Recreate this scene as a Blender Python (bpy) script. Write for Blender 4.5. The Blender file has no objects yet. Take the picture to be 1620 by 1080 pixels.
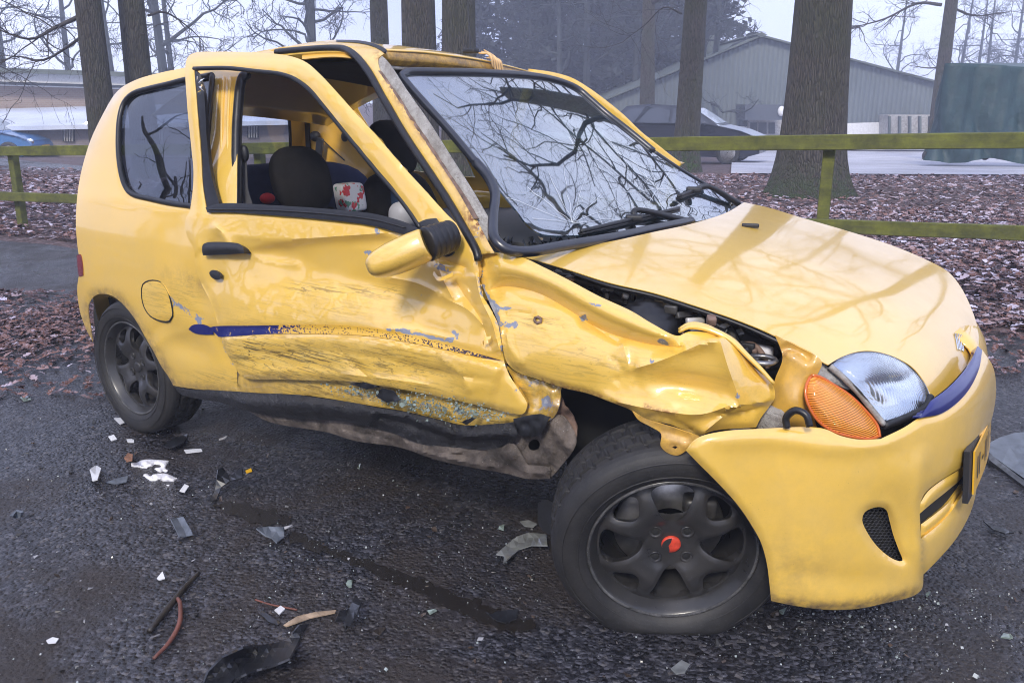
import bpy, bmesh, math, random
import numpy as np
from mathutils import Vector, Matrix, noise as mnoise
from mathutils.geometry import delaunay_2d_cdt

# ------------------------------------------------------------------ camera, sky, sun, exposure
CAM_POS = np.array([3.01, -2.394, 1.245])
YAW, PITCH, ROLL, FPX = math.radians(126.15), math.radians(-15.6), math.radians(0.3), 1387.0
scene = bpy.context.scene
col = scene.collection
rng = np.random.default_rng(7)
random.seed(7)

def cam_basis():
    f = np.array([math.cos(PITCH)*math.cos(YAW), math.cos(PITCH)*math.sin(YAW), math.sin(PITCH)])
    r = np.array([math.sin(YAW), -math.cos(YAW), 0.0])
    u = np.cross(r, f)
    c, s = math.cos(ROLL), math.sin(ROLL)
    return c*r+s*u, -s*r+c*u, f
CR, CU, CF = cam_basis()
cam_data = bpy.data.cameras.new('camera')
cam = bpy.data.objects.new('camera', cam_data)
col.objects.link(cam)
M = Matrix(((CR[0], CU[0], -CF[0], CAM_POS[0]), (CR[1], CU[1], -CF[1], CAM_POS[1]),
            (CR[2], CU[2], -CF[2], CAM_POS[2]), (0, 0, 0, 1)))
cam.matrix_world = M
cam_data.sensor_width = 36.0
cam_data.lens = FPX/1620*36.0
cam_data.clip_start = 0.05
cam_data.clip_end = 2000
scene.camera = cam

SUN_AZ, SUN_EL = math.radians(-68), math.radians(38)   # direction towards the sun, measured from +x
sun_dir = Vector((math.cos(SUN_EL)*math.cos(SUN_AZ), math.cos(SUN_EL)*math.sin(SUN_AZ), math.sin(SUN_EL)))
world = bpy.data.worlds.new('World')
scene.world = world
world.use_nodes = True
wn, wl = world.node_tree.nodes, world.node_tree.links
wn.clear()
w_out = wn.new('ShaderNodeOutputWorld')
w_bg = wn.new('ShaderNodeBackground')
w_sky = wn.new('ShaderNodeTexSky')
w_sky.sky_type = 'NISHITA'
w_sky.sun_disc = False
w_sky.sun_elevation = SUN_EL
w_sky.sun_rotation = math.pi/2 - SUN_AZ
w_sky.dust_density = 3.0
w_mix = wn.new('ShaderNodeMix'); w_mix.data_type = 'RGBA'
w_cl = wn.new('ShaderNodeTexNoise'); w_cl.inputs['Scale'].default_value = 1.6; w_cl.inputs['Detail'].default_value = 5
w_cr = wn.new('ShaderNodeValToRGB')
w_cr.color_ramp.elements[0].position = 0.3; w_cr.color_ramp.elements[0].color = (4.1, 4.8, 8.5, 1)
w_cr.color_ramp.elements[1].position = 0.7; w_cr.color_ramp.elements[1].color = (10.2, 10.8, 13.2, 1)
w_co = wn.new('ShaderNodeTexCoord')
wl.new(w_co.outputs['Generated'], w_cl.inputs['Vector'])
wl.new(w_cl.outputs['Fac'], w_cr.inputs['Fac'])
w_mix.inputs['Factor'].default_value = 0.88      # a closed cloud deck lets little of the clear sky through
wl.new(w_sky.outputs['Color'], w_mix.inputs['A'])
wl.new(w_cr.outputs['Color'], w_mix.inputs['B'])
wl.new(w_mix.outputs['Result'], w_bg.inputs['Color'])
w_bg.inputs['Strength'].default_value = 0.090
wl.new(w_bg.outputs['Background'], w_out.inputs['Surface'])

sun_data = bpy.data.lights.new('sun', 'SUN')
sun_data.energy = 2.0
sun_data.angle = math.radians(11)
sun_data.color = (1.0, 0.93, 0.82)
sun = bpy.data.objects.new('sun', sun_data)
col.objects.link(sun)
sun.rotation_euler = sun_dir.to_track_quat('Z', 'Y').to_euler()
sun.location = (4, -6, 8)

vs = scene.view_settings
vs.view_transform = 'Standard'; vs.look = 'None'; vs.exposure = 0.80; vs.gamma = 1.0; vs.use_curve_mapping = False
cy = scene.cycles
cy.max_bounces = 8; cy.diffuse_bounces = 3; cy.glossy_bounces = 4; cy.transmission_bounces = 6
cy.transparent_max_bounces = 16; cy.volume_bounces = 1; cy.caustics_reflective = False; cy.caustics_refractive = False
cy.use_denoising = True
HAZE = 0.0054
cy.filter_width = 1.05
cy.sample_clamp_indirect = 6.0

# ------------------------------------------------------------------ helpers
def rays(px):
    px = np.atleast_2d(np.asarray(px, float))
    return CF[None] + ((px[:, 0]-810)/FPX)[:, None]*CR[None] - ((px[:, 1]-540)/FPX)[:, None]*CU[None]
def at(px, py, **k):
    """photo point -> place point on the plane x=, y= or z=, or at a depth d= metres ahead"""
    d = rays([(px, py)])[0]
    (ax, v), = k.items()
    if ax == 'd': return CAM_POS + d*v
    i = 'xyz'.index(ax)
    return CAM_POS + d*((v-CAM_POS[i])/d[i])
def ats(pts, **k): return np.array([at(p[0], p[1], **k) for p in pts])
def hermite(xs, ys):
    xs, ys = np.array(xs, float), np.array(ys, float)
    d = np.diff(ys)/np.diff(xs)
    m = np.zeros_like(ys); m[0], m[-1] = d[0], d[-1]
    for i in range(1, len(ys)-1):
        m[i] = 0 if d[i-1]*d[i] <= 0 else 2*d[i-1]*d[i]/(d[i-1]+d[i])
    def f(x):
        x = np.clip(np.asarray(x, float), xs[0], xs[-1])
        i = np.clip(np.searchsorted(xs, x)-1, 0, len(xs)-2)
        h = xs[i+1]-xs[i]; t = (x-xs[i])/h
        return (2*t**3-3*t**2+1)*ys[i]+(t**3-2*t**2+t)*h*m[i]+(-2*t**3+3*t**2)*ys[i+1]+(t**3-t**2)*h*m[i+1]
    return f
def sstep(a, b, x):
    t = np.clip((np.asarray(x, float)-a)/(b-a), 0, 1); return t*t*(3-2*t)

DEBUG = ''
def trace(g, px, t0=0.6, t1=6.5, n=260):
    """first meeting of each sight line with the solid g<0; where it misses, the nearest approach"""
    D = rays(px); N = len(D)
    ts = np.linspace(t0, t1, n)
    lo = np.full(N, np.nan); best = np.full(N, 1e9); bt = np.full(N, t0)
    prev = None
    for t in ts:
        X = CAM_POS + D*t
        v = g(X[:, 0], X[:, 1], X[:, 2])
        hit = np.isnan(lo) & (v < 0)
        lo[hit] = t
        b = np.isnan(lo) & (v < best)
        best[b] = v[b]; bt[b] = t
    miss = np.isnan(lo)
    h = ts[1]-ts[0]
    if miss.any():            # closest approach, refined
        a_, b_ = bt-h, bt+h
        for _ in range(30):
            m1, m2 = a_+(b_-a_)/3, b_-(b_-a_)/3
            X1, X2 = CAM_POS+D*m1[:, None], CAM_POS+D*m2[:, None]
            c = g(X1[:, 0], X1[:, 1], X1[:, 2]) < g(X2[:, 0], X2[:, 1], X2[:, 2])
            b_ = np.where(c, m2, b_); a_ = np.where(c, a_, m1)
        bt = (a_+b_)/2
    if DEBUG and miss.any():
        Xm = CAM_POS+D*bt[:, None]; v = g(Xm[:, 0], Xm[:, 1], Xm[:, 2])
        i = np.argmax(np.where(miss, v, -1)); pp = np.atleast_2d(px)
        print('MISS', DEBUG, miss.sum(), 'of', len(miss), 'worst', round(float(v[i]), 4), pp[i], Xm[i].round(3))
    a = np.where(miss, bt, lo-h); b = np.where(miss, bt, lo)
    for _ in range(24):
        m = (a+b)/2
        X = CAM_POS + D*m[:, None]
        v = g(X[:, 0], X[:, 1], X[:, 2])
        ins = v < 0
        b = np.where(ins, m, b); a = np.where(ins, a, m)
    t = np.where(miss, bt, b)
    return CAM_POS + D*t[:, None], D

def spline(pts, step=6.0, closed=True):
    """smooth line through the points; a point with a third value is a sharp corner"""
    P = [np.array(p[:2], float) for p in pts]; C = [len(p) > 2 for p in pts]
    n = len(P); out = []
    for i in range(n if closed else n-1):
        p1, p2 = P[i], P[(i+1) % n]
        p0 = P[i-1] if (closed or i > 0) else 2*p1-p2
        p3 = P[(i+2) % n] if (closed or i+2 < n) else 2*p2-p1
        if C[i]: p0 = 2*p1-p2
        if C[(i+1) % n]: p3 = 2*p2-p1
        L = np.linalg.norm(p2-p1); k = max(1, int(round(L/step)))
        d01, d12, d23 = [max(np.linalg.norm(b-a), 1e-6)**0.5 for a, b in ((p0, p1), (p1, p2), (p2, p3))]
        m1 = (p2-p1)+d12*((p1-p0)/d01-(p2-p0)/(d01+d12))
        m2 = (p2-p1)+d12*((p3-p2)/d23-(p3-p1)/(d12+d23))
        for j in range(k):
            t = j/k
            out.append((2*t**3-3*t*t+1)*p1+(t**3-2*t*t+t)*m1+(-2*t**3+3*t*t)*p2+(t**3-t*t)*m2)
    if not closed: out.append(P[-1])
    return np.array(out)
def inpoly(q, poly):
    x, y = q[:, 0], q[:, 1]; r = np.zeros(len(q), bool)
    a = poly; b = np.roll(poly, -1, 0)
    for (x0, y0), (x1, y1) in zip(a, b):
        if y0 == y1: continue
        c = ((y0 > y) != (y1 > y)) & (x < (x1-x0)*(y-y0)/(y1-y0)+x0)
        r ^= c
    return r
def segdist(q, line, closed=False):
    a = line if closed else line[:-1]; b = np.roll(line, -1, 0) if closed else line[1:]
    best = np.full(len(q), 1e9); sgn = np.zeros(len(q)); par = np.zeros(len(q))
    L = np.concatenate([[0], np.cumsum(np.linalg.norm(b-a, axis=1))])
    for i in range(len(a)):
        ab = b[i]-a[i]; l2 = max(ab@ab, 1e-9)
        t = np.clip(((q-a[i])@ab)/l2, 0, 1)
        c = a[i]+t[:, None]*ab; d = np.linalg.norm(q-c, axis=1)
        m = d < best
        best[m] = d[m]; par[m] = (L[i]+t[m]*(L[i+1]-L[i]))/max(L[-1], 1e-9)
        cr = ab[0]*(q[:, 1]-a[i][1])-ab[1]*(q[:, 0]-a[i][0])
        sgn[m] = np.sign(cr[m])
    return best, sgn, par

def link(o, parent=None):
    col.objects.link(o)
    if parent is not None: o.parent = parent
    return o
def mesh_obj(name, V, F, mat, parent=None, smooth=True, uv=None, attr=None):
    me = bpy.data.meshes.new(name)
    V = np.asarray(V, float)
    me.from_pydata(V.tolist(), [], [list(map(int, f)) for f in F] if not isinstance(F, np.ndarray) else F.tolist())
    me.materials.append(mat)
    if uv is not None:
        l = me.uv_layers.new(name='UVMap')
        vi = np.zeros(len(me.loops), int); me.loops.foreach_get('vertex_index', vi)
        l.data.foreach_set('uv', np.asarray(uv, float)[vi].ravel())
    if attr:
        for k, a in attr.items():
            la = me.attributes.new(k, 'FLOAT', 'POINT'); la.data.foreach_set('value', np.asarray(a, float))
    if smooth: me.polygons.foreach_set('use_smooth', np.ones(len(me.polygons), bool))
    me.update()
    o = bpy.data.objects.new(name, me)
    return link(o, parent)
def solid(o, t, offset=1.0, bevel=0):
    m = o.modifiers.new('thickness', 'SOLIDIFY'); m.thickness = t; m.offset = offset; m.use_even_offset = False
    return o
def tag(o, label, cat, group=None, kind=None):
    if label: o['label'] = label
    if cat: o['category'] = cat
    if group: o['group'] = group
    if kind: o['kind'] = kind
    return o
def empty(name, loc=(0, 0, 0), rz=0):
    o = bpy.data.objects.new(name, None); col.objects.link(o)
    o.location = loc; o.rotation_euler = (0, 0, rz); return o

def cdt(outline, holes=(), spacing=7.0, creases=(), jitter=0.12):
    """triangulated sheet inside an outline with holes: points (n,2) and triangles"""
    lo, hi = outline.min(0), outline.max(0)
    xs = np.arange(lo[0], hi[0], spacing); ys = np.arange(lo[1], hi[1], spacing*0.866)
    gx, gy = np.meshgrid(xs, ys); gx = gx+((np.arange(len(ys)) % 2)*spacing/2)[:, None]
    q = np.stack([gx.ravel(), gy.ravel()], 1)
    q = q+rng.normal(0, jitter*spacing*0.3, q.shape)
    keep = inpoly(q, outline)
    d, _, _ = segdist(q, outline, True); keep &= d > spacing*0.55
    for h in holes:
        keep &= ~inpoly(q, h); d, _, _ = segdist(q, h, True); keep &= d > spacing*0.55
    for c in creases:
        d, _, _ = segdist(q, c); keep &= d > spacing*0.5
    q = q[keep]
    V = []; E = []
    for loop in [outline, *holes]:
        b = len(V); V += [tuple(p) for p in loop]; n = len(loop)
        E += [(b+i, b+(i+1) % n) for i in range(n)]
    for c in creases:
        b = len(V); V += [tuple(p) for p in c]; E += [(b+i, b+i+1) for i in range(len(c)-1)]
    V += [tuple(p) for p in q]
    r = delaunay_2d_cdt([Vector(v) for v in V], E, [], 0, 1e-4)
    P = np.array([tuple(v) for v in r[0]]); T = np.array([f for f in r[2] if len(f) == 3])
    c = P[T].mean(1)
    k = inpoly(c, outline)
    for h in holes: k &= ~inpoly(c, h)
    T = T[k]
    a = P[T]; area = np.cross(a[:, 1]-a[:, 0], a[:, 2]-a[:, 0])
    T = T[np.abs(area) > 1e-6]; area = area[np.abs(area) > 1e-6]
    T[area > 0] = T[area > 0][:, [0, 2, 1]]     # photo y runs down: this order faces the viewer
    used = np.unique(T); mp = -np.ones(len(P), int); mp[used] = np.arange(len(used))
    return P[used], mp[T]

def panel(name, outline, g, mat, parent, holes=(), disp=None, spacing=7.0, roll=0.004, rollw=4.0, thick=0.002,
          step=None, creases=(), attrs=None, smooth=True, push=0.0, offset=-1.0, rollmask=None, sharp=0):
    ol = spline(outline, step or spacing*0.9)
    hl = [spline(h, step or spacing*0.9) for h in holes]
    cl = [spline(c, spacing*0.9, False) for c in creases]
    cl = [c[inpoly(c, ol)] for c in cl]; cl = [c for c in cl if len(c) > 2]
    P, T = cdt(ol, hl, spacing, cl)
    global DEBUG
    DEBUG = DEBUG and name
    X, D = trace(g, P)
    amp = np.full(len(P), push)
    if disp is not None: amp = amp+disp(P)
    if roll:
        for l in [ol, *hl]:
            d, _, _ = segdist(P, l, True); amp = amp+roll*np.exp(-(d/rollw)**2)*(1.0 if rollmask is None else rollmask(P))
    X = X+D*(amp/np.linalg.norm(D, axis=1))[:, None]
    at_ = {k: f(P) for k, f in attrs.items()} if attrs else None
    o = mesh_obj(name, X, T, mat, parent, smooth, uv=np.stack([P[:, 0]/1620, 1-P[:, 1]/1080], 1), attr=at_)
    me = o.data; nl = len(me.loops); ei = np.zeros(nl, np.int32); me.loops.foreach_get('edge_index', ei)
    rim_ = np.bincount(ei, minlength=len(me.edges)) == 1
    if sharp: o.data.set_sharp_from_angle(angle=math.radians(sharp))
    if thick:
        es = np.zeros(len(me.edges), bool); me.edges.foreach_get('use_edge_sharp', es); me.edges.foreach_set('use_edge_sharp', es | rim_)
        solid(o, thick, offset)
    return o

def blob(cx, cy, rx, ry, ang, amp):
    c, s = math.cos(math.radians(ang)), math.sin(math.radians(ang))
    def f(P):
        x, y = P[:, 0]-cx, P[:, 1]-cy
        return amp*np.exp(-((x*c+y*s)/rx)**2-((-x*s+y*c)/ry)**2)
    return f
def ridge(pts, w, amp, fade=0.12, sharp=1.0):
    L = spline(pts, 6, False)
    def f(P):
        d, s, t = segdist(P, L)
        e = np.clip(np.minimum(t, 1-t)/fade, 0, 1) if fade else 1
        return amp*np.exp(-(d/w)**(2*sharp))*e
    return f
CUSPS = []
def cusp(pts, w, amp, fade=0.12):
    CUSPS.append(pts)
    return ridge(pts, w, amp, fade, 0.5)
def step(pts, w, amp, reach=60, fade=0.1):
    """a fold: one side of the line (right hand in travel on the photo) set back by amp, easing out over reach"""
    L = spline(pts, 6, False)
    def f(P):
        d, s, t = segdist(P, L)
        e = np.clip(np.minimum(t, 1-t)/fade, 0, 1) if fade else 1
        return amp*e*np.where(s > 0, np.exp(-(d/reach)**2)*(1-np.exp(-(d/w)**2)), 0)
    return f
_perm = np.random.default_rng(3).permutation(4096); _val = np.random.default_rng(4).uniform(-1, 1, 4096)
def vnoise(x, y, seed=0):
    """smooth value noise in -1..1"""
    xi, yi = np.floor(x).astype(int), np.floor(y).astype(int); fx, fy = x-xi, y-yi
    fx, fy = fx*fx*fx*(fx*(fx*6-15)+10), fy*fy*fy*(fy*(fy*6-15)+10)
    h = lambda a, b: _val[_perm[(_perm[(a+seed*131) % 4096]+b) % 4096]]
    return (h(xi, yi)*(1-fx)+h(xi+1, yi)*fx)*(1-fy)+(h(xi, yi+1)*(1-fx)+h(xi+1, yi+1)*fx)*fy
def wobble(scale, amp, seed=0):
    c, s_ = math.cos(seed*1.3), math.sin(seed*1.3)
    def f(P):
        x, y = (P[:, 0]*c-P[:, 1]*s_)/scale, (P[:, 0]*s_+P[:, 1]*c)/scale
        return amp*0.75*(vnoise(x, y, seed)+0.5*vnoise(x*2.1+7, y*2.1+3, seed+1))
    return f
def addf(*fs): return lambda P: sum(f(P) for f in fs)

def tube_mesh(pts, radii, seg=8, cap=True, twist=0.0, squash=1.0):
    pts = np.asarray(pts, float); n = len(pts)
    radii = np.full(n, radii) if np.isscalar(radii) else np.asarray(radii, float)
    tan = np.gradient(pts, axis=0); tan /= np.linalg.norm(tan, axis=1)[:, None]+1e-12
    up = np.array([0, 0, 1.0]) if abs(tan[0][2]) < 0.9 else np.array([1.0, 0, 0])
    a = np.cross(tan[0], up); a /= np.linalg.norm(a)
    V = []
    th = np.linspace(0, 2*math.pi, seg, endpoint=False)
    for i in range(n):
        a = a-tan[i]*(a@tan[i]); a /= np.linalg.norm(a)+1e-12
        b = np.cross(tan[i], a)
        V.append(pts[i]+radii[i]*(np.cos(th)[:, None]*a+squash*np.sin(th)[:, None]*b))
    V = np.concatenate(V)
    F = []
    for i in range(n-1):
        for j in range(seg):
            k = (j+1) % seg
            F.append((i*seg+j, i*seg+k, (i+1)*seg+k, (i+1)*seg+j))
    if cap:
        F.append(tuple(range(seg))[::-1]); F.append(tuple((n-1)*seg+j for j in range(seg)))
    return V, F
def spline3(pts, n=40):
    pts = np.asarray(pts, float)
    m = len(pts); out = []
    per = max(2, int(n/(m-1)))
    for i in range(m-1):
        p1, p2 = pts[i], pts[i+1]
        p0 = pts[i-1] if i else 2*p1-p2
        p3 = pts[i+2] if i+2 < m else 2*p2-p1
        for j in range(per):
            t = j/per
            out.append(0.5*((2*p1)+(-p0+p2)*t+(2*p0-5*p1+4*p2-p3)*t*t+(-p0+3*p1-3*p2+p3)*t**3))
    out.append(pts[-1])
    return np.array(out)
def tube(name, pts, r, mat, parent=None, seg=8, smooth=True, n=40, squash=1.0):
    p = spline3(pts, n) if n else np.asarray(pts, float)
    if not np.isscalar(r): r = np.interp(np.linspace(0, 1, len(p)), np.linspace(0, 1, len(r)), r)
    V, F = tube_mesh(p, r, seg, squash=squash)
    return mesh_obj(name, V, F, mat, parent, smooth)
def merge(parts):
    V = []; F = []; b = 0
    for v, f in parts:
        v = np.asarray(v, float); V.append(v); F += [tuple(int(i)+b for i in q) for q in f]; b += len(v)
    return np.concatenate(V), F
def box_mesh(c, s, bev=0.0, rot=None):
    """box with chamfered edges as vertices and faces"""
    bm = bmesh.new()
    bmesh.ops.create_cube(bm, size=1.0)
    for v in bm.verts: v.co = Vector((v.co.x*s[0], v.co.y*s[1], v.co.z*s[2]))
    if bev: bmesh.ops.bevel(bm, geom=list(bm.edges), offset=bev, segments=2, affect='EDGES', profile=0.6)
    if rot is not None: bmesh.ops.transform(bm, matrix=rot.to_4x4(), verts=bm.verts)
    bm.verts.index_update()
    V = np.array([tuple(v.co) for v in bm.verts])+np.array(c); F = [tuple(v.index for v in f.verts) for f in bm.faces]
    bm.free(); return V, F
def lathe_mesh(prof, seg=48, axis='y'):
    """profile of (radius, along) turned round the axis"""
    th = np.linspace(0, 2*math.pi, seg, endpoint=False); V = []; n = len(prof)
    for r, a in prof:
        c = np.stack([r*np.cos(th), np.full(seg, a), r*np.sin(th)], 1)
        V.append(c)
    V = np.concatenate(V); F = []
    for i in range(n-1):
        for j in range(seg):
            k = (j+1) % seg; F.append((i*seg+j, (i+1)*seg+j, (i+1)*seg+k, i*seg+k))
    return V, F
# ------------------------------------------------------------------ materials
class NT:
    def __init__(s, name):
        s.m = bpy.data.materials.new(name); s.m.use_nodes = True
        s.t = s.m.node_tree; s.t.nodes.clear()
        s.out = s.t.nodes.new('ShaderNodeOutputMaterial')
    def n(s, typ, **k):
        d = s.t.nodes.new('ShaderNode'+typ)
        for a, v in k.items():
            if a.startswith('_'): setattr(d, a[1:], v)
            else:
                key = a.replace('__', ' ')
                s.put(d.inputs[key], v)
        return d
    def put(s, inp, v):
        if isinstance(v, bpy.types.NodeSocket): s.t.links.new(v, inp)
        elif isinstance(v, bpy.types.Node): s.t.links.new(v.outputs[0], inp)
        else:
            if inp.type == 'RGBA' and len(v) == 3: v = (*v, 1)
            inp.default_value = v
    def math(s, op, a, b=0.0, clamp=False):
        d = s.t.nodes.new('ShaderNodeMath'); d.operation = op; d.use_clamp = clamp
        s.put(d.inputs[0], a); s.put(d.inputs[1], b); return d.outputs[0]
    def mix(s, fac, a, b, blend='MIX'):
        d = s.t.nodes.new('ShaderNodeMix'); d.data_type = 'RGBA'; d.blend_type = blend
        s.put(d.inputs['Factor'], fac); s.put(d.inputs['A'], a); s.put(d.inputs['B'], b); return d.outputs['Result']
    def ramp(s, fac, stops):
        d = s.t.nodes.new('ShaderNodeValToRGB'); e = d.color_ramp.elements
        while len(e) < len(stops): e.new(0.5)
        for i, (p, c) in enumerate(stops):
            e[i].position = p; e[i].color = (c, c, c, 1) if np.isscalar(c) else (*c, 1)
        s.put(d.inputs[0], fac); return d.outputs[0]
    def coord(s, which='Object', scale=(1, 1, 1), rot=(0, 0, 0)):
        c = s.t.nodes.new('ShaderNodeTexCoord'); m = s.t.nodes.new('ShaderNodeMapping')
        s.t.links.new(c.outputs[which], m.inputs[0]); m.inputs['Scale'].default_value = scale; m.inputs['Rotation'].default_value = rot
        return m.outputs[0]
    def noise(s, vec, scale, detail=4, rough=0.55, dist=0.0):
        d = s.n('TexNoise', Scale=scale, Detail=detail, Roughness=rough, Distortion=dist)
        s.put(d.inputs['Vector'], vec); return d.outputs['Fac']
    def voro(s, vec, scale, feature='F1', out='Distance', rand=1.0):
        d = s.n('TexVoronoi', Scale=scale, Randomness=rand); d.feature = feature
        s.put(d.inputs['Vector'], vec); return d.outputs[out]
    def attr(s, name):
        d = s.t.nodes.new('ShaderNodeAttribute'); d.attribute_name = name; return d.outputs['Fac']
    def bump(s, h, strength=0.3, dist=0.01, normal=None):
        d = s.n('Bump', Strength=strength, Distance=dist, Height=h)
        if normal is not None: s.put(d.inputs['Normal'], normal)
        return d.outputs[0]
    def bsdf(s, **k):
        d = s.n('BsdfPrincipled')
        for a, v in k.items(): s.put(d.inputs[a.replace('__', ' ')], v)
        s.t.links.new(d.outputs[0], s.out.inputs['Surface']); return d

def simple(name, c, rough=0.6, metal=0.0, bump=0.0, bscale=200, var=0.15, vscale=12, coat=0.0, spec=0.5):
    t = NT(name); v = t.coord()
    n = t.noise(v, vscale, 5)
    colr = t.mix(t.ramp(n, [(0.3, 0), (0.7, 1)]), tuple(x*(1-var) for x in c), tuple(min(1, x*(1+var)) for x in c))
    k = dict(Base__Color=colr, Roughness=rough, Metallic=metal, Coat__Weight=coat)
    k['Specular IOR Level'] = spec
    if bump: k['Normal'] = t.bump(t.noise(v, bscale, 3), bump, 0.003)
    t.bsdf(**k); return t.m

def paint(name='yellow_paint', base=(0.80, 0.505, 0.070), rough=0.30, coat=0.9, crough=0.045, cior=2.05):
    t = NT(name); v = t.coord()
    big = t.noise(v, 2.3, 4)
    c = t.mix(t.ramp(big, [(0.3, 0), (0.75, 1)]), base, tuple(min(1, b*f) for b, f in zip(base, (0.93, 0.95, 1.15))))
    # dust film and tiny specks of road dirt
    film = t.ramp(t.noise(v, 9, 7, 0.65), [(0.42, 0), (0.8, 1)])
    c = t.mix(t.math('MULTIPLY', film, 0.16), c, (0.42, 0.36, 0.24))
    speck = t.ramp(t.voro(v, 130), [(0.04, 1), (0.10, 0)])
    keep = t.ramp(t.noise(v, 27, 3), [(0.53, 0), (0.60, 1)])
    speck = t.math('MULTIPLY', speck, keep)
    c = t.mix(t.math('MULTIPLY', speck, 0.75), c, (0.06, 0.045, 0.02))
    # grime towards edges and low panels
    dirt = t.math('MULTIPLY', t.attr('dirt'), t.ramp(t.noise(v, 26, 6, 0.7), [(0.35, 0.1), (0.62, 1)]))
    c = t.mix(dirt, c, (0.20, 0.135, 0.06))
    # long scrape lines along the car, and black rubber scuffs
    sv = t.coord(scale=(2.2, 30, 42), rot=(0, math.radians(3), 0))
    sc = t.noise(sv, 3.2, 8, 0.72, 0.5)
    scr = t.math('MULTIPLY', t.attr('scuff'), t.ramp(sc, [(0.53, 0), (0.56, 1)]))
    sv2 = t.coord(scale=(9, 20, 30), rot=(0, math.radians(-38), 0))
    sc2 = t.ramp(t.noise(sv2, 3.0, 7, 0.7, 0.8), [(0.57, 0), (0.61, 1)])
    scr = t.math('MAXIMUM', scr, t.math('MULTIPLY', t.attr('scuff'), sc2))
    c = t.mix(t.math('MULTIPLY', scr, 0.85, True), c, (0.035, 0.028, 0.02))
    lv = t.coord(scale=(1.2, 30, 60), rot=(0, math.radians(5), 0))
    lsc = t.math('MULTIPLY', t.attr('scuff'), t.ramp(t.noise(lv, 6.0, 6, 0.6, 0.3), [(0.5, 0), (0.6, 1)]))
    c = t.mix(t.math('MULTIPLY', lsc, 0.45), c, (0.86, 0.66, 0.22))
    # flaked paint: blue grey primer with a bare metal core
    chn = t.math('ADD', t.attr('chip'), t.math('MULTIPLY', t.math('SUBTRACT', t.noise(v, 38, 6, 0.7), 0.5), 1.9))
    chip = t.ramp(chn, [(0.60, 0), (0.63, 1)])
    chip = t.math('MULTIPLY', chip, t.ramp(t.attr('chip'), [(0.05, 0), (0.2, 1)]))
    core = t.ramp(chn, [(0.95, 0), (1.05, 1)])
    prim = t.mix(core, (0.22, 0.25, 0.33), (0.36, 0.38, 0.42))
    c = t.mix(chip, c, prim)
    # rust
    rust = t.math('MULTIPLY', t.attr('rust'), t.ramp(t.noise(v, 55, 6, 0.7), [(0.42, 0), (0.56, 1)]))
    c = t.mix(rust, c, t.mix(t.noise(v, 120, 3), (0.10, 0.035, 0.015), (0.28, 0.11, 0.035)))
    rg = t.math('ADD', rough, t.math('MULTIPLY', t.math('MAXIMUM', t.math('MAXIMUM', chip, rust), t.math('MULTIPLY', film, 0.35)), 0.4), True)
    cw = t.math('MULTIPLY', coat, t.math('SUBTRACT', 1.0, t.math('MAXIMUM', t.math('MAXIMUM', chip, rust), t.math('MAXIMUM', scr, t.math('MULTIPLY', t.attr('scuff'), 0.6))), True))
    h = t.math('SUBTRACT', t.math('MULTIPLY', t.noise(v, 420, 2), 0.05), t.math('ADD', t.math('MULTIPLY', chip, 0.35), t.math('MULTIPLY', scr, 0.2)))
    nb = t.bump(h, 0.5, 0.0015)
    t.bsdf(Base__Color=c, Roughness=rg, Coat__Weight=cw, Coat__Roughness=t.math('ADD', crough, t.math('MULTIPLY', film, 0.05)), Coat__IOR=cior, Normal=nb)
    return t.m

def glass(name, tint=(0.8, 0.88, 0.9), refl=1.9, rough=0.0, dirt=0.1):
    t = NT(name); v = t.coord()
    ge = t.n('NewGeometry'); dt = t.n('VectorMath'); dt.operation = 'DOT_PRODUCT'
    t.t.links.new(ge.outputs['Normal'], dt.inputs[0]); t.t.links.new(ge.outputs['Incoming'], dt.inputs[1])
    ca = t.math('ABSOLUTE', dt.outputs['Value'])
    fr = t.math('ADD', refl, t.math('MULTIPLY', 1.0-refl, t.math('POWER', t.math('SUBTRACT', 1.0, ca, True), 5.0)))
    tr = t.n('BsdfTransparent', Color=tint)
    gl = t.n('BsdfGlossy', Color=(0.95, 0.97, 1.0), Roughness=rough)
    m = t.n('MixShader'); t.put(m.inputs[0], fr); t.put(m.inputs[1], tr); t.put(m.inputs[2], gl)
    d = t.n('BsdfDiffuse', Color=(0.55, 0.56, 0.58))
    m2 = t.n('MixShader')
    sp = t.ramp(t.voro(v, 130), [(0.05, 1), (0.12, 0)])
    sp = t.math('MULTIPLY', sp, t.ramp(t.noise(v, 21, 3), [(0.5, 0), (0.6, 1)]))
    film = t.ramp(t.noise(v, 7, 6, 0.7), [(0.35, 0), (0.9, 1)])
    t.put(m2.inputs[0], t.math('ADD', t.math('MULTIPLY', sp, min(1, dirt*4)), t.math('MULTIPLY', film, dirt), True))
    t.put(m2.inputs[1], m); t.put(m2.inputs[2], d)
    t.t.links.new(m2.outputs[0], t.out.inputs['Surface'])
    return t.m

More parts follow.
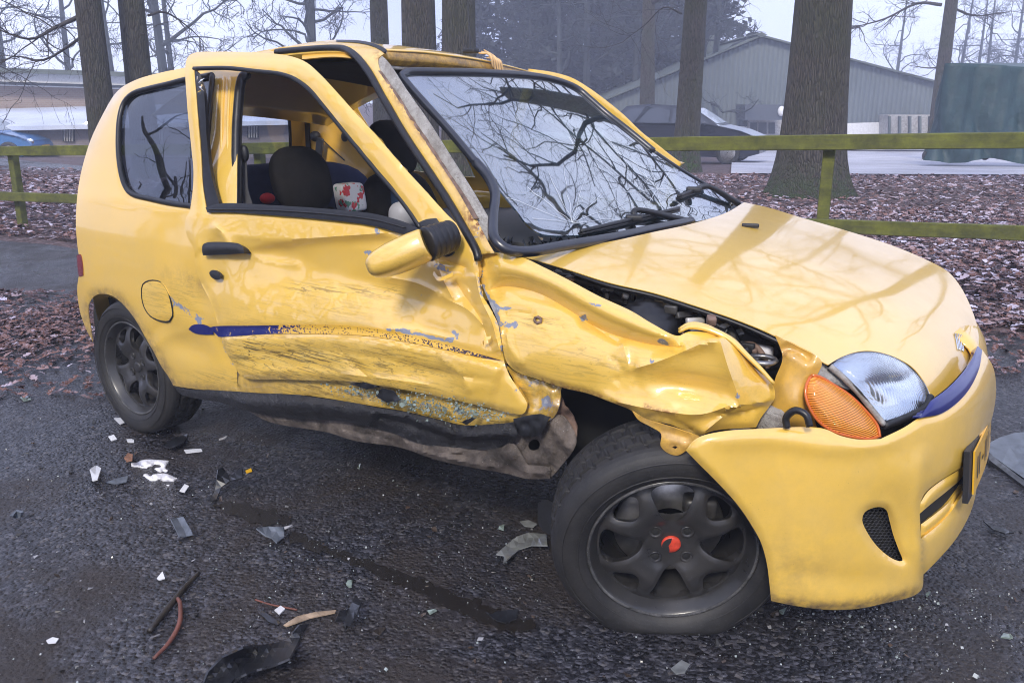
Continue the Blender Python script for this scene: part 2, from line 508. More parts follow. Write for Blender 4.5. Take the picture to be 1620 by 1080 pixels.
MAT = {}
MAT['paint'] = paint()
MAT['paint_bonnet'] = paint('bonnet_paint', crough=0.06, cior=2.5)
MAT['paint_in'] = paint('yellow_inner_paint', (0.70, 0.40, 0.05), 0.45, 0.25)
MAT['blue'] = simple('blue_paint', (0.010, 0.014, 0.13), 0.3, coat=0.6, var=0.1)
MAT['plastic'] = simple('black_plastic', (0.013, 0.0135, 0.016), 0.48, bump=0.25, bscale=600, var=0.3)
MAT['rubber'] = simple('rubber_seal', (0.010, 0.010, 0.012), 0.38, var=0.3, vscale=30)
MAT['blue_rubber'] = simple('screen_rubber', (0.014, 0.016, 0.024), 0.30, var=0.3, vscale=30, spec=0.8)
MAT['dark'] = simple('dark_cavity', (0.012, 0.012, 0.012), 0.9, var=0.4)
MAT['engine'] = simple('sooty_engine', (0.045, 0.043, 0.042), 0.42, bump=0.4, bscale=60, var=0.6, vscale=18)
MAT['metal'] = simple('worn_metal', (0.35, 0.34, 0.33), 0.4, metal=0.9, var=0.35, vscale=25)
MAT['belt'] = simple('belt_webbing', (0.05, 0.05, 0.055), 0.7)
def tyre_mat():
    t = NT('tyre_rubber'); v = t.coord()
    dust = t.ramp(t.noise(v, 14, 6, 0.7), [(0.35, 0), (0.75, 1)])
    c = t.mix(dust, (0.010, 0.010, 0.011), (0.030, 0.028, 0.027))
    fine = t.noise(v, 160, 4, 0.7)
    c = t.mix(t.ramp(fine, [(0.55, 0), (0.75, 0.6)]), c, (0.05, 0.047, 0.045))
    t.bsdf(Base__Color=c, Roughness=0.62, Normal=t.bump(fine, 0.35, 0.002)); return t.m
MAT['tyre'] = tyre_mat()
def rim_mat():
    t = NT('charcoal_rim'); v = t.coord()
    dust = t.ramp(t.noise(v, 11, 6, 0.7), [(0.35, 0), (0.75, 1)])
    c = t.mix(dust, (0.020, 0.020, 0.021), (0.042, 0.039, 0.037))
    sp = t.math('MULTIPLY', t.ramp(t.voro(v, 170), [(0.06, 1), (0.14, 0)]), t.ramp(t.noise(v, 30, 2), [(0.5, 0), (0.56, 1)]))
    c = t.mix(t.math('MULTIPLY', sp, 0.7), c, (0.14, 0.13, 0.12))
    t.bsdf(Base__Color=c, Roughness=t.math('ADD', 0.27, t.math('MULTIPLY', dust, 0.16)), Coat__Weight=0.25, Coat__Roughness=0.2, Normal=t.bump(t.noise(v, 260, 3), 0.15, 0.001)); return t.m
MAT['rim'] = rim_mat()
MAT['fabric'] = simple('seat_fabric', (0.014, 0.013, 0.013), 0.95, bump=0.6, bscale=900, var=0.4, spec=0.2)
MAT['fabric_blue'] = simple('blue_seat_fabric', (0.06, 0.10, 0.17), 0.95, bump=0.5, bscale=900, var=0.25, spec=0.2)
MAT['fabric_navy'] = simple('navy_seat_fabric', (0.02, 0.025, 0.06), 0.95, bump=0.5, bscale=900, var=0.25, spec=0.2)
MAT['lining'] = simple('roof_lining', (0.045, 0.045, 0.048), 0.95, bump=0.2, bscale=300, var=0.2)
MAT['bag_white'] = simple('white_bag', (0.62, 0.62, 0.66), 0.5, var=0.08)
MAT['red'] = simple('red_cloth', (0.55, 0.02, 0.03), 0.7, var=0.15)
MAT['glass_side'] = glass('side_glass', (0.34, 0.37, 0.42), 0.13, 0.0, 0.03)
MAT['glass_rear'] = glass('rear_glass', (0.85, 0.88, 0.92), 0.05, 0.0, 0.06)
MAT['glass_screen'] = glass('screen_glass', (0.34, 0.43, 0.46), 0.38, 0.02, 0.02)
def lamp_glass():
    t = NT('fluted_lamp_glass'); v = t.coord(scale=(1, 1, 1), rot=(0, math.radians(15), math.radians(-25)))
    w = t.n('TexWave', Scale=55, Distortion=0.3); w.bands_direction = 'Y'; t.put(w.inputs['Vector'], v)
    fr = t.n('BsdfPrincipled', Base__Color=(0.93, 0.96, 0.97), Roughness=0.06, IOR=1.35)
    fr.inputs['Transmission Weight'].default_value = 0.96
    t.put(fr.inputs['Normal'], t.bump(w.outputs['Fac'], 0.13, 0.003))
    t.t.links.new(fr.outputs[0], t.out.inputs['Surface']); return t.m
MAT['lens'] = lamp_glass()
def amber():
    t = NT('amber_lens'); v = t.coord(rot=(0, math.radians(18), math.radians(-20)))
    w = t.n('TexWave', Scale=62, Distortion=0.2); w.bands_direction = 'Z'; t.put(w.inputs['Vector'], v)
    c = t.mix(t.ramp(t.noise(v, 9, 3), [(0.35, 0), (0.65, 1)]), (0.90, 0.27, 0.02), (0.98, 0.42, 0.06))
    b = t.bsdf(Base__Color=c, Roughness=0.12, Coat__Weight=0.9, Coat__Roughness=0.03, Normal=t.bump(w.outputs['Fac'], 0.8, 0.004))
    b.inputs['Transmission Weight'].default_value = 0.08
    return t.m
MAT['amber'] = amber()
MAT['chrome'] = simple('reflector', (0.82, 0.85, 0.88), 0.12, metal=1.0, var=0.05)
MAT['plate'] = simple('plate_yellow', (0.75, 0.42, 0.02), 0.35, coat=0.4, var=0.05)
def mesh_grille():
    t = NT('dark_mesh'); t.bsdf(Base__Color=(0.02, 0.02, 0.022), Roughness=0.5); return t.m
MAT['mesh'] = mesh_grille()

def grime(name, dark, light, speck, rough=0.7, scale=7.0):
    t = NT(name); v = t.coord()
    n1 = t.noise(v, scale, 8, 0.72, 0.4); n2 = t.noise(v, scale*7, 6, 0.7)
    c = t.mix(t.ramp(n1, [(0.38, 0), (0.64, 1)]), dark, light)
    c = t.mix(t.ramp(n2, [(0.52, 0), (0.7, 0.7)]), c, dark)
    sp = t.math('MULTIPLY', t.ramp(t.voro(v, 120), [(0.06, 1), (0.16, 0)]), t.ramp(t.noise(v, 18, 3), [(0.47, 0), (0.58, 1)]))
    c = t.mix(sp, c, speck)
    t.bsdf(Base__Color=c, Roughness=rough, Normal=t.bump(t.math('ADD', n1, n2), 0.7, 0.012)); return t.m
MAT['underseal'] = grime('dirty_underseal', (0.035, 0.028, 0.023), (0.19, 0.155, 0.13), (0.35, 0.33, 0.32))
MAT['rust_metal'] = simple('rusty_metal', (0.17, 0.11, 0.085), 0.7, bump=0.5, bscale=70, var=0.6, vscale=30)
MAT['alu'] = simple('cast_alloy', (0.45, 0.44, 0.42), 0.4, metal=0.3, var=0.4, vscale=30)
MAT['greypaint'] = grime('bare_flange', (0.24, 0.22, 0.20), (0.50, 0.49, 0.47), (0.2, 0.12, 0.07), 0.5, 14.0)
MAT['worn_lip'] = grime('scraped_rim_lip', (0.03, 0.03, 0.03), (0.13, 0.13, 0.135), (0.3, 0.3, 0.3), 0.4, 16.0)
MAT['red_lamp'] = simple('tail_lamp_red', (0.16, 0.008, 0.010), 0.15, coat=0.8)
MAT['dash'] = simple('dashboard_plastic', (0.055, 0.058, 0.065), 0.6, bump=0.2, bscale=500, var=0.15)
MAT['amber_dark'] = simple('amber_rim', (0.55, 0.12, 0.015), 0.3, coat=0.5)
MAT['shard'] = simple('dark_shard', (0.05, 0.06, 0.08), 0.12, var=0.4, vscale=40, coat=0.6)
MAT['crumb'] = simple('green_glass_crumb', (0.20, 0.25, 0.225), 0.12, var=0.35, vscale=60, coat=0.5)
MAT['trim'] = grime('dusty_black_trim', (0.011, 0.011, 0.013), (0.024, 0.024, 0.028), (0.30, 0.32, 0.33), 0.5, 11.0)
MAT['crackw'] = simple('crack_white', (0.75, 0.80, 0.85), 0.3, var=0.1)
MAT['hubred'] = simple('faded_red_cap', (0.62, 0.06, 0.03), 0.45, var=0.25, vscale=80)
MAT['slate'] = simple('slate_board', (0.06, 0.07, 0.09), 0.6)
# ------------------------------------------------------------------ the wrecked car
car = empty('wrecked_hatchback', (1.1, 0, 0))
car.location = (0, 0, 0)
tag(car, 'wrecked yellow three-door hatchback with crushed side and turned front wheel', 'car')

Wz = hermite([0.05, 0.15, 0.25, 0.40, 0.58, 0.75, 0.86, 0.93, 1.02, 1.12, 1.22, 1.30, 1.36, 1.40, 1.425, 1.44],
             [0.64, 0.69, 0.72, 0.742, 0.750, 0.742, 0.722, 0.695, 0.66, 0.622, 0.582, 0.545, 0.505, 0.44, 0.32, 0.02])
Xr = hermite([0.1, 0.3, 0.5, 0.7, 0.9, 1.05, 1.2, 1.3, 1.38, 1.44], [-0.52, -0.58, -0.605, -0.605, -0.585, -0.53, -0.44, -0.34, -0.18, 0.06])
def hw(x, z):
    w = Wz(z)
    xr = Xr(z); r0 = xr+0.62
    u = np.clip((r0-x)/0.62, 0, 1)
    w = w*np.power(np.clip(1-u**3.4, 0, 1), 1/3.4)
    v = np.clip((x-2.0)/0.75, 0, 1)
    return w*np.power(np.clip(1-v**2.3, 0, 1), 1/2.3)
def g_side(x, y, z): return np.maximum(-y-hw(x, z), Xr(z)-x)
def side_off(fn):
    return lambda x, y, z: np.maximum(-y-hw(x, z)-fn(x, z), Xr(z)-x)
Z0 = lambda P: np.zeros(len(P))

# --- rear quarter panel with the wheel arch and the side window opening
QWIN = [(336, 119, 1), (294, 126), (267, 133), (233, 141), (211, 148), (197, 162), (190, 184), (187.5, 212), (188, 245), (193, 279), (200, 298), (209, 307), (239, 315), (272, 322), (318, 328, 1), (329, 201)]
QOUT = [(403, 82, 1), (340, 94), (293, 107), (255, 115), (219, 125), (192, 139), (178, 154), (167, 173), (155.5, 195), (144, 220), (133, 254), (126, 284), (121.5, 318), (120, 355), (123, 393), (127, 420), (124, 440),
        (122, 457), (126, 490), (135, 518), (147, 541, 1), (143.5, 518), (140, 495), (142, 478), (152, 466.7), (166.7, 465), (181, 470), (198, 485), (215, 507), (229.6, 533), (242.6, 555.5), (255.5, 579.6), (266.7, 596), (274, 610, 1),
        (307, 615), (345, 617.5), (376, 619.5, 1), (374, 560), (372, 420), (374, 330), (376, 210), (380, 117)]
q_disp = addf(ridge([(262, 470), (285, 486), (322, 512), (350, 540), (372, 590)], 9, 0.012, 0.15),
              blob(300, 545, 45, 26, 25, 0.030), blob(285, 452, 40, 24, 20, -0.006), cusp([(300, 523), (270, 530), (236, 556)], 9, -0.010), cusp([(272, 476), (300, 496), (336, 524)], 7, -0.010),
              blob(318, 470, 22, 40, 0, 0.02), ridge([(233, 545), (248, 520), (268, 505)], 8, 0.006),
              ridge([(205, 318), (245, 328), (320, 336)], 7, -0.004, 0.2), wobble(60, 0.0015, 3))
wear_q = dict(chip=addf(ridge([(262, 468), (275, 478), (296, 494), (322, 512)], 7, 0.75, 0.05), ridge([(350, 540), (376, 585)], 8, 0.6), blob(330, 505, 14, 9, 30, 0.5), blob(292, 448, 30, 12, 15, 0.32)),
              dirt=addf(ridge([(147, 541), (140, 495), (152, 467), (181, 470), (229, 533), (274, 610)], 10, 0.9, 0.02), ridge([(274, 611), (404, 622)], 9, 0.7, 0), blob(300, 445, 50, 16, 20, 0.5)),
              scuff=addf(blob(350, 600, 60, 12, 3, 0.5), blob(292, 470, 30, 30, 0, 0.35)), rust=Z0)
quarter = panel('quarter_panel', QOUT, g_side, MAT['paint'], car, holes=[QWIN], disp=lambda P: q_disp(P)+0.035*sstep(300, 330, P[:, 0])*sstep(300, 200, P[:, 1]),
                spacing=6.5, attrs=wear_q, rollmask=lambda P: np.maximum(sstep(170, 200, P[:, 0]), sstep(455, 462, P[:, 1])*(P[:, 0] > 138))*1.0)
# side window with its rubber
qg = panel('window_pane', QWIN, g_side, MAT['glass_side'], quarter, spacing=9, roll=0, thick=0.004, push=0.012)
def px_tube(name, pts, g, r, mat, parent, push=0.0, closed=False, seg=8, stepx=7, squash=1.0):
    l = spline(pts, stepx, closed)
    if closed: l = np.vstack([l, l[:1]])
    X, D = trace(g, l)
    X = X+D*(push/np.linalg.norm(D, axis=1))[:, None]
    return tube(name, X, r, mat, parent, seg=seg, n=0, squash=squash)
px_tube('window_seal', QWIN, g_side, 0.0095, MAT['rubber'], quarter, push=-0.003, closed=True)
# fuel flap
FLAP = [(226, 450), (236, 444), (254, 446), (264, 458), (271, 480), (273, 500), (268, 508), (255, 508), (238, 500), (228, 485), (224, 465)]
flap = panel('fuel_flap', FLAP, g_side, MAT['paint'], quarter, spacing=5, roll=0.003, push=-0.006, attrs=dict(chip=Z0, dirt=Z0, scuff=lambda P: 0.3+0*P[:, 0], rust=Z0), disp=q_disp)
px_tube('flap_gap', FLAP, g_side, 0.0028, MAT['dark'], quarter, push=-0.002, closed=True, seg=5)
panel('tail_lamp', [(121, 404, 1), (126, 402), (130, 418), (131, 436, 1), (126, 438)], g_side, MAT['red_lamp'], car, spacing=4, roll=0.0, push=-0.008, thick=0.012)
# blue end of the stripe on the quarter panel
BLUE1 = [(298, 521, 1), (303, 515), (315, 512.5), (328, 515), (336, 520, 1), (338, 529, 1), (322, 529), (308, 527)]
panel('stripe_end', BLUE1, g_side, MAT['blue'], quarter, spacing=5, roll=0, push=-0.010, thick=0, disp=q_disp)

# --- door, sprung out of its opening with the frame bent away
d_off = lambda x, z: 0.022+0.075*sstep(0.86, 1.34, z)-0.02*sstep(1.3, 1.7, x)
g_door = side_off(d_off)
DOUT = [(294, 99), (299, 88.5), (309, 83.5), (343, 82), (390, 82.7), (431, 85), (462.6, 90), (484.6, 99), (506.7, 118), (532, 145), (563, 179.6), (595, 214), (636, 261.5), (673.6, 302.4), (705, 337), (733, 365), (748, 390), (756, 418),
        (761, 461), (771.5, 482), (787, 510), (792.6, 538), (798, 573), (806, 594), (822, 618), (834, 640), (828, 654), (809, 654, 1), (769.6, 644), (698, 628), (644, 617), (590, 608), (555, 603), (512, 602), (447, 600), (394, 598.7), (380, 593), (370, 577),
        (355.5, 552), (346, 518), (333, 478), (318.5, 448), (309, 422), (307, 396), (297, 376), (292.5, 358), (294, 345, 1), (300.5, 334, 1), (305, 300), (306, 270), (303, 236), (296, 165)]
DWIN = [(307, 108, 1), (358.7, 107), (406, 112), (447, 116.7), (469, 124.5), (494, 143.4), (519, 173), (563, 227), (595, 266), (626, 302.4), (648, 331), (669, 364, 1), (636, 368), (595, 356), (547, 348), (437, 338), (327, 333, 1), (321, 296), (318, 249), (313, 186)]
CUSPS.clear()
d_disp = addf(blob(520, 440, 150, 50, 4, 0.050), blob(430, 405, 70, 24, 10, 0.020), blob(640, 470, 90, 38, 15, 0.034),
              step([(330, 352), (352, 368), (366, 392), (420, 384), (520, 372), (640, 366)], 10, 0.020, 60, 0.1),
              cusp([(333, 355), (350, 366), (366, 392)], 7, -0.012), cusp([(386, 396), (420, 412), (480, 420)], 10, -0.010), cusp([(352, 368), (430, 378), (560, 372), (640, 366)], 9, -0.007),
              step([(346, 530), (440, 530), (560, 531), (640, 542), (720, 557), (800, 578)], 4, -0.022, 80, 0.03),
              ridge([(346, 518), (440, 519), (560, 522), (640, 532), (720, 549), (800, 573)], 5, 0.006, 0.03),
              cusp([(372, 548), (420, 560), (520, 556), (600, 566), (700, 590), (790, 604)], 8, 0.010, 0.1), cusp([(400, 585), (500, 588), (620, 600), (700, 612)], 6, -0.007, 0.1), cusp([(540, 560), (575, 590), (590, 604)], 6, 0.008), cusp([(690, 562), (730, 592), (745, 625)], 8, -0.010),
              blob(460, 575, 90, 14, 3, 0.010), blob(650, 590, 70, 16, 8, 0.012), blob(745, 600, 50, 24, 12, -0.006),
              cusp([(690, 412), (700, 440), (718, 476)], 6, -0.014), cusp([(676, 405), (716, 416), (742, 425)], 7, 0.014), cusp([(752, 430), (760, 470), (778, 510), (792, 560)], 9, -0.020, 0.05),
              cusp([(718, 440), (735, 468), (760, 505), (778, 560)], 8, 0.016), cusp([(700, 470), (740, 490), (770, 520)], 6, -0.010),
              blob(735, 450, 24, 34, 0, 0.018), blob(675, 520, 50, 14, 12, 0.014), cusp([(600, 436), (660, 448), (712, 474)], 9, -0.012), cusp([(606, 520), (660, 523), (724, 538)], 6, -0.008),
              blob(330, 440, 22, 30, 20, 0.012), cusp([(312, 440), (334, 470), (345, 512)], 6, 0.006), cusp([(630, 268), (652, 262), (676, 280)], 4, 0.003), wobble(45, 0.004, 5), wobble(18, 0.0012, 9))
d_creases = list(CUSPS)
wear_d = dict(chip=addf(ridge([(606, 521), (650, 525), (690, 535), (722, 540)], 5, 0.85, 0.05), blob(722, 528, 12, 8, 50, 0.7), ridge([(752, 430), (768, 475), (790, 520), (800, 575)], 8, 0.62, 0.05), blob(700, 425, 20, 9, 25, 0.75), blob(582, 400, 12, 6, 20, 0.8),
                        blob(596, 365, 6, 12, -20, 0.7), blob(393, 402, 5, 7, 0, 0.8), blob(690, 398, 16, 6, -20, 0.6), ridge([(348, 533), (372, 580)], 6, 0.45, 0.05), blob(815, 620, 10, 24, -20, 0.6), ridge([(640, 462), (690, 470)], 4, 0.5)),
              scuff=addf(blob(470, 566, 105, 28, 3, 1.0), blob(640, 575, 80, 22, 8, 0.75), blob(390, 545, 30, 30, 0, 0.7), ridge([(440, 455), (560, 460), (650, 463)], 10, 0.6), blob(500, 490, 120, 20, 0, 0.28), blob(560, 604, 160, 7, 4, 0.7)),
              dirt=addf(ridge([(380, 596), (512, 603), (698, 629), (820, 655)], 7, 0.7, 0.02), blob(560, 545, 200, 60, 5, 0.22), blob(620, 420, 30, 12, 10, 0.3)),
              rust=Z0)
door = panel('door', DOUT, g_door, MAT['paint'], car, holes=[DWIN], disp=d_disp, spacing=4.4, attrs=wear_d, roll=0.007, rollw=5, thick=0.018, sharp=38, creases=d_creases)
# black sill strip and window channel
def strip(name, a, b, g, mat, parent, push=-0.004, thick=0.006, spacing=5.5, roll=0.004, disp=None, rollw=4.0, **k):
    return panel(name, list(a)+list(b)[::-1], g, mat, parent, spacing=spacing, roll=roll, thick=thick, push=push, disp=disp, rollw=rollw, **k)
strip('window_sill_strip', [(325, 328, 1), (349, 322), (437, 325), (548, 333), (595, 339), (642, 352), (669, 365, 1)], [(328, 336, 1), (360, 336), (437, 341), (547, 351), (595, 358.5), (636, 370), (655, 372, 1)], g_door, MAT['rubber'], door, push=-0.016, thick=0.02)
px_tube('sill_groove', [(330, 331), (437, 333), (548, 341.5), (595, 348), (640, 360)], g_door, 0.0022, MAT['plastic'], door, push=-0.022, seg=5)
strip('window_channel', [(305, 110, 1), (313, 186), (318, 249), (321, 296), (327, 331, 1)], [(312, 113, 1), (322, 145), (327, 217), (335, 280), (347, 322, 1)], g_door, MAT['rubber'], door, push=0.008, thick=0.012)
px_tube('frame_seal', [(307, 109), (358.7, 108), (406, 113), (447, 118), (468, 126), (493, 145), (518, 175), (562, 229), (594, 268), (625, 304), (647, 333), (666, 362)], g_door, 0.0075, MAT['rubber'], door, push=0.012, seg=6)
# shattered glass left in the upper corner
for i in range(9):
    c = at(318+rng.normal(0, 2.5), 124+i*3.2+rng.normal(0, 1), d=2.62)
    tri = np.array([c+rng.normal(0, 0.006, 3) for _ in range(4)])
    mesh_obj('glass_crumb', tri, [(0, 1, 2), (0, 2, 3), (0, 1, 3), (1, 2, 3)], MAT['lens'], door, False)
# door handle and lock
HAND = [(321, 387), (328, 383.5), (365, 383.5), (379, 386), (385, 393), (385.5, 401, 1), (350, 403), (321, 404, 1), (319.5, 396)]
panel('door_handle', HAND, g_door, MAT['plastic'], door, spacing=4, roll=0.014, rollw=6, push=-0.022, thick=0.03)
LOCK = [(331, 431), (336, 427), (343, 429), (349, 436), (347, 442), (340, 442), (333, 437)]
panel('door_lock', LOCK, g_door, MAT['plastic'], door, spacing=3, roll=0.004, rollw=3, push=-0.003, thick=0.01)
# stripe of blue dots along the moulding
def dot_mat():
    t = NT('dotted_blue_stripe'); c = t.coord('UV')
    sx = t.n('SeparateXYZ'); t.put(sx.inputs[0], c); u = sx.outputs[0]; v = sx.outputs[1]
    d = t.voro(t.coord('UV', scale=(1620, 1080, 1)), 0.33)
    dens = t.attr('dens')
    on = t.math('LESS_THAN', d, t.math('MULTIPLY', dens, 0.95))
    ink = t.mix(t.attr('dark'), (0.008, 0.012, 0.12), (0.035, 0.02, 0.03))
    cc = t.mix(on, (0.66, 0.40, 0.05), ink)
    cc = t.mix(t.math('MULTIPLY', t.ramp(t.noise(t.coord(), 60, 6, 0.7), [(0.6, 0), (0.66, 1)]), 0.7), cc, (0.5, 0.34, 0.1))
    t.bsdf(Base__Color=cc, Roughness=0.4, Coat__Weight=0.3); return t.m
STR = [(331, 518, 1), (340, 516), (400, 515), (470, 514), (540, 515), (600, 521), (660, 534), (720, 549), (797, 571, 1), (760, 565), (700, 552), (640, 540), (580, 531), (500, 528), (430, 528), (380, 531), (346, 533, 1)]
panel('dotted_stripe', STR, g_door, dot_mat(), door, spacing=4, roll=0, thick=0, push=-0.0045, disp=d_disp,
      attrs=dict(dens=lambda P: np.interp(P[:, 0], [330, 395, 430, 470, 560, 660, 740, 800], [1.3, 1.2, 0.72, 0.42, 0.26, 0.40, 0.60, 0.95]), dark=lambda P: sstep(420, 560, P[:, 0])))

# --- mirror: knocked down, hanging on its bellows
mc = at(628, 410, y=-0.87)
def mirror():
    # housing axis runs from the tip (lower left) to the bellows (upper right) in the photo
    A, B = at(583, 426, y=-0.90), at(676, 386, y=-0.815)
    ax = B-A; L = np.linalg.norm(ax); ax /= L
    n = np.array([0.25, -0.93, 0.28]); n -= ax*(n@ax); n /= np.linalg.norm(n); s = np.cross(ax, n)
    prof = [(0.0, 0.0), (0.0, 0.22), (0.012, 0.42), (0.05, 0.60), (0.12, 0.745), (0.24, 0.87), (0.40, 0.955), (0.60, 1.0), (0.80, 1.0), (0.94, 0.97), (0.985, 0.94), (1.0, 0.88), (0.985, 0.6), (0.98, 0.0)]
    h, d, seg = 0.039, 0.052, 32
    V = []
    for t, w in prof:
        for k in range(seg):
            a = 2*math.pi*k/seg; ca, sa = math.cos(a), math.sin(a)
            r = (abs(ca)**2.7+abs(sa)**2.7)**(-1/2.7)
            V.append(A+ax*L*t+w*r*(h*ca*s+d*sa*n))
    F = [(i*seg+k, (i+1)*seg+k, (i+1)*seg+(k+1) % seg, i*seg+(k+1) % seg) for i in range(len(prof)-1) for k in range(seg)]
    mesh_obj('mirror_housing', V, F, MAT['paint'], door, attr=dict(chip=np.zeros(len(V)), dirt=np.where(np.arange(len(V)) < seg*4, 0.9, 0.05), scuff=np.full(len(V), 0.12), rust=np.zeros(len(V))))
    E = B-ax*0.004; C = at(716, 372, y=-0.735); nn = 49
    p = np.linspace(E, C, nn); t = np.linspace(0, 1, nn)
    r = 0.0355-0.004*t+0.0030*np.abs(np.sin(t*5*math.pi))**0.6
    V2, F2 = tube_mesh(p, r, 24, squash=1.15)
    mesh_obj('mirror_bellows', V2, F2, MAT['rubber'], door)
mirror()
MFOOT = [(690, 345, 1), (700, 358), (714, 384), (718, 400), (710, 406), (697, 404), (676, 378), (662, 352, 1), (674, 347)]
panel('mirror_foot', MFOOT, g_door, MAT['plastic'], door, spacing=5, roll=0.006, push=-0.012, thick=0.012)
TAIL = [(660, 335, 1), (690, 372), (712, 400), (704, 404), (684, 388), (652, 350)]
# curls of torn sheet metal
for nm, c, w in (('torn_strip', [(688, 428), (704, 436), (722, 432)], 0.006), ('torn_strip', [(768, 541), (773, 532), (782, 532)], 0.004)):
    P3 = spline3(trace(g_door, c)[0]+np.array([[0, -0.004, 0], [0, -0.02, 0.0], [0, -0.012, 0.004]]), 14)
    V = np.concatenate([P3, P3+np.array([0.002, -0.006, -w*1.5])]); n = len(P3)
    mesh_obj(nm, V, [(i, i+1, n+i+1, n+i) for i in range(n-1)], MAT['paint'], door)
# --- roof and screen pillar
g_ws = lambda x, y, z: x+1.36*(z-0.9)-1.80+0.16*y*y
HEADER = [(604, 76), (640, 80), (671, 82), (727, 89), (756, 93.5), (800, 103), (845, 115), (872, 124)]
def roof():
    hl = spline(HEADER, 14, False)
    ys = np.interp(np.linspace(0, 1, len(hl)), [0, 1], [-0.50, 0.50])
    # the header bows forward in the middle; solve each sight line against that curved upright face
    g = lambda x, y, z: x-(1.185-0.20*y*y)
    X, D = trace(g, hl)
    n = len(X); rows = []
    for k, dx in enumerate([0.0, -0.015, -0.05, -0.12, -0.25, -0.45, -0.75, -0.95, -1.1, -1.2]):
        y = X[:, 1]
        rise = 0.036*(1-np.exp(dx/0.12))-0.30*max(0, -dx-0.35)**1.7
        edge = np.clip((np.abs(y)-0.34)/0.2, 0, 1)**2*0.035*(1 if dx < -0.03 else 0.3)
        rows.append(np.stack([X[:, 0]+dx, y, X[:, 2]+rise-edge], 1))
    V = np.concatenate(rows); F = [(i*n+j, i*n+j+1, (i+1)*n+j+1, (i+1)*n+j) for i in range(len(rows)-1) for j in range(n-1)]
    r = mesh_obj('roof', V, F, MAT['paint'], car)
    solid(r, 0.004, -1)
    # folded header under the roof lip
    low = X+np.array([0.01, 0, -0.030]); low2 = X+np.array([-0.015, 0, -0.045])
    V = np.concatenate([X+np.array([-0.004, 0, -0.006]), low, low2]); F = [(i*n+j, (i+1)*n+j, (i+1)*n+j+1, i*n+j+1) for i in range(2) for j in range(n-1)]
    h = mesh_obj('screen_header', V, F, MAT['paint_in'], car, attr=dict(chip=np.full(len(V), 0.15), dirt=np.full(len(V), 0.9), scuff=np.full(len(V), 0.2), rust=np.full(len(V), 0.2)))
    tube('header_flange', low2+np.array([0.006, 0, -0.006]), 0.006, MAT['greypaint'], h, n=0, seg=6)
    # lining
    rows = []
    for dx in [-0.03, -0.2, -0.5, -0.9, -1.25]:
        rows.append(np.stack([X[:, 0]+dx, X[:, 1]*0.98, X[:, 2]-0.035+0.0*X[:, 1]-0.05*max(0, -dx-0.6)], 1))
    V = np.concatenate(rows); F = [(i*n+j, (i+1)*n+j, (i+1)*n+j+1, i*n+j+1) for i in range(len(rows)-1) for j in range(n-1)]
    mesh_obj('roof_lining', V, F, MAT['lining'], car)
    # torn strip of orange sealant at the middle of the header
    c = trace(g, [(769, 90), (785, 100)])[0]
    for k in range(5):
        t = k/4; b = c[0]*(1-t)+c[1]*t
        p = [b+np.array([-0.03, 0, 0.012+0.01*((k*7) % 3)]), b+np.array([0.012, 0.004, 0.006]), b+np.array([0.02, 0.012, -0.035-0.008*(k % 2)])]
        tube('sealant_strip', p, [0.002, 0.005, 0.003], MAT['sealant'], h, seg=6, n=10)
    return r
MAT['sealant'] = simple('orange_sealant', (0.70, 0.46, 0.22), 0.5, bump=0.3, bscale=90, var=0.25, vscale=40)
roof_o = roof()
# roof side rail and screen pillar on the near side
PILL = [(403, 82.5, 1), (453, 73.5), (500, 66), (538, 63), (575, 65), (600, 72), (611, 82), (599, 92), (601, 110), (626, 145), (651, 186), (680, 227), (705, 265), (727, 299), (752, 343), (773, 384), (782, 400, 1), (760, 402, 1), (736, 366), (705, 313), (673, 266), (642, 218), (607, 158), (583, 113), (566, 92), (549, 84), (525, 82.5), (481, 85), (430, 91, 1)]
wear_p = dict(rust=addf(ridge([(600, 110), (640, 170), (680, 230), (728, 300), (770, 380)], 6, 0.9, 0.02), blob(745, 350, 16, 26, -30, 0.8), blob(600, 88, 10, 8, 0, 0.8)), chip=addf(ridge([(640, 165), (690, 240), (740, 330)], 7, 0.4, 0.05), blob(755, 365, 16, 22, 0, 0.45)), dirt=lambda P: 0.25+0*P[:, 0], scuff=Z0)
pillar = panel('screen_pillar', PILL, g_side, MAT['paint'], car, spacing=5, roll=0.006, attrs=wear_p, thick=0.02, disp=wobble(30, 0.002, 2))
strip('pillar_flange', [(604, 88, 1), (614, 98), (645, 145), (680, 195), (714, 249), (746, 299), (779, 355, 1)], [(598, 93, 1), (601, 110), (626, 145), (651, 186), (680, 227), (705, 265), (727, 299), (752, 343), (771, 381, 1)], g_side, MAT['flange'] if 'flange' in MAT else MAT['greypaint'], pillar, push=0.012, thick=0.003, roll=0)
strip('rust_seam', [(602, 112, 1), (630, 151), (655, 191), (684, 233), (709, 271), (731, 304), (757, 346, 1)], [(598, 112, 1), (623, 147), (649, 189), (677, 231), (702, 268), (724, 302), (749, 346, 1)], g_side, MAT['rust_metal'], pillar, push=0.0, thick=0.004, roll=0, disp=wobble(9, 0.006, 4))
px_tube('opening_seal', [(437, 83), (481, 79), (526, 76.5), (547, 78.5), (562, 88), (581, 111), (606, 155), (641, 215), (672, 262), (704, 310), (735, 363), (754, 398), (757, 412)], g_side, 0.0105, MAT['rubber'], pillar, push=-0.004)
strip('roof_gutter', [(532, 63, 1), (570, 64.5), (595, 70), (611, 78, 1)], [(532, 66, 1), (568, 68), (592, 74), (608, 83, 1)], g_side, MAT['rubber'], pillar, push=-0.006, thick=0.006, roll=0, spacing=4)
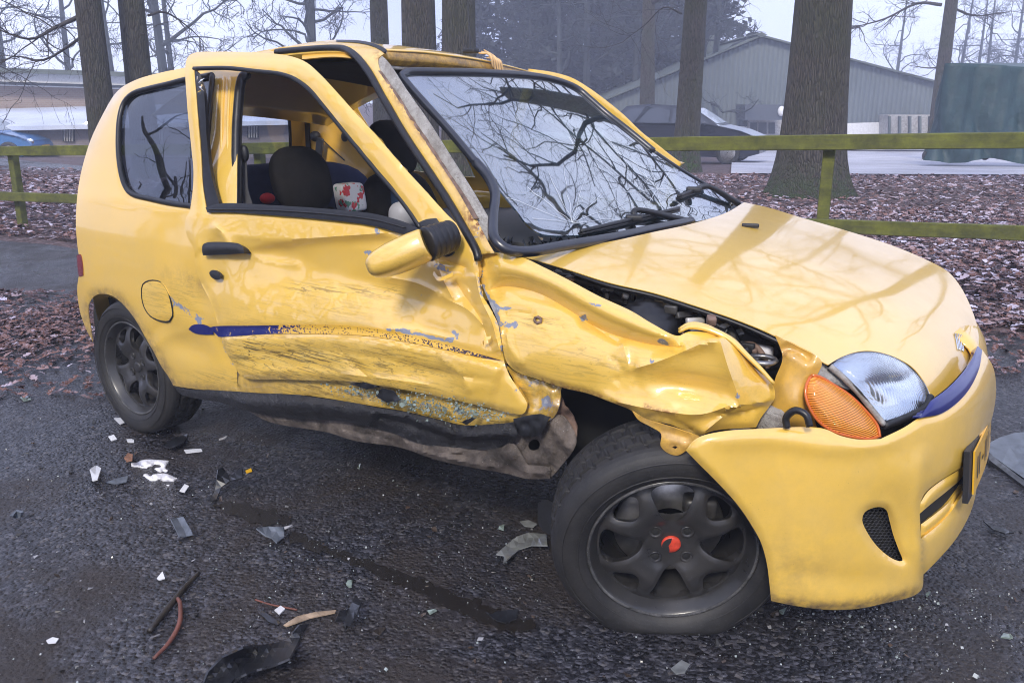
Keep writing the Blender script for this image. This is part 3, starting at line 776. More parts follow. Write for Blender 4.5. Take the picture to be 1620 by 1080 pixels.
# inner pillar panels behind the flange: dark trim
strip('pillar_trim', [(614, 99, 1), (645, 145), (680, 195), (714, 249), (746, 299), (790, 372, 1)], [(608, 99, 1), (640, 160), (676, 215), (708, 262), (740, 310), (775, 372, 1)], g_side, MAT['plastic'], pillar, push=0.045, thick=0.004, roll=0)

# --- windscreen, loose in its rubber
WSO = [(633, 119), (639, 113.5), (698, 112.5), (777, 114.5), (857, 121), (896, 131), (916, 141), (935.6, 157), (959, 178.5), (995, 206), (1034, 238), (1074, 265.5), (1105, 285), (1125, 297), (1149, 313), (1157, 325), (1152, 335), (1113, 348), (1054, 356), (975, 366), (916, 372), (857, 370), (837, 358), (817, 333), (781, 289), (750, 253.6), (710, 206), (671, 163), (643, 131)]
ws_disp = addf(ridge([(817, 333), (850, 365), (916, 372)], 40, -0.006), blob(1120, 330, 60, 30, -10, 0.004), blob(960, 300, 140, 60, 20, 0.004))
def ws_rip(P):  # crumpled glass at the far lower corner
    m = np.exp(-((P[:, 0]-1105)/42)**2-((P[:, 1]-330)/18)**2)
    return m*vnoise(P[:, 0]/9, P[:, 1]/5, 3)*0.005
wscr = panel('windscreen', WSO, g_ws, MAT['glass_screen'], car, spacing=6, roll=0, thick=0.005, disp=lambda P: ws_disp(P)+ws_rip(P))
px_tube('screen_rubber', [(781, 289), (750, 254), (710, 206), (671, 163), (643, 131), (635, 120), (642, 114.5), (698, 113.5), (777, 115.5), (857, 122), (896, 132), (916, 142), (935, 158), (959, 179), (995, 207), (1034, 239)], g_ws, 0.0115, MAT['blue_rubber'], wscr, push=-0.006)
px_tube('screen_rubber', [(1034, 239), (1074, 266), (1105, 285), (1125, 297), (1149, 313), (1158, 324)], g_ws, 0.006, MAT['blue_rubber'], wscr, push=0.0)
px_tube('loose_rubber', [(752, 256), (773, 281), (783, 305), (780, 344), (782, 376), (801, 394), (833, 398), (896, 388), (975, 375), (1034, 362), (1094, 350)], lambda x, y, z: g_ws(x, y, z)-0.045, 0.0135, MAT['blue_rubber'], wscr)
# cracks: fine white lines in the glass
cr = []
def crack(a, b, w=0.0007, jit=4):
    l = np.linspace(a, b, 7); l[1:-1] += rng.normal(0, jit, (5, 2))
    X = trace(g_ws, l)[0]-0.0
    D = rays(l); amp = (ws_disp(l)+ws_rip(l)-0.004)
    X = X+D*(amp/np.linalg.norm(D, axis=1))[:, None]
    cr.append(tube_mesh(X, w, 4))
for c0, ends in (((905, 352), [(800, 312), (835, 296), (868, 272), (892, 262), (925, 285), (958, 300), (1000, 318), (1010, 345), (960, 362), (842, 345)]), ((1040, 300), [(1000, 255), (1022, 246), (1062, 268), (1090, 300), (1085, 330), (1050, 345), (1012, 338), (985, 305)])):
    for e in ends: crack(np.array(c0, float), np.array(e, float), 0.00045, 1.1)
for k in range(30):
    a = np.array([rng.uniform(880, 1110), rng.uniform(215, 335)]); th = math.radians(rng.normal(58, 6)); L = rng.uniform(15, 60)
    b = a+np.array([math.cos(th), math.sin(th)])*L*0.5
    if inpoly(np.array([a, b]), np.array([p[:2] for p in WSO])).all(): crack(a, b, 0.00028, 0.3)
V, F = merge(cr); cko = mesh_obj('glass_cracks', V, F, MAT['crackw'] if 'crackw' in MAT else MAT['greypaint'], wscr); cko['kind'] = 'stuff'

# scuttle with broken glass below the screen
SCUT = [(786, 376, 1), (800, 350), (835, 352), (870, 372), (975, 362), (1094, 340), (1160, 318), (1185, 326, 1), (1094, 352), (975, 380), (896, 394), (840, 405), (800, 402)]
panel('scuttle', SCUT, lambda x, y, z: z-(0.795-0.02*np.abs(y)), MAT['plastic'], car, spacing=9, roll=0, thick=0.01)
# dashboard seen under the lifted glass
panel('dashboard', [(700, 330, 1), (760, 318), (830, 330), (960, 345), (1120, 318), (1130, 335), (980, 372), (850, 385), (790, 380), (740, 372)], lambda x, y, z: z-(0.865-0.10*np.clip(1.5-x, 0, 1)-0.02*y*y), MAT['dash'], car, spacing=12, roll=0.0, thick=0.05)
for k in range(70):
    px = rng.uniform(795, 1040); py = np.interp(px, [795, 850, 975, 1040], [382, 386, 370, 358])+rng.normal(0, 3)
    c = at(px, py, z=0.862+rng.uniform(0, 0.014)); s = rng.uniform(0.006, 0.017)
    d = rng.normal(0, 1, (3, 3)); d /= np.linalg.norm(d, axis=1)[:, None]
    v = np.concatenate([c+d*s, c+d*s+np.array([0, 0, 0.003])])
    mesh_obj('glass_shard', v, [(0, 1, 2), (5, 4, 3), (0, 3, 4, 1), (1, 4, 5, 2), (2, 5, 3, 0)], MAT['shard'], car, False)

# wipers
def wiper(a, b, pivot, elbow):
    A, B, Pv, El = [np.array(trace(lambda x, y, z: g_ws(x, y, z)-0.018, [q])[0][0]) for q in (a, b, pivot, elbow)]
    bl = np.linspace(A, B, 12)
    up = np.array([0.3, -0.1, 0.9])*0.008
    w = mesh_obj('wiper', *merge([tube_mesh(bl, 0.0085, 6, squash=0.6), tube_mesh(bl+up, 0.006, 6)]), MAT['plastic'], car)
    tube('wiper_arm', [(A+B)/2+up, El+up*1.5, Pv], [0.008, 0.009, 0.012], MAT['plastic'], w, seg=6, n=16)
    V, F = merge([box_mesh((A+B)/2+up*1.3, (0.05, 0.03, 0.02), 0.006, Matrix.Rotation(0.5, 3, 'Z'))]); mesh_obj('wiper_clip', V, F, MAT['plastic'], w)
wiper((918, 370), (1073, 333), (1095, 352), (1010, 338))
wiper((1072, 314), (1118, 296), (1168, 322), (1120, 300))

# --- bonnet
Hc = hermite([1.5, 1.7, 1.9, 2.1, 2.3, 2.45, 2.55, 2.62, 2.67, 2.70, 2.72], [0.925, 0.912, 0.892, 0.862, 0.816, 0.770, 0.724, 0.676, 0.62, 0.56, 0.45])
g_bon = lambda x, y, z: z-(Hc(x+np.where(y < 0, 0.20, 0.05)*y*y)-np.where(y < 0, 0.045, 0.004)*np.power(np.abs(y)/0.62, 2.2))
BON = [(824, 405, 1), (860, 401), (900, 394), (975, 380), (1034, 367), (1094, 354), (1150, 336), (1177, 320, 1), (1215.6, 328.5), (1267, 344), (1336, 364), (1405, 386), (1457, 407), (1500, 430), (1520, 454), (1536, 486), (1546, 518), (1546, 548, 1), (1531, 576), (1500, 611), (1473, 632, 1), (1471, 620), (1447, 584), (1420, 566.5), (1384, 555.6), (1358, 556), (1330, 565), (1310, 577, 1), (1258, 549), (1224, 530), (1172, 508), (1085, 478.5), (1034, 463), (961, 446), (895, 425), (844, 410.4)]
b_disp = addf(ridge([(1180, 360), (1280, 420), (1400, 480), (1500, 530)], 40, -0.004), ridge([(900, 405), (1100, 450), (1290, 520), (1400, 540)], 30, -0.006), wobble(120, 0.003, 8))
wear_b = dict(chip=Z0, scuff=Z0, rust=Z0, dirt=lambda P: 0.05+0*P[:, 0])
bonnet = panel('bonnet', BON, g_bon, MAT['paint_bonnet'], car, spacing=8, disp=b_disp, roll=0.0, rollw=4, attrs=wear_b, thick=0.002)
px_tube('bonnet_edge_seal', [(905, 432), (961, 451), (1034, 468), (1085, 484), (1172, 514), (1224, 537), (1262, 556)], g_bon, 0.006, MAT['rubber'], bonnet, push=0.02, seg=6)
# washer nozzle and badge
V, F = box_mesh((0, 0, 0), (0.05, 0.016, 0.012), 0.004, Matrix.Rotation(0.4, 3, 'Z'))
mesh_obj('washer_nozzle', V+trace(g_bon, [(1187, 360)])[0][0]+np.array([0, 0, 0.006]), F, MAT['plastic'], bonnet)
bp = trace(g_bon, [(1508, 527), (1521, 530), (1524, 556), (1513, 552)])[0]
badge = []
for k in range(5):
    t = (k+0.5)/5
    a = bp[0]*(1-t)+bp[1]*t; b = bp[3]*(1-t)+bp[2]*t
    badge.append(tube_mesh(np.linspace(a, b, 4)+np.array([0.002, -0.001, 0.001]), 0.0017, 6))
mesh_obj('badge', *merge(badge), MAT['chrome'], bonnet)

# --- crushed front wing
g_wing = side_off(lambda x, z: 0.0*x-0.03*sstep(0.62, 0.88, z))
WING = [(758, 396, 1), (823, 406), (861, 423), (902, 444), (947, 468), (999, 492), (1034, 513), (1072, 531), (1088, 525), (1112, 525), (1138, 529), (1155, 542), (1176, 563), (1200, 587), (1221, 605), (1226, 628), (1217, 643), (1203, 662), (1196, 676, 1), (1130, 681), (1106, 690, 1), (1062, 672), (1013, 660), (997, 648), (964, 635), (933, 623), (888, 612.5), (854, 601), (816, 587), (802, 573), (796, 553), (788, 511), (775, 480), (760, 442), (757, 414)]
CUSPS.clear()
w_disp = addf(ridge([(770, 420), (800, 422), (861, 441), (947, 486), (1034, 524), (1078, 536)], 19, -0.034, 0.06),
              cusp([(766, 462), (800, 453), (850, 463), (900, 490), (940, 516), (985, 534), (1040, 546), (1086, 549)], 10, 0.024, 0.05),
              blob(880, 560, 120, 50, 12, -0.024), blob(845, 470, 40, 10, 15, 0.010),
              blob(924, 507, 9, 11, 0, 0.010), cusp([(928, 508), (955, 527), (985, 546)], 7, 0.010), cusp([(984, 538), (990, 562), (1000, 592)], 9, -0.008), cusp([(965, 560), (985, 590), (970, 606)], 8, 0.005),
              cusp([(1137, 530), (1150, 575), (1166, 622), (1172, 650)], 34, -0.060, 0.06), cusp([(1137, 530), (1090, 552), (1040, 572), (1000, 584)], 15, -0.022, 0.1),
              blob(1090, 612, 60, 20, 8, 0.030), cusp([(1060, 549), (1086, 545), (1112, 537), (1138, 530)], 7, -0.014, 0.1),
              cusp([(930, 624), (1000, 641), (1060, 652), (1110, 655), (1168, 636)], 13, -0.018), cusp([(1106, 690), (1140, 662), (1168, 642)], 10, -0.016), cusp([(1020, 655), (1062, 664), (1104, 686)], 6, 0.010),
              cusp([(792, 500), (812, 494), (850, 498)], 7, 0.006), cusp([(800, 520), (806, 548), (830, 580)], 9, -0.008),
              wobble(60, 0.003, 21), wobble(15, 0.0005, 22), lambda P: 0.05*sstep(1060, 1230, P[:, 0]))
w_creases = list(CUSPS)
wear_w = dict(chip=addf(ridge([(760, 420), (768, 462), (785, 505), (796, 555)], 9, 0.6, 0.05), blob(770, 492, 14, 22, 0, 0.75), blob(810, 512, 18, 10, 0, 0.75), blob(800, 488, 18, 4, 0, 0.8), blob(923, 503, 9, 9, 0, 0.95), blob(943, 482, 12, 4, 15, 0.9), blob(1050, 541, 14, 5, 15, 0.95), blob(1032, 570, 9, 8, 0, 0.6), blob(1167, 627, 7, 7, 0, 0.85), blob(1150, 640, 7, 4, 0, 0.6)),
              rust=addf(ridge([(1015, 640), (1040, 648), (1075, 656)], 4, 0.9, 0.05), ridge([(854, 602), (888, 613), (933, 624), (964, 636), (997, 649)], 6, 0.9, 0.02)),
              dirt=addf(ridge([(802, 574), (854, 602), (933, 624), (997, 649), (1106, 690)], 8, 0.7, 0), blob(850, 450, 60, 14, 15, 0.25)), scuff=addf(blob(850, 510, 40, 10, 5, 0.5), blob(930, 570, 90, 30, 10, 0.28), lambda P: 0.08+0*P[:, 0]))
wing = panel('wing', WING, g_wing, MAT['paint'], car, disp=w_disp, spacing=4.2, roll=0.008, rollw=5, attrs=wear_w, thick=0.003, sharp=38, creases=w_creases)
# rolled upper flange of the wing, turned over in a doubled fold
for k, (pu, dy) in enumerate(((0.012, -5), (0.028, -9))):
    l = [(1074, 530+dy), (1090, 522+dy), (1112, 521+dy*0.6), (1140, 528), (1160, 542+dy*0.3), (1182, 562), (1206, 586), (1224, 606)]
    px_tube('folded_flange', l, g_wing, [0.006, 0.011, 0.011, 0.009, 0.008, 0.006], MAT['paint'], wing, push=pu, seg=8, squash=0.6)
# side repeater hole
px_tube('repeater_hole', [(846, 503), (851, 501), (856, 504), (856, 509), (850, 511), (846, 508)], g_wing, 0.0035, MAT['rust_metal'], wing, push=-0.010+0.0, closed=True, seg=6)
# bent bracket below the wing
TAB = [(1000, 650, 1), (1020, 662), (1062, 675), (1106, 690, 1), (1086, 712), (1072, 720), (1056, 716), (1045, 705), (1046, 686), (1030, 675), (1010, 664)]
tab = panel('wing_bracket', TAB, g_wing, MAT['paint_in'], car, spacing=5, roll=0.004, thick=0.003, push=-0.045, holes=[[(1052, 664), (1057, 660), (1063, 663), (1063, 670), (1057, 672), (1052, 669)], [(1063, 707), (1068, 705), (1072, 707), (1068, 710)]], attrs=dict(chip=Z0, scuff=Z0, dirt=lambda P: 0.5+0*P[:, 0], rust=lambda P: 0.2+0*P[:, 0]), disp=ridge([(1010, 660), (1050, 680), (1100, 695)], 8, 0.012))
# --- front bumper
Wb = hermite([0.10, 0.17, 0.25, 0.40, 0.55, 0.62, 0.67, 0.72], [0.715, 0.735, 0.742, 0.748, 0.745, 0.735, 0.70, 0.62])
Lb = hermite([0.10, 0.17, 0.25, 0.36, 0.46, 0.55, 0.60, 0.64, 0.68, 0.72], [0.755, 0.765, 0.765, 0.76, 0.758, 0.75, 0.735, 0.70, 0.63, 0.5])
def g_bump(x, y, z):
    w, l = Wb(z), Lb(z)
    v = np.clip((x-2.0)/l, 0, 5)
    a = np.power(np.abs(y)/w, 2.7)+np.power(v, 2.7)
    return (np.power(a, 1/2.7)-1)*0.74
BUMP = [(1085, 712, 1), (1094, 700), (1106, 691), (1143, 682), (1200, 678), (1300, 677), (1330, 689), (1360, 695), (1393, 694, 1), (1430, 676), (1456, 660), (1491, 651), (1527, 622), (1548, 585), (1554, 553, 1), (1571, 580), (1576, 615), (1572, 650), (1564, 680), (1549, 735), (1543, 784), (1535, 811), (1513, 851), (1482, 887), (1461, 908, 1), (1459, 930), (1447, 941), (1402, 953), (1358, 962), (1313, 964), (1260, 958), (1220, 950, 1), (1217, 920), (1213, 890), (1204, 858), (1190, 832), (1166, 797), (1128, 755.6), (1105, 733)]
VENT = [(1364, 822), (1368, 810), (1378, 804), (1393, 801.5), (1402, 806), (1407, 822), (1413, 845), (1421, 867), (1427.6, 886.7), (1416, 885), (1393, 869), (1374, 845)]
GRIL = [(1455, 812, 1), (1456, 797), (1463, 780), (1480, 765), (1500, 752), (1529, 734, 1), (1532, 765), (1521, 785), (1495, 820), (1457, 852, 1)]
bm_disp = addf(lambda P: -0.085*sstep(1250, 1085, P[:, 0]), ridge([(1462, 700), (1455, 760), (1452, 830), (1456, 905)], 12, -0.010, 0.15), blob(1412, 840, 30, 52, -14, 0.024), ridge([(1380, 796), (1403, 797), (1424, 830), (1436, 884)], 7, -0.004, 0.1),
               ridge([(1240, 905), (1340, 915), (1440, 918)], 20, 0.006), ridge([(1120, 700), (1220, 696), (1330, 708), (1440, 690)], 14, -0.006, 0.1), blob(1432, 752, 30, 30, 0, -0.006),
               lambda P: 0.032*sstep(1456, 1462, P[:, 0])*sstep(785, 812, P[:, 1]))
wear_bm = dict(chip=Z0, scuff=Z0, rust=Z0, dirt=addf(ridge([(1220, 950), (1313, 963), (1447, 941)], 12, 0.9, 0), blob(1250, 900, 60, 50, 0, 0.25), lambda P: 0.10+0*P[:, 0]))
bumper = panel('bumper', BUMP, g_bump, MAT['paint'], car, holes=[VENT, GRIL], disp=bm_disp, spacing=6.5, roll=0.012, rollw=5, attrs=wear_bm, thick=0.006)
# far half of the bumper
def far_bumper():
    zs = np.linspace(0.15, 0.66, 16); V = []; n = 22
    for z in zs:
        for t in np.linspace(0, 1, n):
            a = t*math.pi/2
            c, s = math.cos(a)**(2/2.7), math.sin(a)**(2/2.7)
            V.append((2.0+(Lb(z)*0.955-0.004)*c, 0.06+(Wb(z)-0.06)*s, z))
    F = [(i*n+j, i*n+j+1, (i+1)*n+j+1, (i+1)*n+j) for i in range(len(zs)-1) for j in range(n-1)]
    o = mesh_obj('bumper_skin', V, F, MAT['paint'], bumper); solid(o, 0.005, -1)
far_bumper()
# lower grille blades, duct and mesh
strip('grille_blade', [(1455, 812, 1), (1475, 795), (1500, 775), (1520, 757), (1527, 744, 1)], [(1455, 797, 1), (1468, 777), (1495, 756), (1512, 746), (1525, 738, 1)], g_bump, MAT['paint'], bumper, push=0.030, thick=0.012, roll=0.012, spacing=4.5)
strip('grille_blade', [(1457, 850, 1), (1480, 833), (1505, 808), (1522, 780, 1)], [(1457, 829, 1), (1480, 812), (1500, 795), (1522, 765, 1)], g_bump, MAT['paint'], bumper, push=0.045, thick=0.012, roll=0.012, spacing=4.5)
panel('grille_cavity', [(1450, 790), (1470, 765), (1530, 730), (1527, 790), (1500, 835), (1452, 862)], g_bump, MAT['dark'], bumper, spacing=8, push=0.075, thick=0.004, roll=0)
hexV = []; hexF = []
s = 4.6
for r in range(-2, 22):
    for c in range(-2, 14):
        cx = 1360+c*s*math.sqrt(3)*0.82+(r % 2)*s*math.sqrt(3)*0.41; cy_ = 798+r*s*1.0
        if not inpoly(np.array([[cx, cy_]]), spline([(1358, 822), (1365, 803), (1393, 795), (1408, 804), (1420, 840), (1434, 892), (1410, 892), (1370, 850)], 5))[0]: continue
        b = len(hexV)
        for k in range(6):
            a = math.radians(60*k+30); hexV.append((cx+s*0.80*math.cos(a), cy_+s*0.66*math.sin(a)))
        hexF.append(tuple(range(b, b+6)))
X, D = trace(g_bump, np.array(hexV)); X = X+D/np.linalg.norm(D, axis=1)[:, None]*0.050
bmx = bmesh.new(); vv = [bmx.verts.new(x) for x in X]
for f in hexF: bmx.faces.new([vv[i] for i in f])
bmesh.ops.remove_doubles(bmx, verts=bmx.verts, dist=0.0012)
me = bpy.data.meshes.new('vent_mesh'); bmx.to_mesh(me); bmx.free(); me.materials.append(MAT['mesh'])
vm = link(bpy.data.objects.new('vent_mesh', me), bumper)
wf = vm.modifiers.new('wire', 'WIREFRAME'); wf.thickness = 0.0022
panel('vent_duct', [(1356, 815), (1375, 796), (1408, 798), (1440, 893), (1405, 893), (1366, 850)], g_bump, MAT['dark'], bumper, spacing=9, push=0.085, thick=0.003, roll=0)
# blue lip under the bonnet
strip('blue_lip', [(1472, 634, 1), (1500, 613), (1531, 578), (1547, 547, 1)], [(1455, 661, 1), (1491, 653), (1527, 624), (1548, 586), (1554, 554, 1)], lambda x, y, z: g_bump(x, y, z)-0.004, MAT['blue'], bumper, push=-0.006, thick=0.02, roll=0.010, spacing=4.5)
# number plate in its holder
def plate():
    A = at(1518, 790, y=-0.27)+np.array([0.018, -0.004, 0.004]); n = 15
    pts = [A]
    for k in range(n-1):
        a = math.radians(90+np.interp(k/(n-2), [0, 0.35, 1], [0.5, 2, 9])); pts.append(pts[-1]+np.array([math.cos(a), math.sin(a), 0])*0.52/(n-1))
    pts = np.array(pts)
    def ribbon(name, off, lo, hi, trim, mat, parent, th):
        V = []
        P_ = pts[trim:n-trim] if trim else pts
        for p_ in P_:
            for h in np.linspace(lo, hi, 4): V.append(p_+np.array([off-0.10*h, 0, h]))
        F = [(i*4+q, (i+1)*4+q, (i+1)*4+q+1, i*4+q+1) for i in range(len(P_)-1) for q in range(3)]
        o = mesh_obj(name, V, F, mat, parent, False); return solid(o, th, -1)
    h = ribbon('plate_holder', 0.0, -0.008, 0.118, 0, MAT['plastic'], bumper, 0.012)
    ribbon('number_plate', 0.006, 0.003, 0.108, 1, MAT['plate'], bumper, 0.004)
    for k, (a, b, c, d) in enumerate([(1.9, 0.03, 2.2, 0.085), (2.7, 0.03, 3.0, 0.085), (3.9, 0.052, 4.6, 0.06), (5.4, 0.03, 5.7, 0.085), (6.2, 0.03, 6.5, 0.085), (7.3, 0.03, 7.6, 0.085), (8.6, 0.052, 9.3, 0.06), (10.0, 0.03, 10.3, 0.085), (11.0, 0.03, 11.3, 0.085)]):
        q = lambda t, hh: np.array([np.interp(t, range(n), pts[:, m]) for m in range(3)])+np.array([0.0075-0.10*hh, 0, hh])
        mesh_obj('plate_character', [q(a, b), q(c, b), q(c, d), q(a, d)], [(0, 1, 2, 3)], MAT['plastic'], bumper, False)
plate()

# --- head lamp and turn signal
g_lamp = lambda x, y, z: np.maximum(g_bump(x, y, np.minimum(z, 0.60)), -9)+0.40*np.clip(z-0.60, 0, 1)
lamp_g = lambda x, y, z: x-(2.76-0.55*np.abs(np.clip(y, -2, 0))**1.75-0.55*(z-0.56)-0.5*np.clip(z-0.66, 0, 1))
LENS = [(1313, 579, 1), (1331, 565), (1358, 557), (1384, 556.5), (1415.6, 565), (1442, 583), (1464, 608), (1471.5, 625, 1), (1463, 641), (1429, 659), (1398, 669, 1), (1380, 647), (1358, 620), (1336, 598)]
lamp = panel('headlamp', LENS, lamp_g, MAT['lens'], car, spacing=6, roll=0.02, rollw=9, thick=0.004, disp=blob(1390, 610, 70, 45, 20, -0.03))
panel('reflector', [(1315, 580), (1358, 560), (1415, 568), (1460, 610), (1468, 626), (1428, 655), (1398, 664), (1358, 618)], lamp_g, MAT['chrome'], lamp, spacing=7, roll=0, thick=0.002, push=0.035, disp=blob(1400, 612, 45, 35, 20, 0.06))
px_tube('lamp_rim', [(1313, 579), (1336, 599), (1358, 621), (1380, 648), (1398, 671)], lamp_g, 0.007, MAT['greypaint'], lamp, push=0.006, seg=6)
px_tube('lamp_rim', [(1398, 673), (1429, 662), (1464, 644), (1472, 626)], lamp_g, 0.0085, MAT['plastic'], lamp, push=0.006, seg=6)
IND = [(1284, 594), (1277, 605), (1274.5, 624), (1282, 647), (1296, 667), (1318, 682), (1349, 691), (1376, 694), (1392, 690, 1), (1388, 673), (1371, 651), (1344, 625), (1318, 608), (1297, 596)]
ind = panel('turn_signal', IND, lamp_g, MAT['amber'], car, spacing=5, roll=0.02, rollw=8, thick=0.02, disp=blob(1325, 645, 50, 30, 45, -0.02))
px_tube('lens_rim', IND, lamp_g, 0.0035, MAT['amber_dark'], ind, push=0.014, closed=True, seg=6)
panel('lamp_housing', [(1286, 574), (1300, 573), (1318, 590), (1345, 616), (1300, 598), (1284, 594)], lamp_g, MAT['greypaint'], lamp, spacing=5, push=0.02, thick=0.01, roll=0.01)
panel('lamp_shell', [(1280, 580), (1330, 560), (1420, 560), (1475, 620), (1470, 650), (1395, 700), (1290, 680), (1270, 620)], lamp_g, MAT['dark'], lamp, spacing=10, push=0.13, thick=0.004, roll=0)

# --- engine bay seen through the gap
panel('inner_wing', [(1226, 530, 1), (1262, 548), (1300, 572), (1290, 600), (1284, 640), (1292, 676, 1), (1225, 678), (1215, 650), (1226, 600), (1238, 565)], lambda x, y, z: -y-0.60+0.25*(x-2.35), MAT['paint_in'], car, spacing=6, roll=0.012, rollw=8, thick=0.003,
      attrs=dict(chip=Z0, scuff=Z0, dirt=lambda P: 0.35+0*P[:, 0], rust=blob(1240, 560, 16, 10, 0, 0.8)), disp=addf(blob(1255, 640, 22, 30, 0, -0.02), ridge([(1236, 548), (1262, 556), (1285, 572)], 6, 0.02)))
def bay():
    # dark inner well of the engine bay
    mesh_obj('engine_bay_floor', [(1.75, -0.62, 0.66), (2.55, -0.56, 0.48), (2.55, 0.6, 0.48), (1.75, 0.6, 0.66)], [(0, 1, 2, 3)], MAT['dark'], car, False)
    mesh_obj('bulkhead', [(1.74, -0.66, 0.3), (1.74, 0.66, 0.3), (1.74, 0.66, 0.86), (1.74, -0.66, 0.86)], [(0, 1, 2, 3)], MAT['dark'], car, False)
    c = at(1026, 492, y=-0.575)
    prof = [(0.0, 0.034), (0.012, 0.034), (0.014, 0.026), (0.032, 0.025), (0.035, 0.018), (0.050, 0.016), (0.053, 0.006), (0.064, 0.004), (0.066, -0.006), (0.076, -0.010), (0.08, -0.05), (0.082, -0.2)]
    V, F = lathe_mesh(prof, 28); V = V[:, [0, 2, 1]]; F = [f[::-1] for f in F]
    mesh_obj('strut_tower', V+c+np.array([0, 0, 0.0]), F, MAT['rubber'], car)
    for a, b, r in ((at(1000, 488, y=-0.50), at(1130, 522, y=-0.47), 0.02), (at(1080, 508, y=-0.50), at(1200, 552, y=-0.48), 0.024), (at(880, 438, y=-0.54), at(990, 484, y=-0.50), 0.014), (at(1100, 506, y=-0.44), at(1230, 560, y=-0.44), 0.03), (at(1120, 512, y=-0.53), at(1165, 545, y=-0.53), 0.012)):
        m = (a+b)/2+np.array([0, 0.02, 0.012]); tube('hose', [a, m, b], r, MAT['engine'], car, n=16)
    for p in ([(1052, 530), (1060, 508), (1070, 512), (1082, 535)], [(1165, 548), (1190, 545), (1206, 560), (1215, 582)]):
        tube('metal_pipe', ats(p, y=-0.52), 0.007, MAT['rust_metal'], car, n=16)
    tube('metal_pipe', ats([(985, 470), (998, 480), (1000, 494)], y=-0.50), 0.006, MAT['metal'], car, n=10)
    for k in range(60):
        px = rng.uniform(880, 1200); yb_ = np.interp(px, [895, 961, 1034, 1085, 1172, 1224], [425, 446, 463, 478, 508, 530]); yw_ = np.interp(px, [861, 902, 947, 999, 1034, 1072, 1138, 1176, 1200], [423, 444, 468, 492, 513, 528, 527, 560, 585])
        py = yb_+8+(yw_-yb_-8)*rng.uniform(0.2, 1.0)
        cc = at(px, py, y=-0.585+rng.uniform(0, 0.08)); s = rng.uniform(0.006, 0.026, 3)*np.array([1.8, 1, 1])
        V, F = box_mesh(cc, s, 0.004, Matrix.Rotation(rng.uniform(0, 3), 3, 'Z') @ Matrix.Rotation(rng.uniform(-.5, .5), 3, 'X'))
        mesh_obj('engine_part', V, F, [MAT['engine'], MAT['engine'], MAT['rust_metal'], MAT['plastic'], MAT['engine'], MAT['alu'], MAT['plastic']][k % 7], car)
    # ring and spring seat by the tower top
    V, F = lathe_mesh([(0.03, 0.0), (0.036, 0.006), (0.03, 0.012), (0.024, 0.006), (0.03, 0.0)], 20); V = V[:, [0, 2, 1]]
    mesh_obj('strut_ring', V+at(1205, 573, y=-0.58), F, MAT['metal'], car)
    V, F = box_mesh(at(1192, 560, y=-0.50), (0.09, 0.03, 0.05), 0.012); mesh_obj('washer_bottle', V, F, MAT['bag_white'], car)
    V, F = box_mesh(at(1222, 664, y=-0.58), (0.07, 0.03, 0.07), 0.015); mesh_obj('grey_duct', V, F, MAT['greypaint'], car)
    tube('cable_loop', ats([(1245, 676), (1244, 660), (1258, 649), (1275, 656), (1281, 674)], y=-0.66), 0.008, MAT['rubber'], car, n=24)
bay()
# inner arch liner, dark
strip('wheel_arch_liner', [(880, 610, 1), (940, 625), (1000, 650), (1050, 690, 1)], [(900, 760, 1), (960, 790), (1000, 800), (1060, 780, 1)], lambda x, y, z: -y-0.52, MAT['liner'] if 'liner' in MAT else MAT['dark'], car, spacing=12, push=0, thick=0.01, roll=0)
panel('wheel_arch_liner', [(152, 472), (170, 470), (205, 492), (255, 580), (285, 625), (200, 640), (158, 560)], lambda x, y, z: -y-0.50, MAT['dark'], car, spacing=14, roll=0, thick=0.01)
# --- broken front pillar foot
panel('pillar_foot', [(798, 575, 1), (816, 588), (854, 602), (888, 613, 1), (884, 645), (874, 662), (845, 670), (822, 660), (834, 640), (822, 618)], g_side, MAT['paint'], car, spacing=5, push=0.03, thick=0.004, roll=0.006, attrs=dict(chip=lambda P: 0.42+blob(865, 634, 8, 8, 0, 0.6)(P), scuff=lambda P: 0.3+0*P[:, 0], dirt=lambda P: 0.6+0*P[:, 0], rust=lambda P: 0.35*(P[:, 0] > 868)),
      disp=addf(wobble(14, 0.012, 31), ridge([(850, 600), (853, 630), (850, 665)], 5, 0.01), ridge([(872, 612), (876, 640), (868, 664)], 4, -0.012)))
panel('torn_bracket', [(812, 662, 1), (850, 655), (870, 660, 1), (852, 688), (828, 690), (815, 680)], g_side, MAT['plastic'], car, spacing=5, push=0.005, thick=0.006, roll=0.006, disp=wobble(12, 0.014, 33))
panel('jacking_plate', [(800, 706, 1), (830, 672), (862, 662), (884, 656), (905, 676), (912, 700), (885, 740), (870, 757, 1), (835, 755), (808, 738)], g_side, MAT['underseal'], car, spacing=5, push=0.05, thick=0.004, roll=0.006, holes=[[(836, 703), (841, 696), (849, 695), (854, 701), (852, 709), (845, 712), (838, 710)]],
      disp=addf(wobble(22, 0.02, 35), ridge([(870, 664), (885, 690), (900, 712)], 6, -0.02), ridge([(825, 735), (850, 745), (880, 738)], 6, 0.02)))
panel('hinge_post', [(884, 612, 1), (893, 640), (908, 660), (912, 690), (898, 705), (880, 668), (872, 664), (884, 645)], g_side, MAT['rust_metal'], car, spacing=5, push=0.06, thick=0.004, roll=0.004, disp=wobble(16, 0.02, 37))

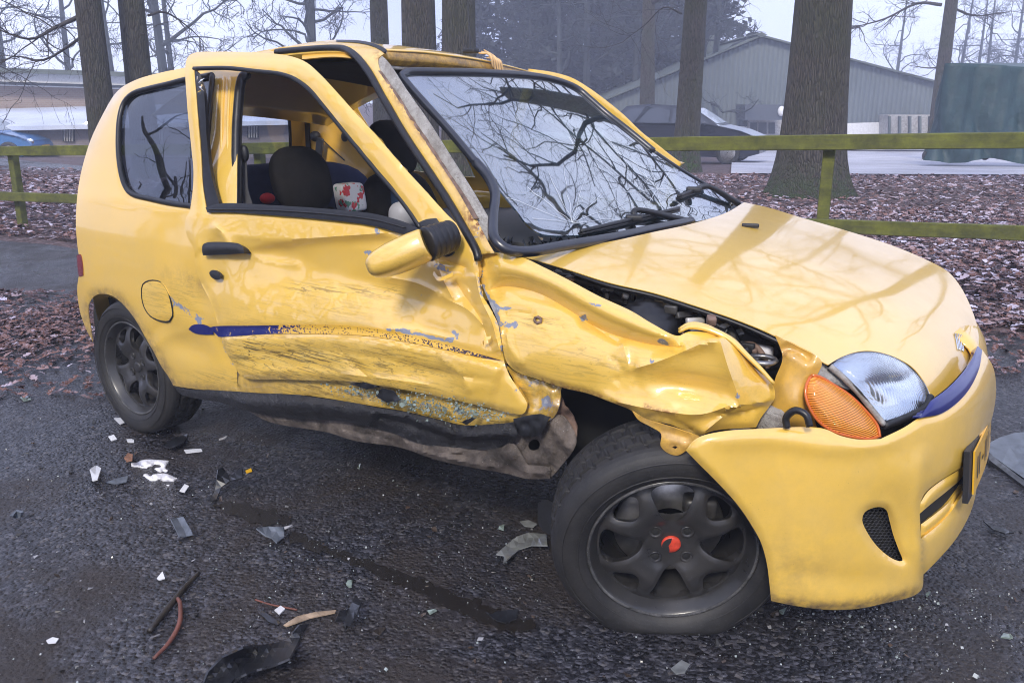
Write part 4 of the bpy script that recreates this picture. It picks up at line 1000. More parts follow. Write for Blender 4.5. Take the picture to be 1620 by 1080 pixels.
# --- sill: crumpled paint, black trim, bent floor edge
g_sill = side_off(lambda x, z: 0.005+0*x)
SILLP = [(375, 619, 1), (404, 621), (476, 624.5), (519, 630), (590, 642), (644, 651), (698, 664), (734, 672), (812, 667), (826, 656, 1), (809, 652), (770, 640), (698, 622), (590, 600), (512, 590), (400, 587), (378, 588, 1)]
panel('sill', SILLP, g_sill, MAT['paint'], car, spacing=5.5, push=0.005, thick=0.003, roll=0.004, attrs=dict(chip=addf(ridge([(500, 612), (590, 628), (690, 645), (800, 660)], 9, 0.5, 0.05)), scuff=lambda P: 0.7*sstep(400, 480, P[:, 0]), dirt=lambda P: 0.5+0*P[:, 0], rust=Z0), disp=addf(wobble(24, 0.008, 41), lambda P: 0.03*sstep(420, 700, P[:, 0])))
STRIM = [(274, 610, 1), (300, 616), (340, 617), (411, 621.5), (476, 625.5), (519, 631), (555, 636), (590, 643), (644, 652), (698, 665), (719, 671), (734, 673), (812, 668, 1), (818, 690), (790, 709), (720, 708), (698, 707), (662, 701), (637, 691), (612, 682), (555, 668), (512, 664), (447, 660), (400, 652), (350, 637), (300, 628), (284, 622)]
panel('sill_trim', STRIM, g_sill, MAT['trim'], car, spacing=4.2, sharp=40, push=-0.012, thick=0.004, roll=0.022, rollw=9,
      disp=addf(ridge([(330, 634), (447, 642), (560, 648)], 14, -0.015), step([(590, 650), (650, 664), (700, 682), (722, 688), (815, 688)], 4, 0.045, 40, 0.05), cusp([(590, 648), (644, 657), (700, 672), (722, 684)], 7, -0.018), cusp([(714, 666), (721, 688), (716, 708)], 5, 0.016), cusp([(556, 638), (590, 655), (612, 682)], 9, -0.018), cusp([(640, 656), (660, 680), (664, 700)], 7, 0.012), cusp([(430, 630), (520, 640), (600, 652)], 8, -0.010), wobble(26, 0.010, 43), wobble(11, 0.003, 44)))
UNDER = [(340, 628, 1), (394, 640), (422, 650), (483, 660), (555, 668), (612, 680), (662, 700), (698, 706), (790, 708), (810, 700), (835, 735, 1), (870, 740), (870, 757, 1), (834, 757), (802, 749), (752, 740), (698, 729), (669, 720), (651, 713), (626, 706), (562, 697), (519, 684), (426, 667), (394, 651)]
panel('floor_edge', UNDER, g_sill, MAT['underseal'], car, spacing=4.2, sharp=40, push=0.035, thick=0.004, roll=0.015, rollw=7, disp=addf(wobble(30, 0.018, 45), wobble(12, 0.006, 46), cusp([(483, 668), (600, 690), (660, 708), (760, 725)], 5, 0.022), cusp([(630, 692), (660, 712), (720, 728), (800, 742)], 6, -0.022), cusp([(520, 672), (560, 690), (600, 700)], 6, -0.012)))
# glass crumbs heaped on the sill
cl = []; NC = 760
cpx = 480+rng.beta(3, 2, NC)*330
cpy = np.interp(cpx, [480, 560, 640, 700, 760, 812], [607, 616, 632, 645, 650, 658])+rng.normal(0, 1, NC)*np.interp(cpx, [480, 640, 700, 800], [3, 7, 11, 4])
cX = trace(g_sill, np.stack([cpx, cpy], 1))[0]
UB, UF = box_mesh((0, 0, 0), (1, 1, 0.7))
for k in range(NC):
    q = np.linalg.qr(rng.normal(0, 1, (3, 3)))[0]
    cl.append(((UB*np.array([1, 1, 0.45])) @ q*rng.lognormal(-5.75, 0.45)+cX[k]+np.array([0, -0.006-rng.uniform(0, 0.012), 0]), UF))
V, F = merge(cl); gc = mesh_obj('glass_crumbs', V, F, MAT['crumb'], car, False); gc['kind'] = 'stuff'
for (pp) in ([(594, 626), (604, 614), (622, 618), (633, 632), (612, 637)], [(553, 607), (575, 604), (600, 612), (580, 616)], [(730, 668), (745, 661), (752, 662), (738, 672)]):
    panel('black_shard', [(*p, 1) for p in pp], g_sill, MAT['plastic'], car, spacing=6, push=-0.03, thick=0.003, roll=0, disp=wobble(8, 0.01, 50))
# --- wheels
def wheel(name, loc, steer, camber, spin, cap_red, scale=1.0):
    root = bpy.data.objects.new(name, None); link(root, car)
    R = Matrix.Rotation(steer, 3, 'Z') @ Matrix.Rotation(camber, 3, 'X')
    Rs = Matrix.Rotation(spin, 3, 'Y')
    loc = np.array(loc)
    def place(V, spun=True, flat=False):
        V = np.array(V, float)*scale
        Q = np.array((R @ Rs) if spun else R)
        W = V @ Q.T+loc
        if flat:
            low = W[:, 2] < 0.0
            W[low, 2] *= 0.02
        return W
    # tyre: sidewalls, shoulder and tread with cut grooves
    seg = 240
    prof = [(0.176, -0.064), (0.180, -0.073), (0.190, -0.081), (0.205, -0.0855), (0.222, -0.0855), (0.236, -0.081), (0.2455, -0.073), (0.2515, -0.064), (0.2545, -0.055), (0.2555, -0.041), (0.2475, -0.038), (0.2475, -0.033), (0.2565, -0.030), (0.257, -0.004), (0.2485, -0.001), (0.2485, 0.004), (0.257, 0.007), (0.2565, 0.032), (0.2475, 0.035), (0.2475, 0.040), (0.2555, 0.043), (0.252, 0.062), (0.246, 0.073), (0.236, 0.081), (0.21, 0.085), (0.18, 0.07)]
    V, F = lathe_mesh(prof, seg)
    V = V.reshape(len(prof), seg, 3)
    for i, (r, a) in enumerate(prof):
        th = np.arctan2(V[i, :, 2], V[i, :, 0])
        if r > 0.2545 and abs(a) < 0.046:
            sh = int(abs(a)*110)
            cut = ((np.arange(seg)+sh) % 6) == 0
            f = np.where(cut, 0.976, 1.0); V[i, :, 0] *= f; V[i, :, 2] *= f
        # bulged sidewall near the ground
    V = V.reshape(-1, 3)
    W = place(V, True)
    low = np.clip((0.06-W[:, 2])/0.06, 0, 1)
    W2 = place(np.stack([V[:, 0], V[:, 1]*1.0, V[:, 2]], 1), True, True)
    outn = np.array(R @ Vector((0, -1, 0)))
    sgn = np.sign(-V[:, 1])
    W2 = W2+outn[None]*(sgn*0.010*low)[:, None]
    tyre = mesh_obj('tyre', W2, F, MAT['tyre'], root)
    sm = np.ones(len(F), bool); sm[6*seg:21*seg] = False; tyre.data.polygons.foreach_set('use_smooth', sm)
    # raised lettering ring lines
    for r in (0.1985, 0.232):
        ring, rf = lathe_mesh([(r-0.0012, -0.0845), (r, -0.0870), (r+0.0012, -0.0845)], 96)
        mesh_obj('tyre_rib', place(ring), rf, MAT['tyre'], tyre)
    # rim barrel and lip
    V, F = lathe_mesh([(0.176, -0.062), (0.1815, -0.069), (0.1815, -0.073), (0.177, -0.0755), (0.172, -0.071), (0.169, -0.064), (0.160, -0.052), (0.152, -0.030), (0.150, 0.02), (0.150, 0.07)], 72)
    rim = mesh_obj('rim', place(V), F, MAT['rim'], root)
    V, F = lathe_mesh([(0.1795, -0.0735), (0.1785, -0.0762), (0.1755, -0.0757), (0.1735, -0.0735)], 72); mesh_obj('rim_lip', place(V), F, MAT['worn_lip'], rim)
    # spoke face cut from a sheet
    s = 1000.0
    def pol(r, a): return (s*r*math.cos(math.radians(a)), s*r*math.sin(math.radians(a)))
    circ = np.array([pol(0.168, a) for a in np.arange(0, 360, 4)])
    holes = []
    for k in range(4):
        c = 90*k
        holes.append(spline([pol(0.060, c), pol(0.066, c+10), pol(0.085, c+16), pol(0.115, c+18), pol(0.142, c+18), pol(0.150, c+13), pol(0.153, c), pol(0.150, c-13), pol(0.142, c-18), pol(0.115, c-18), pol(0.085, c-16), pol(0.066, c-10)], 7))
        c = 90*k+45
        holes.append(spline([pol(0.106, c), pol(0.110, c+6), pol(0.124, c+11), pol(0.142, c+14), pol(0.150, c+10), pol(0.153, c), pol(0.150, c-10), pol(0.142, c-14), pol(0.124, c-11), pol(0.110, c-6)], 7))
    P, T = cdt(circ, holes, 4.5)
    r = np.linalg.norm(P, axis=1)/s
    hz = hermite([0, 0.025, 0.05, 0.075, 0.10, 0.13, 0.155, 0.168], [0.044, 0.044, 0.046, 0.058, 0.064, 0.059, 0.047, 0.044])(r)
    dd = np.full(len(P), 1e9)
    for h in holes: dd = np.minimum(dd, segdist(P, h, True)[0])
    hz = hz-0.004*np.exp(-(dd/6.0)**2)
    V = np.stack([P[:, 0]/s, -hz, P[:, 1]/s], 1)
    sp = mesh_obj('spokes', place(V), T[:, ::-1], MAT['rim'], rim); solid(sp, 0.022, -1)
    bv = sp.modifiers.new('edge', 'BEVEL'); bv.width = 0.0025; bv.segments = 2; bv.limit_method = 'ANGLE'; bv.angle_limit = math.radians(50); sp.data.set_sharp_from_angle(angle=math.radians(40))
    # bolt wells and cap
    for k in range(4):
        a = 90*k+45
        x, z = 0.047*math.cos(math.radians(a)), 0.047*math.sin(math.radians(a))
        V, F = lathe_mesh([(0.0130, -0.0450), (0.0145, -0.0490), (0.0128, -0.0500), (0.0108, -0.0470), (0.0095, -0.0465), (0.006, -0.0465), (0.001, -0.0465)], 16)
        V = V+np.array([x, 0, z]); b = mesh_obj('bolt_well', place(V), F, MAT['rim'], rim)
        V, F = lathe_mesh([(0.0085, -0.0468), (0.0080, -0.0472), (0.0001, -0.0472)], 14); mesh_obj('wheel_bolt', place(V+np.array([x, 0, z])), F, MAT['dark'], rim)
    V, F = lathe_mesh([(0.020, -0.040), (0.0205, -0.0490), (0.0185, -0.0510), (0.010, -0.0518), (0.0001, -0.0520)], 28)
    mesh_obj('centre_cap', place(V), F, MAT['hubred'] if cap_red else MAT['rim'], rim)
    if cap_red:   # the dark flaked half of the cap
        pts = [(0.0, 0.0205)]+[(0.0198*math.cos(math.radians(a)), 0.0198*math.sin(math.radians(a))) for a in range(95, 266, 15)]+[(-0.003, -0.01), (-0.006, 0.0), (-0.002, 0.008)]
        V = [(x, -0.0526, z) for x, z in pts]; ro = np.array(Rs.inverted()); V = np.array(V) @ ro.T
        mesh_obj('flaked_cap_half', place(V), [tuple(range(len(V)))], MAT['rim'], rim, False)
    # brake disc
    V, F = lathe_mesh([(0.05, 0.012), (0.118, 0.010), (0.120, 0.014), (0.120, 0.024), (0.05, 0.026)], 48); mesh_obj('brake_disc', place(V), F, MAT['metal'], root)
    V, F = lathe_mesh([(0.149, 0.06), (0.001, 0.058)], 48); mesh_obj('inner_dust_plate', place(V), F, MAT['dark'], root)
    V, F = box_mesh((0.06, 0.0, 0.07), (0.07, 0.05, 0.05), 0.01); mesh_obj('brake_caliper', place(V, False), F, MAT['engine'], root)
    return root
wheel('wheel', (0.0, -0.625, 0.254), 0.0, 0.0, math.radians(12), False)
fh = at(1063, 858, z=0.248)
FW_STEER = math.radians(33)
wheel('wheel', fh+np.array([-math.sin(FW_STEER), math.cos(FW_STEER), 0])*0.062, FW_STEER, math.radians(11), math.radians(-3), True, 1.10)['label'] = 'steered wheel with flat tyre and red cap'
wheel('wheel', (0.0, 0.625, 0.254), math.pi, 0.0, 0.4, False)
wheel('wheel', (2.2, 0.625, 0.254), math.pi+0.4, 0.0, 0.2, False)
# loose arm of liner behind the wheel
panel('loose_liner', [(851, 796, 1), (862, 790), (880, 800), (880, 845), (864, 842), (852, 828)], lambda x, y, z: -y-0.60, MAT['plastic'], car, spacing=7, roll=0, thick=0.006)

# --- cabin
def rounded(c, s, e=2.6, n=20, m=14, lean=0.0):
    V = []; 
    for i in range(m+1):
        v = -math.pi/2+math.pi*i/m
        for j in range(n):
            u = 2*math.pi*j/n
            f = lambda a: math.copysign(abs(a)**(2/e), a)
            x, y, z = s[0]*f(math.cos(v))*f(math.cos(u)), s[1]*f(math.cos(v))*f(math.sin(u)), s[2]*f(math.sin(v))
            V.append((c[0]+x-lean*z, c[1]+y, c[2]+z))
    F = [(i*n+j, i*n+(j+1) % n, (i+1)*n+(j+1) % n, (i+1)*n+j) for i in range(m) for j in range(n)]
    return V, F
def seat(hc, blue):
    root = bpy.data.objects.new('seat', None); link(root, car)
    V, F = rounded(hc, (0.055, 0.125, 0.115), 2.5, lean=0.25); mesh_obj('headrest', V, F, MAT['fabric'], root)
    bc = np.array(hc)+np.array([0.08, 0, -0.42])
    V, F = rounded(bc, (0.07, 0.22, 0.33), 3.2, lean=0.25); mesh_obj('backrest', V, F, MAT['fabric'], root)
    V, F = rounded(bc+np.array([0.035, 0, 0.03]), (0.05, 0.13, 0.29), 2.6, lean=0.25); mesh_obj('backrest_centre', V, F, MAT['fabric_blue'], root)
    V, F = rounded(bc+np.array([0.28, 0, -0.27]), (0.26, 0.23, 0.08), 3); mesh_obj('cushion', V, F, MAT['fabric'], root)
    return root
seat(at(477, 284, y=-0.30), 1)
seat(at(621, 235, y=0.31), 1)
V, F = rounded((0.05, 0, 0.72), (0.08, 0.56, 0.25), 4, lean=0.3); mesh_obj('bench_seat', V, F, MAT['fabric_navy'], car)
V, F = rounded((0.30, 0, 0.46), (0.25, 0.56, 0.10), 4); mesh_obj('bench_cushion', V, F, MAT['fabric_navy'], car)
mesh_obj('parcel_shelf', [(-0.45, -0.55, 0.86), (-0.05, -0.58, 0.86), (-0.05, 0.58, 0.86), (-0.45, 0.55, 0.86)], [(0, 1, 2, 3)], MAT['lining'], car, False)
mesh_obj('cabin_floor', [(-0.3, -0.58, 0.33), (1.74, -0.58, 0.33), (1.74, 0.6, 0.33), (-0.3, 0.6, 0.33)], [(0, 1, 2, 3)], MAT['lining'], car, False)
# tailgate with its window
g_tail = lambda x, y, z: x-(Xr(z)+0.10)
TW = [(384, 158, 1), (410, 156), (431, 157.6), (447, 164), (456, 180), (460, 236), (459.5, 258, 1), (420, 264), (384, 269, 1), (382, 210)]
tg = panel('tailgate', [(300, 118, 1), (470, 112), (484, 150), (486, 290), (470, 330), (330, 335, 1), (310, 220)], g_tail, MAT['paint_in'], car, holes=[[(330, 170, 1), (384, 156), (431, 157.6), (447, 164), (456, 180), (460, 236), (459.5, 258, 1), (384, 269), (330, 276, 1)]], spacing=9, roll=0.01, thick=0.02)
panel('tailgate_window', [(326, 168), (384, 154), (431, 155), (450, 162), (459, 180), (463, 236), (462, 261), (384, 272), (326, 280)], g_tail, MAT['glass_rear'], tg, spacing=10, push=0.012, thick=0.004, roll=0)
px_tube('window_seal', [(384, 157), (431, 158.5), (447, 165), (455.5, 180), (459.5, 236), (459, 258), (384, 269)], g_tail, 0.008, MAT['rubber'], tg, push=-0.004)
# inner far side: yellow quarter with belt
gl = lambda c: (lambda x, y, z: c-y)
panel('inner_quarter', [(486, 152, 1), (520, 150), (560, 175), (590, 220), (600, 262), (585, 290, 1), (484, 300)], gl(0.56), MAT['paint_in'], car, spacing=8, roll=0.01, thick=0.01, disp=ridge([(500, 170), (540, 230), (580, 280)], 14, 0.02))
strip('quarter_seal', [(479, 152, 1), (482, 200), (484, 245, 1)], [(486, 152, 1), (488, 200), (490, 245, 1)], gl(0.55), MAT['rubber'], car, push=-0.01, thick=0.01, roll=0)
V, F = rounded(at(499, 216, y=0.53), (0.03, 0.02, 0.025), 2.2); mesh_obj('belt_guide', V, F, MAT['plastic'], car)
V, F = box_mesh(at(505, 236, y=0.52), (0.045, 0.012, 0.11), 0.006, Matrix.Rotation(0.25, 3, 'Y')); mesh_obj('belt_strap', V, F, MAT['plastic'], car)
tube('belt_cord', ats([(511, 222), (530, 240), (545, 254)], y=0.54), 0.003, MAT['rubber'], car, n=12)
V, F = rounded(at(545, 217, y=0.54), (0.02, 0.01, 0.022), 2.2); mesh_obj('coat_hook', V, F, MAT['plastic'], car)
# centre post behind the door, its seal and belt
px_tube('post_seal', [(374, 330), (374, 250), (376, 180), (384, 122), (392, 116)], side_off(lambda x, z: -0.03+0*x), 0.016, MAT['rubber'], quarter, push=-0.01)
for a in (352, 362):
    px_tube('post_rib', [(a+2, 122), (a-1, 200), (a, 260), (a+4, 322)], g_side, 0.006, MAT['paint'], quarter, push=0.034)
panel('belt_webbing', [(383, 245, 1), (387, 245), (392, 300), (399, 322, 1), (385, 322)], side_off(lambda x, z: -0.06+0*x), MAT['belt'], car, spacing=6, roll=0, thick=0.003)
V, F = rounded(trace(side_off(lambda x, z: -0.05+0*x), [(386, 243)])[0][0], (0.018, 0.012, 0.026), 2.4); mesh_obj('belt_anchor', V, F, MAT['plastic'], car)
# upper opening trim under the roof rail
strip('opening_trim', [(478, 88, 1), (525, 84), (549, 85, 1)], [(478, 94, 1), (525, 90), (556, 92, 1)], g_side, MAT['paint_in'], car, push=0.02, thick=0.004, roll=0, spacing=5)
# steering wheel
sw = np.array([1.38, 0.33, 0.86]); th = np.linspace(0, 2*math.pi, 36)
ring = np.stack([sw[0]+0.08*np.sin(th)*0.9, sw[1]+0.18*np.cos(th), sw[2]+0.16*np.sin(th)], 1)
tube('steering_wheel', ring, 0.014, MAT['plastic'], car, n=0)

# --- far side of the body
def far_side():
    xs = np.linspace(0.5, 2.6, 40); zs = np.linspace(0, 1, 14)
    V = []
    for t in zs:
        for x in xs:
            z = 0.2+t*(float(Hc(x+0.05))-0.07-0.2) if x > 1.6 else 0.2+t*0.64
            V.append((x, float(hw(np.array(x), np.array(z)))-0.03, z))
    n = len(xs)
    F = [(i*n+j, (i+1)*n+j, (i+1)*n+j+1, i*n+j+1) for i in range(len(zs)-1) for j in range(n-1) if not (zs[i] < 0.4 and 1.95 < xs[j] < 2.45)]
    o = mesh_obj('body_side_panel', V, F, MAT['paint'], car); solid(o, 0.003, 1)
    q = quarter.copy(); q.data = quarter.data.copy(); q.name = 'quarter_panel'; col.objects.link(q); q.parent = car
    n = len(q.data.vertices); co = np.zeros(n*3); q.data.vertices.foreach_get('co', co); co = co.reshape(-1, 3); co[:, 1] *= -1
    q.data.vertices.foreach_set('co', co.ravel()); q.data.flip_normals(); q.data.update()
    bq = bmesh.new(); bq.from_mesh(q.data)
    bmesh.ops.delete(bq, geom=[f for f in bq.faces if f.calc_center_median().z > 0.84 and f.calc_center_median().y < 0.53 and f.calc_center_median().x < 0.1], context='FACES')
    bq.to_mesh(q.data); bq.free()
    # tail panel closing the back
    zs = np.linspace(0.25, 0.82, 12); ys = np.linspace(-0.86, 0.86, 21)
    V = []
    for z in zs:
        for t in ys:
            w = float(Wz(z))*0.97; y = t*w; u = abs(t)
            V.append((float(Xr(z))+0.025+0.62*(1-(1-min(1, u)**2.6)**(1/2.6)), y, z))
    n = len(ys)
    F = [(i*n+j, i*n+j+1, (i+1)*n+j+1, (i+1)*n+j) for i in range(len(zs)-1) for j in range(n-1)]
    o = mesh_obj('tail_panel', V, F, MAT['paint'], car)
far_side()
FD = [(845, 111), (872, 114), (904, 123), (930, 138), (959, 159), (987, 182), (1014, 208), (1038, 227), (1058, 243), (1080, 262)]
fdoor = bpy.data.objects.new('open_door', None); link(fdoor, car)
strip('door_frame', [(836, 109, 1), *FD[1:-1], (1078, 258, 1)], [(836, 124, 1), (868, 126), (896, 136), (920, 152), (948, 172), (975, 194), (1002, 218), (1026, 238), (1046, 254), (1070, 272, 1)], gl(0.80), MAT['paint'], fdoor, push=0, thick=0.03, roll=0.006)
def far_skin():
    xs = np.linspace(0.60, 1.46, 14); zs = np.linspace(0.30, 0.84, 9); V = []
    for z in zs:
        for x in xs: V.append((x, 0.80+0.018*math.sin((z-0.3)/0.54*math.pi), z))
    n = len(xs); F = [(i*n+j, (i+1)*n+j, (i+1)*n+j+1, i*n+j+1) for i in range(8) for j in range(n-1)]
    o = mesh_obj('door_skin', V, F, MAT['paint'], fdoor); solid(o, 0.03, 0)
    tube('door_frame', [(0.775, 0.80, 1.335), (0.70, 0.80, 1.12), (0.66, 0.80, 0.90)], 0.022, MAT['paint'], fdoor, n=12)
    tube('door_frame', [(1.46, 0.80, 0.985), (1.45, 0.80, 0.90), (1.44, 0.80, 0.82)], 0.018, MAT['paint'], fdoor, n=12)
far_skin()
# radio aerial
tube('aerial', [at(745, 84, d=2.9), at(743, 60, d=2.92), at(738, -40, d=2.98)], [0.004, 0.0025, 0.0015], MAT['plastic'], car, n=10)
V, F = box_mesh(at(745, 81, d=2.9), (0.05, 0.03, 0.015), 0.005); mesh_obj('aerial_base', V, F, MAT['plastic'], car)

# --- things lying in the cabin
g = at(452, 322, y=-0.42)
V, F = rounded(at(423, 314, y=-0.12), (0.03, 0.03, 0.022), 2.0)
o = mesh_obj('red_cloth', V, F, MAT['red'], None); tag(o, 'red cloth on the rear seat beside the front headrest', 'cloth')
pc = at(554, 312, y=0.05)
def pack_mat():
    t = NT('printed_bag'); v = t.coord()
    c = t.mix(t.ramp(t.noise(v, 26, 2), [(0.56, 0), (0.58, 1)]), (0.70, 0.70, 0.74), (0.60, 0.03, 0.04))
    c = t.mix(t.ramp(t.noise(t.coord(rot=(1, 1, 0)), 34, 3), [(0.60, 0), (0.62, 1)]), c, (0.12, 0.32, 0.22))
    t.bsdf(Base__Color=c, Roughness=0.45); return t.m
V, F = rounded(pc, (0.03, 0.062, 0.055), 7, lean=0.2)
o = mesh_obj('printed_bag', V, F, pack_mat(), None); tag(o, 'white printed bag with red marks between the seats', 'bag')
V, F = rounded(at(640, 340, y=0.0), (0.05, 0.06, 0.05), 2.6)
o = mesh_obj('white_bag', V, F, MAT['bag_white'], None); tag(o, 'pale cloth bag lying low in front of the far seat', 'bag')
# ------------------------------------------------------------------ ground
E1, E2 = np.array([-4.82, 1.30]), np.array([2.34, 3.07])
EU = (E2-E1)/np.linalg.norm(E2-E1); EN = np.array([-EU[1], EU[0]])
FH = np.array([math.cos(YAW), math.sin(YAW)])
def edge_s(x, y): return (x-E1[0])*EN[0]+(y-E1[1])*EN[1]
def depth(x, y): return (x-CAM_POS[0])*FH[0]+(y-CAM_POS[1])*FH[1]
def ground_z(x, y):
    s = edge_s(x, y); d = depth(x, y)
    return 0.08*sstep(0.0, 1.3, s)-0.043*np.clip(d-12, 0, 30)*sstep(2, 8, s)+1.6*sstep(44, 75, d)*sstep(2, 8, s)
def asphalt():
    t = NT('wet_asphalt'); v = t.coord()
    st = t.voro(v, 78); st2 = t.voro(v, 190, rand=1.0)
    sc = t.n('TexVoronoi', Scale=78.0); t.put(sc.inputs['Vector'], v)
    grain = t.noise(v, 60, 6, 0.7)
    hs = t.n('SeparateColor'); t.put(hs.inputs[0], sc.outputs['Color'])
    c = t.mix(t.ramp(hs.outputs[0], [(0.0, 0), (0.7, 0.35), (1, 1)]), (0.006, 0.006, 0.008), (0.075, 0.074, 0.088))
    pale = t.math('GREATER_THAN', hs.outputs[1], 0.94)
    c = t.mix(t.math('MULTIPLY', pale, 0.45), c, (0.15, 0.14, 0.14))
    big = t.noise(v, 0.9, 5, 0.6)
    soil = t.ramp(t.noise(v, 1.5, 8, 0.68, 0.4), [(0.47, 0), (0.60, 1)])
    c = t.mix(t.math('MULTIPLY', soil, 0.82), c, t.mix(grain, (0.007, 0.005, 0.004), (0.042, 0.028, 0.020)))
    fib = t.noise(t.coord(scale=(1, 3, 1), rot=(0, 0, 0.6)), 48, 7, 0.8, 1.5)
    c = t.mix(t.math('MULTIPLY', soil, t.ramp(fib, [(0.55, 0), (0.68, 0.7)])), c, (0.075, 0.05, 0.035))
    wet = t.ramp(t.noise(v, 1.1, 7, 0.62, 0.5), [(0.40, 0), (0.60, 1)])
    rough = t.math('SUBTRACT', 0.40, t.math('MULTIPLY', wet, 0.22))
    rough = t.math('ADD', rough, t.math('MULTIPLY', soil, 0.22))
    h = t.math('ADD', t.math('MULTIPLY', t.ramp(st, [(0.0, 1), (0.6, 0)]), 0.8), t.math('MULTIPLY', grain, 0.7))
    h = t.math('ADD', h, t.math('MULTIPLY', fib, t.math('MULTIPLY', soil, 0.8)))
    t.bsdf(Base__Color=c, Roughness=rough, Normal=t.bump(h, 0.95, 0.007)); return t.m
def sheet(name, xs, ys, mat, zf, keep=None, extra=None):
    gx, gy = np.meshgrid(xs, ys); gz = zf(gx, gy)
    V = np.stack([gx.ravel(), gy.ravel(), gz.ravel()], 1); n = len(xs)
    F = []
    for i in range(len(ys)-1):
        for j in range(n-1):
            if keep is None or keep((gx[i, j]+gx[i+1, j+1])/2, (gy[i, j]+gy[i+1, j+1])/2): F.append((i*n+j, i*n+j+1, (i+1)*n+j+1, (i+1)*n+j))
    o = mesh_obj(name, V, F, mat); o['kind'] = 'structure'; return o
MAT['asphalt'] = asphalt()
def soil_mat():
    t = NT('leaf_mould'); v = t.coord()
    n1 = t.noise(v, 7, 7, 0.7); n2 = t.voro(v, 22)
    c = t.mix(t.ramp(n1, [(0.35, 0), (0.65, 1)]), (0.035, 0.022, 0.02), (0.13, 0.085, 0.085))
    c = t.mix(t.ramp(n2, [(0.1, 0.5), (0.5, 0)]), c, (0.26, 0.20, 0.22))
    t.bsdf(Base__Color=c, Roughness=0.9, Normal=t.bump(t.math('ADD', n1, n2), 0.8, 0.03)); return t.m
MAT['soil'] = soil_mat()
MAT['yard'] = simple('frosted_yard', (0.42, 0.42, 0.46), 0.8, bump=0.3, bscale=30, var=0.25, vscale=0.7)
# asphalt road near the car, earth sheet to the horizon beyond its edge
sheet('road', np.concatenate([[-85, -40], np.arange(-14, 12.1, 2.0), [40, 85]]), np.concatenate([[-85, -30], np.arange(-10, 6.1, 2.0)]), MAT['asphalt'], lambda x, y: 0*x)
def earth():
    ss = np.concatenate([[-0.15, 0.0, 0.1], np.arange(0.3, 3, 0.3), np.arange(3, 16, 1.0), [18, 22, 28, 36, 50, 70, 82]])
    ts = np.concatenate([[-80, -50, -35, -25], np.arange(-18, 20, 0.7), [24, 30, 40, 60, 80]])
    V = []
    for s_ in ss:
        for t_ in ts:
            w = 0.22*vnoise(np.array(t_*1.3), np.array(0.3), 5)+0.10*vnoise(np.array(t_*4.0), np.array(0.7), 6) if s_ < 3 else 0
            p = E1+EU*t_+EN*(s_+w)
            V.append((p[0], p[1], float(ground_z(p[0], p[1]))+(0.006 if s_ > -0.1 else -0.004)+0.015*float(vnoise(np.array(p[0]*3), np.array(p[1]*3), 2))*(1 if s_ > 0.2 else 0)))
    n = len(ts)
    F = [(i*n+j, i*n+j+1, (i+1)*n+j+1, (i+1)*n+j) for i in range(len(ss)-1) for j in range(n-1)]
    o = mesh_obj('leafy_ground', V, F, MAT['soil']); o['kind'] = 'structure'
earth()
def poly_ground(name, pts, mat, dz):
    V = [(p[0], p[1], float(ground_z(p[0], p[1]))+dz) for p in pts]
    o = mesh_obj(name, V, [tuple(range(len(V)))], mat, None, False); o['kind'] = 'structure'
yr = [(d_, px) for d_ in (15.5, 20, 28, 45) for px in (1150, 1300, 1450, 1620, 1900)]
V = []
for d_, px in yr:
    p = CAM_POS[:2]+d_*(FH+(px-810)/FPX*CR[:2]); V.append((p[0], p[1], float(ground_z(p[0], p[1]))+0.05))
o = mesh_obj('yard', V, [(i*5+j, i*5+j+1, (i+1)*5+j+1, (i+1)*5+j) for i in range(3) for j in range(4)], MAT['yard'], None, False); o['kind'] = 'structure'

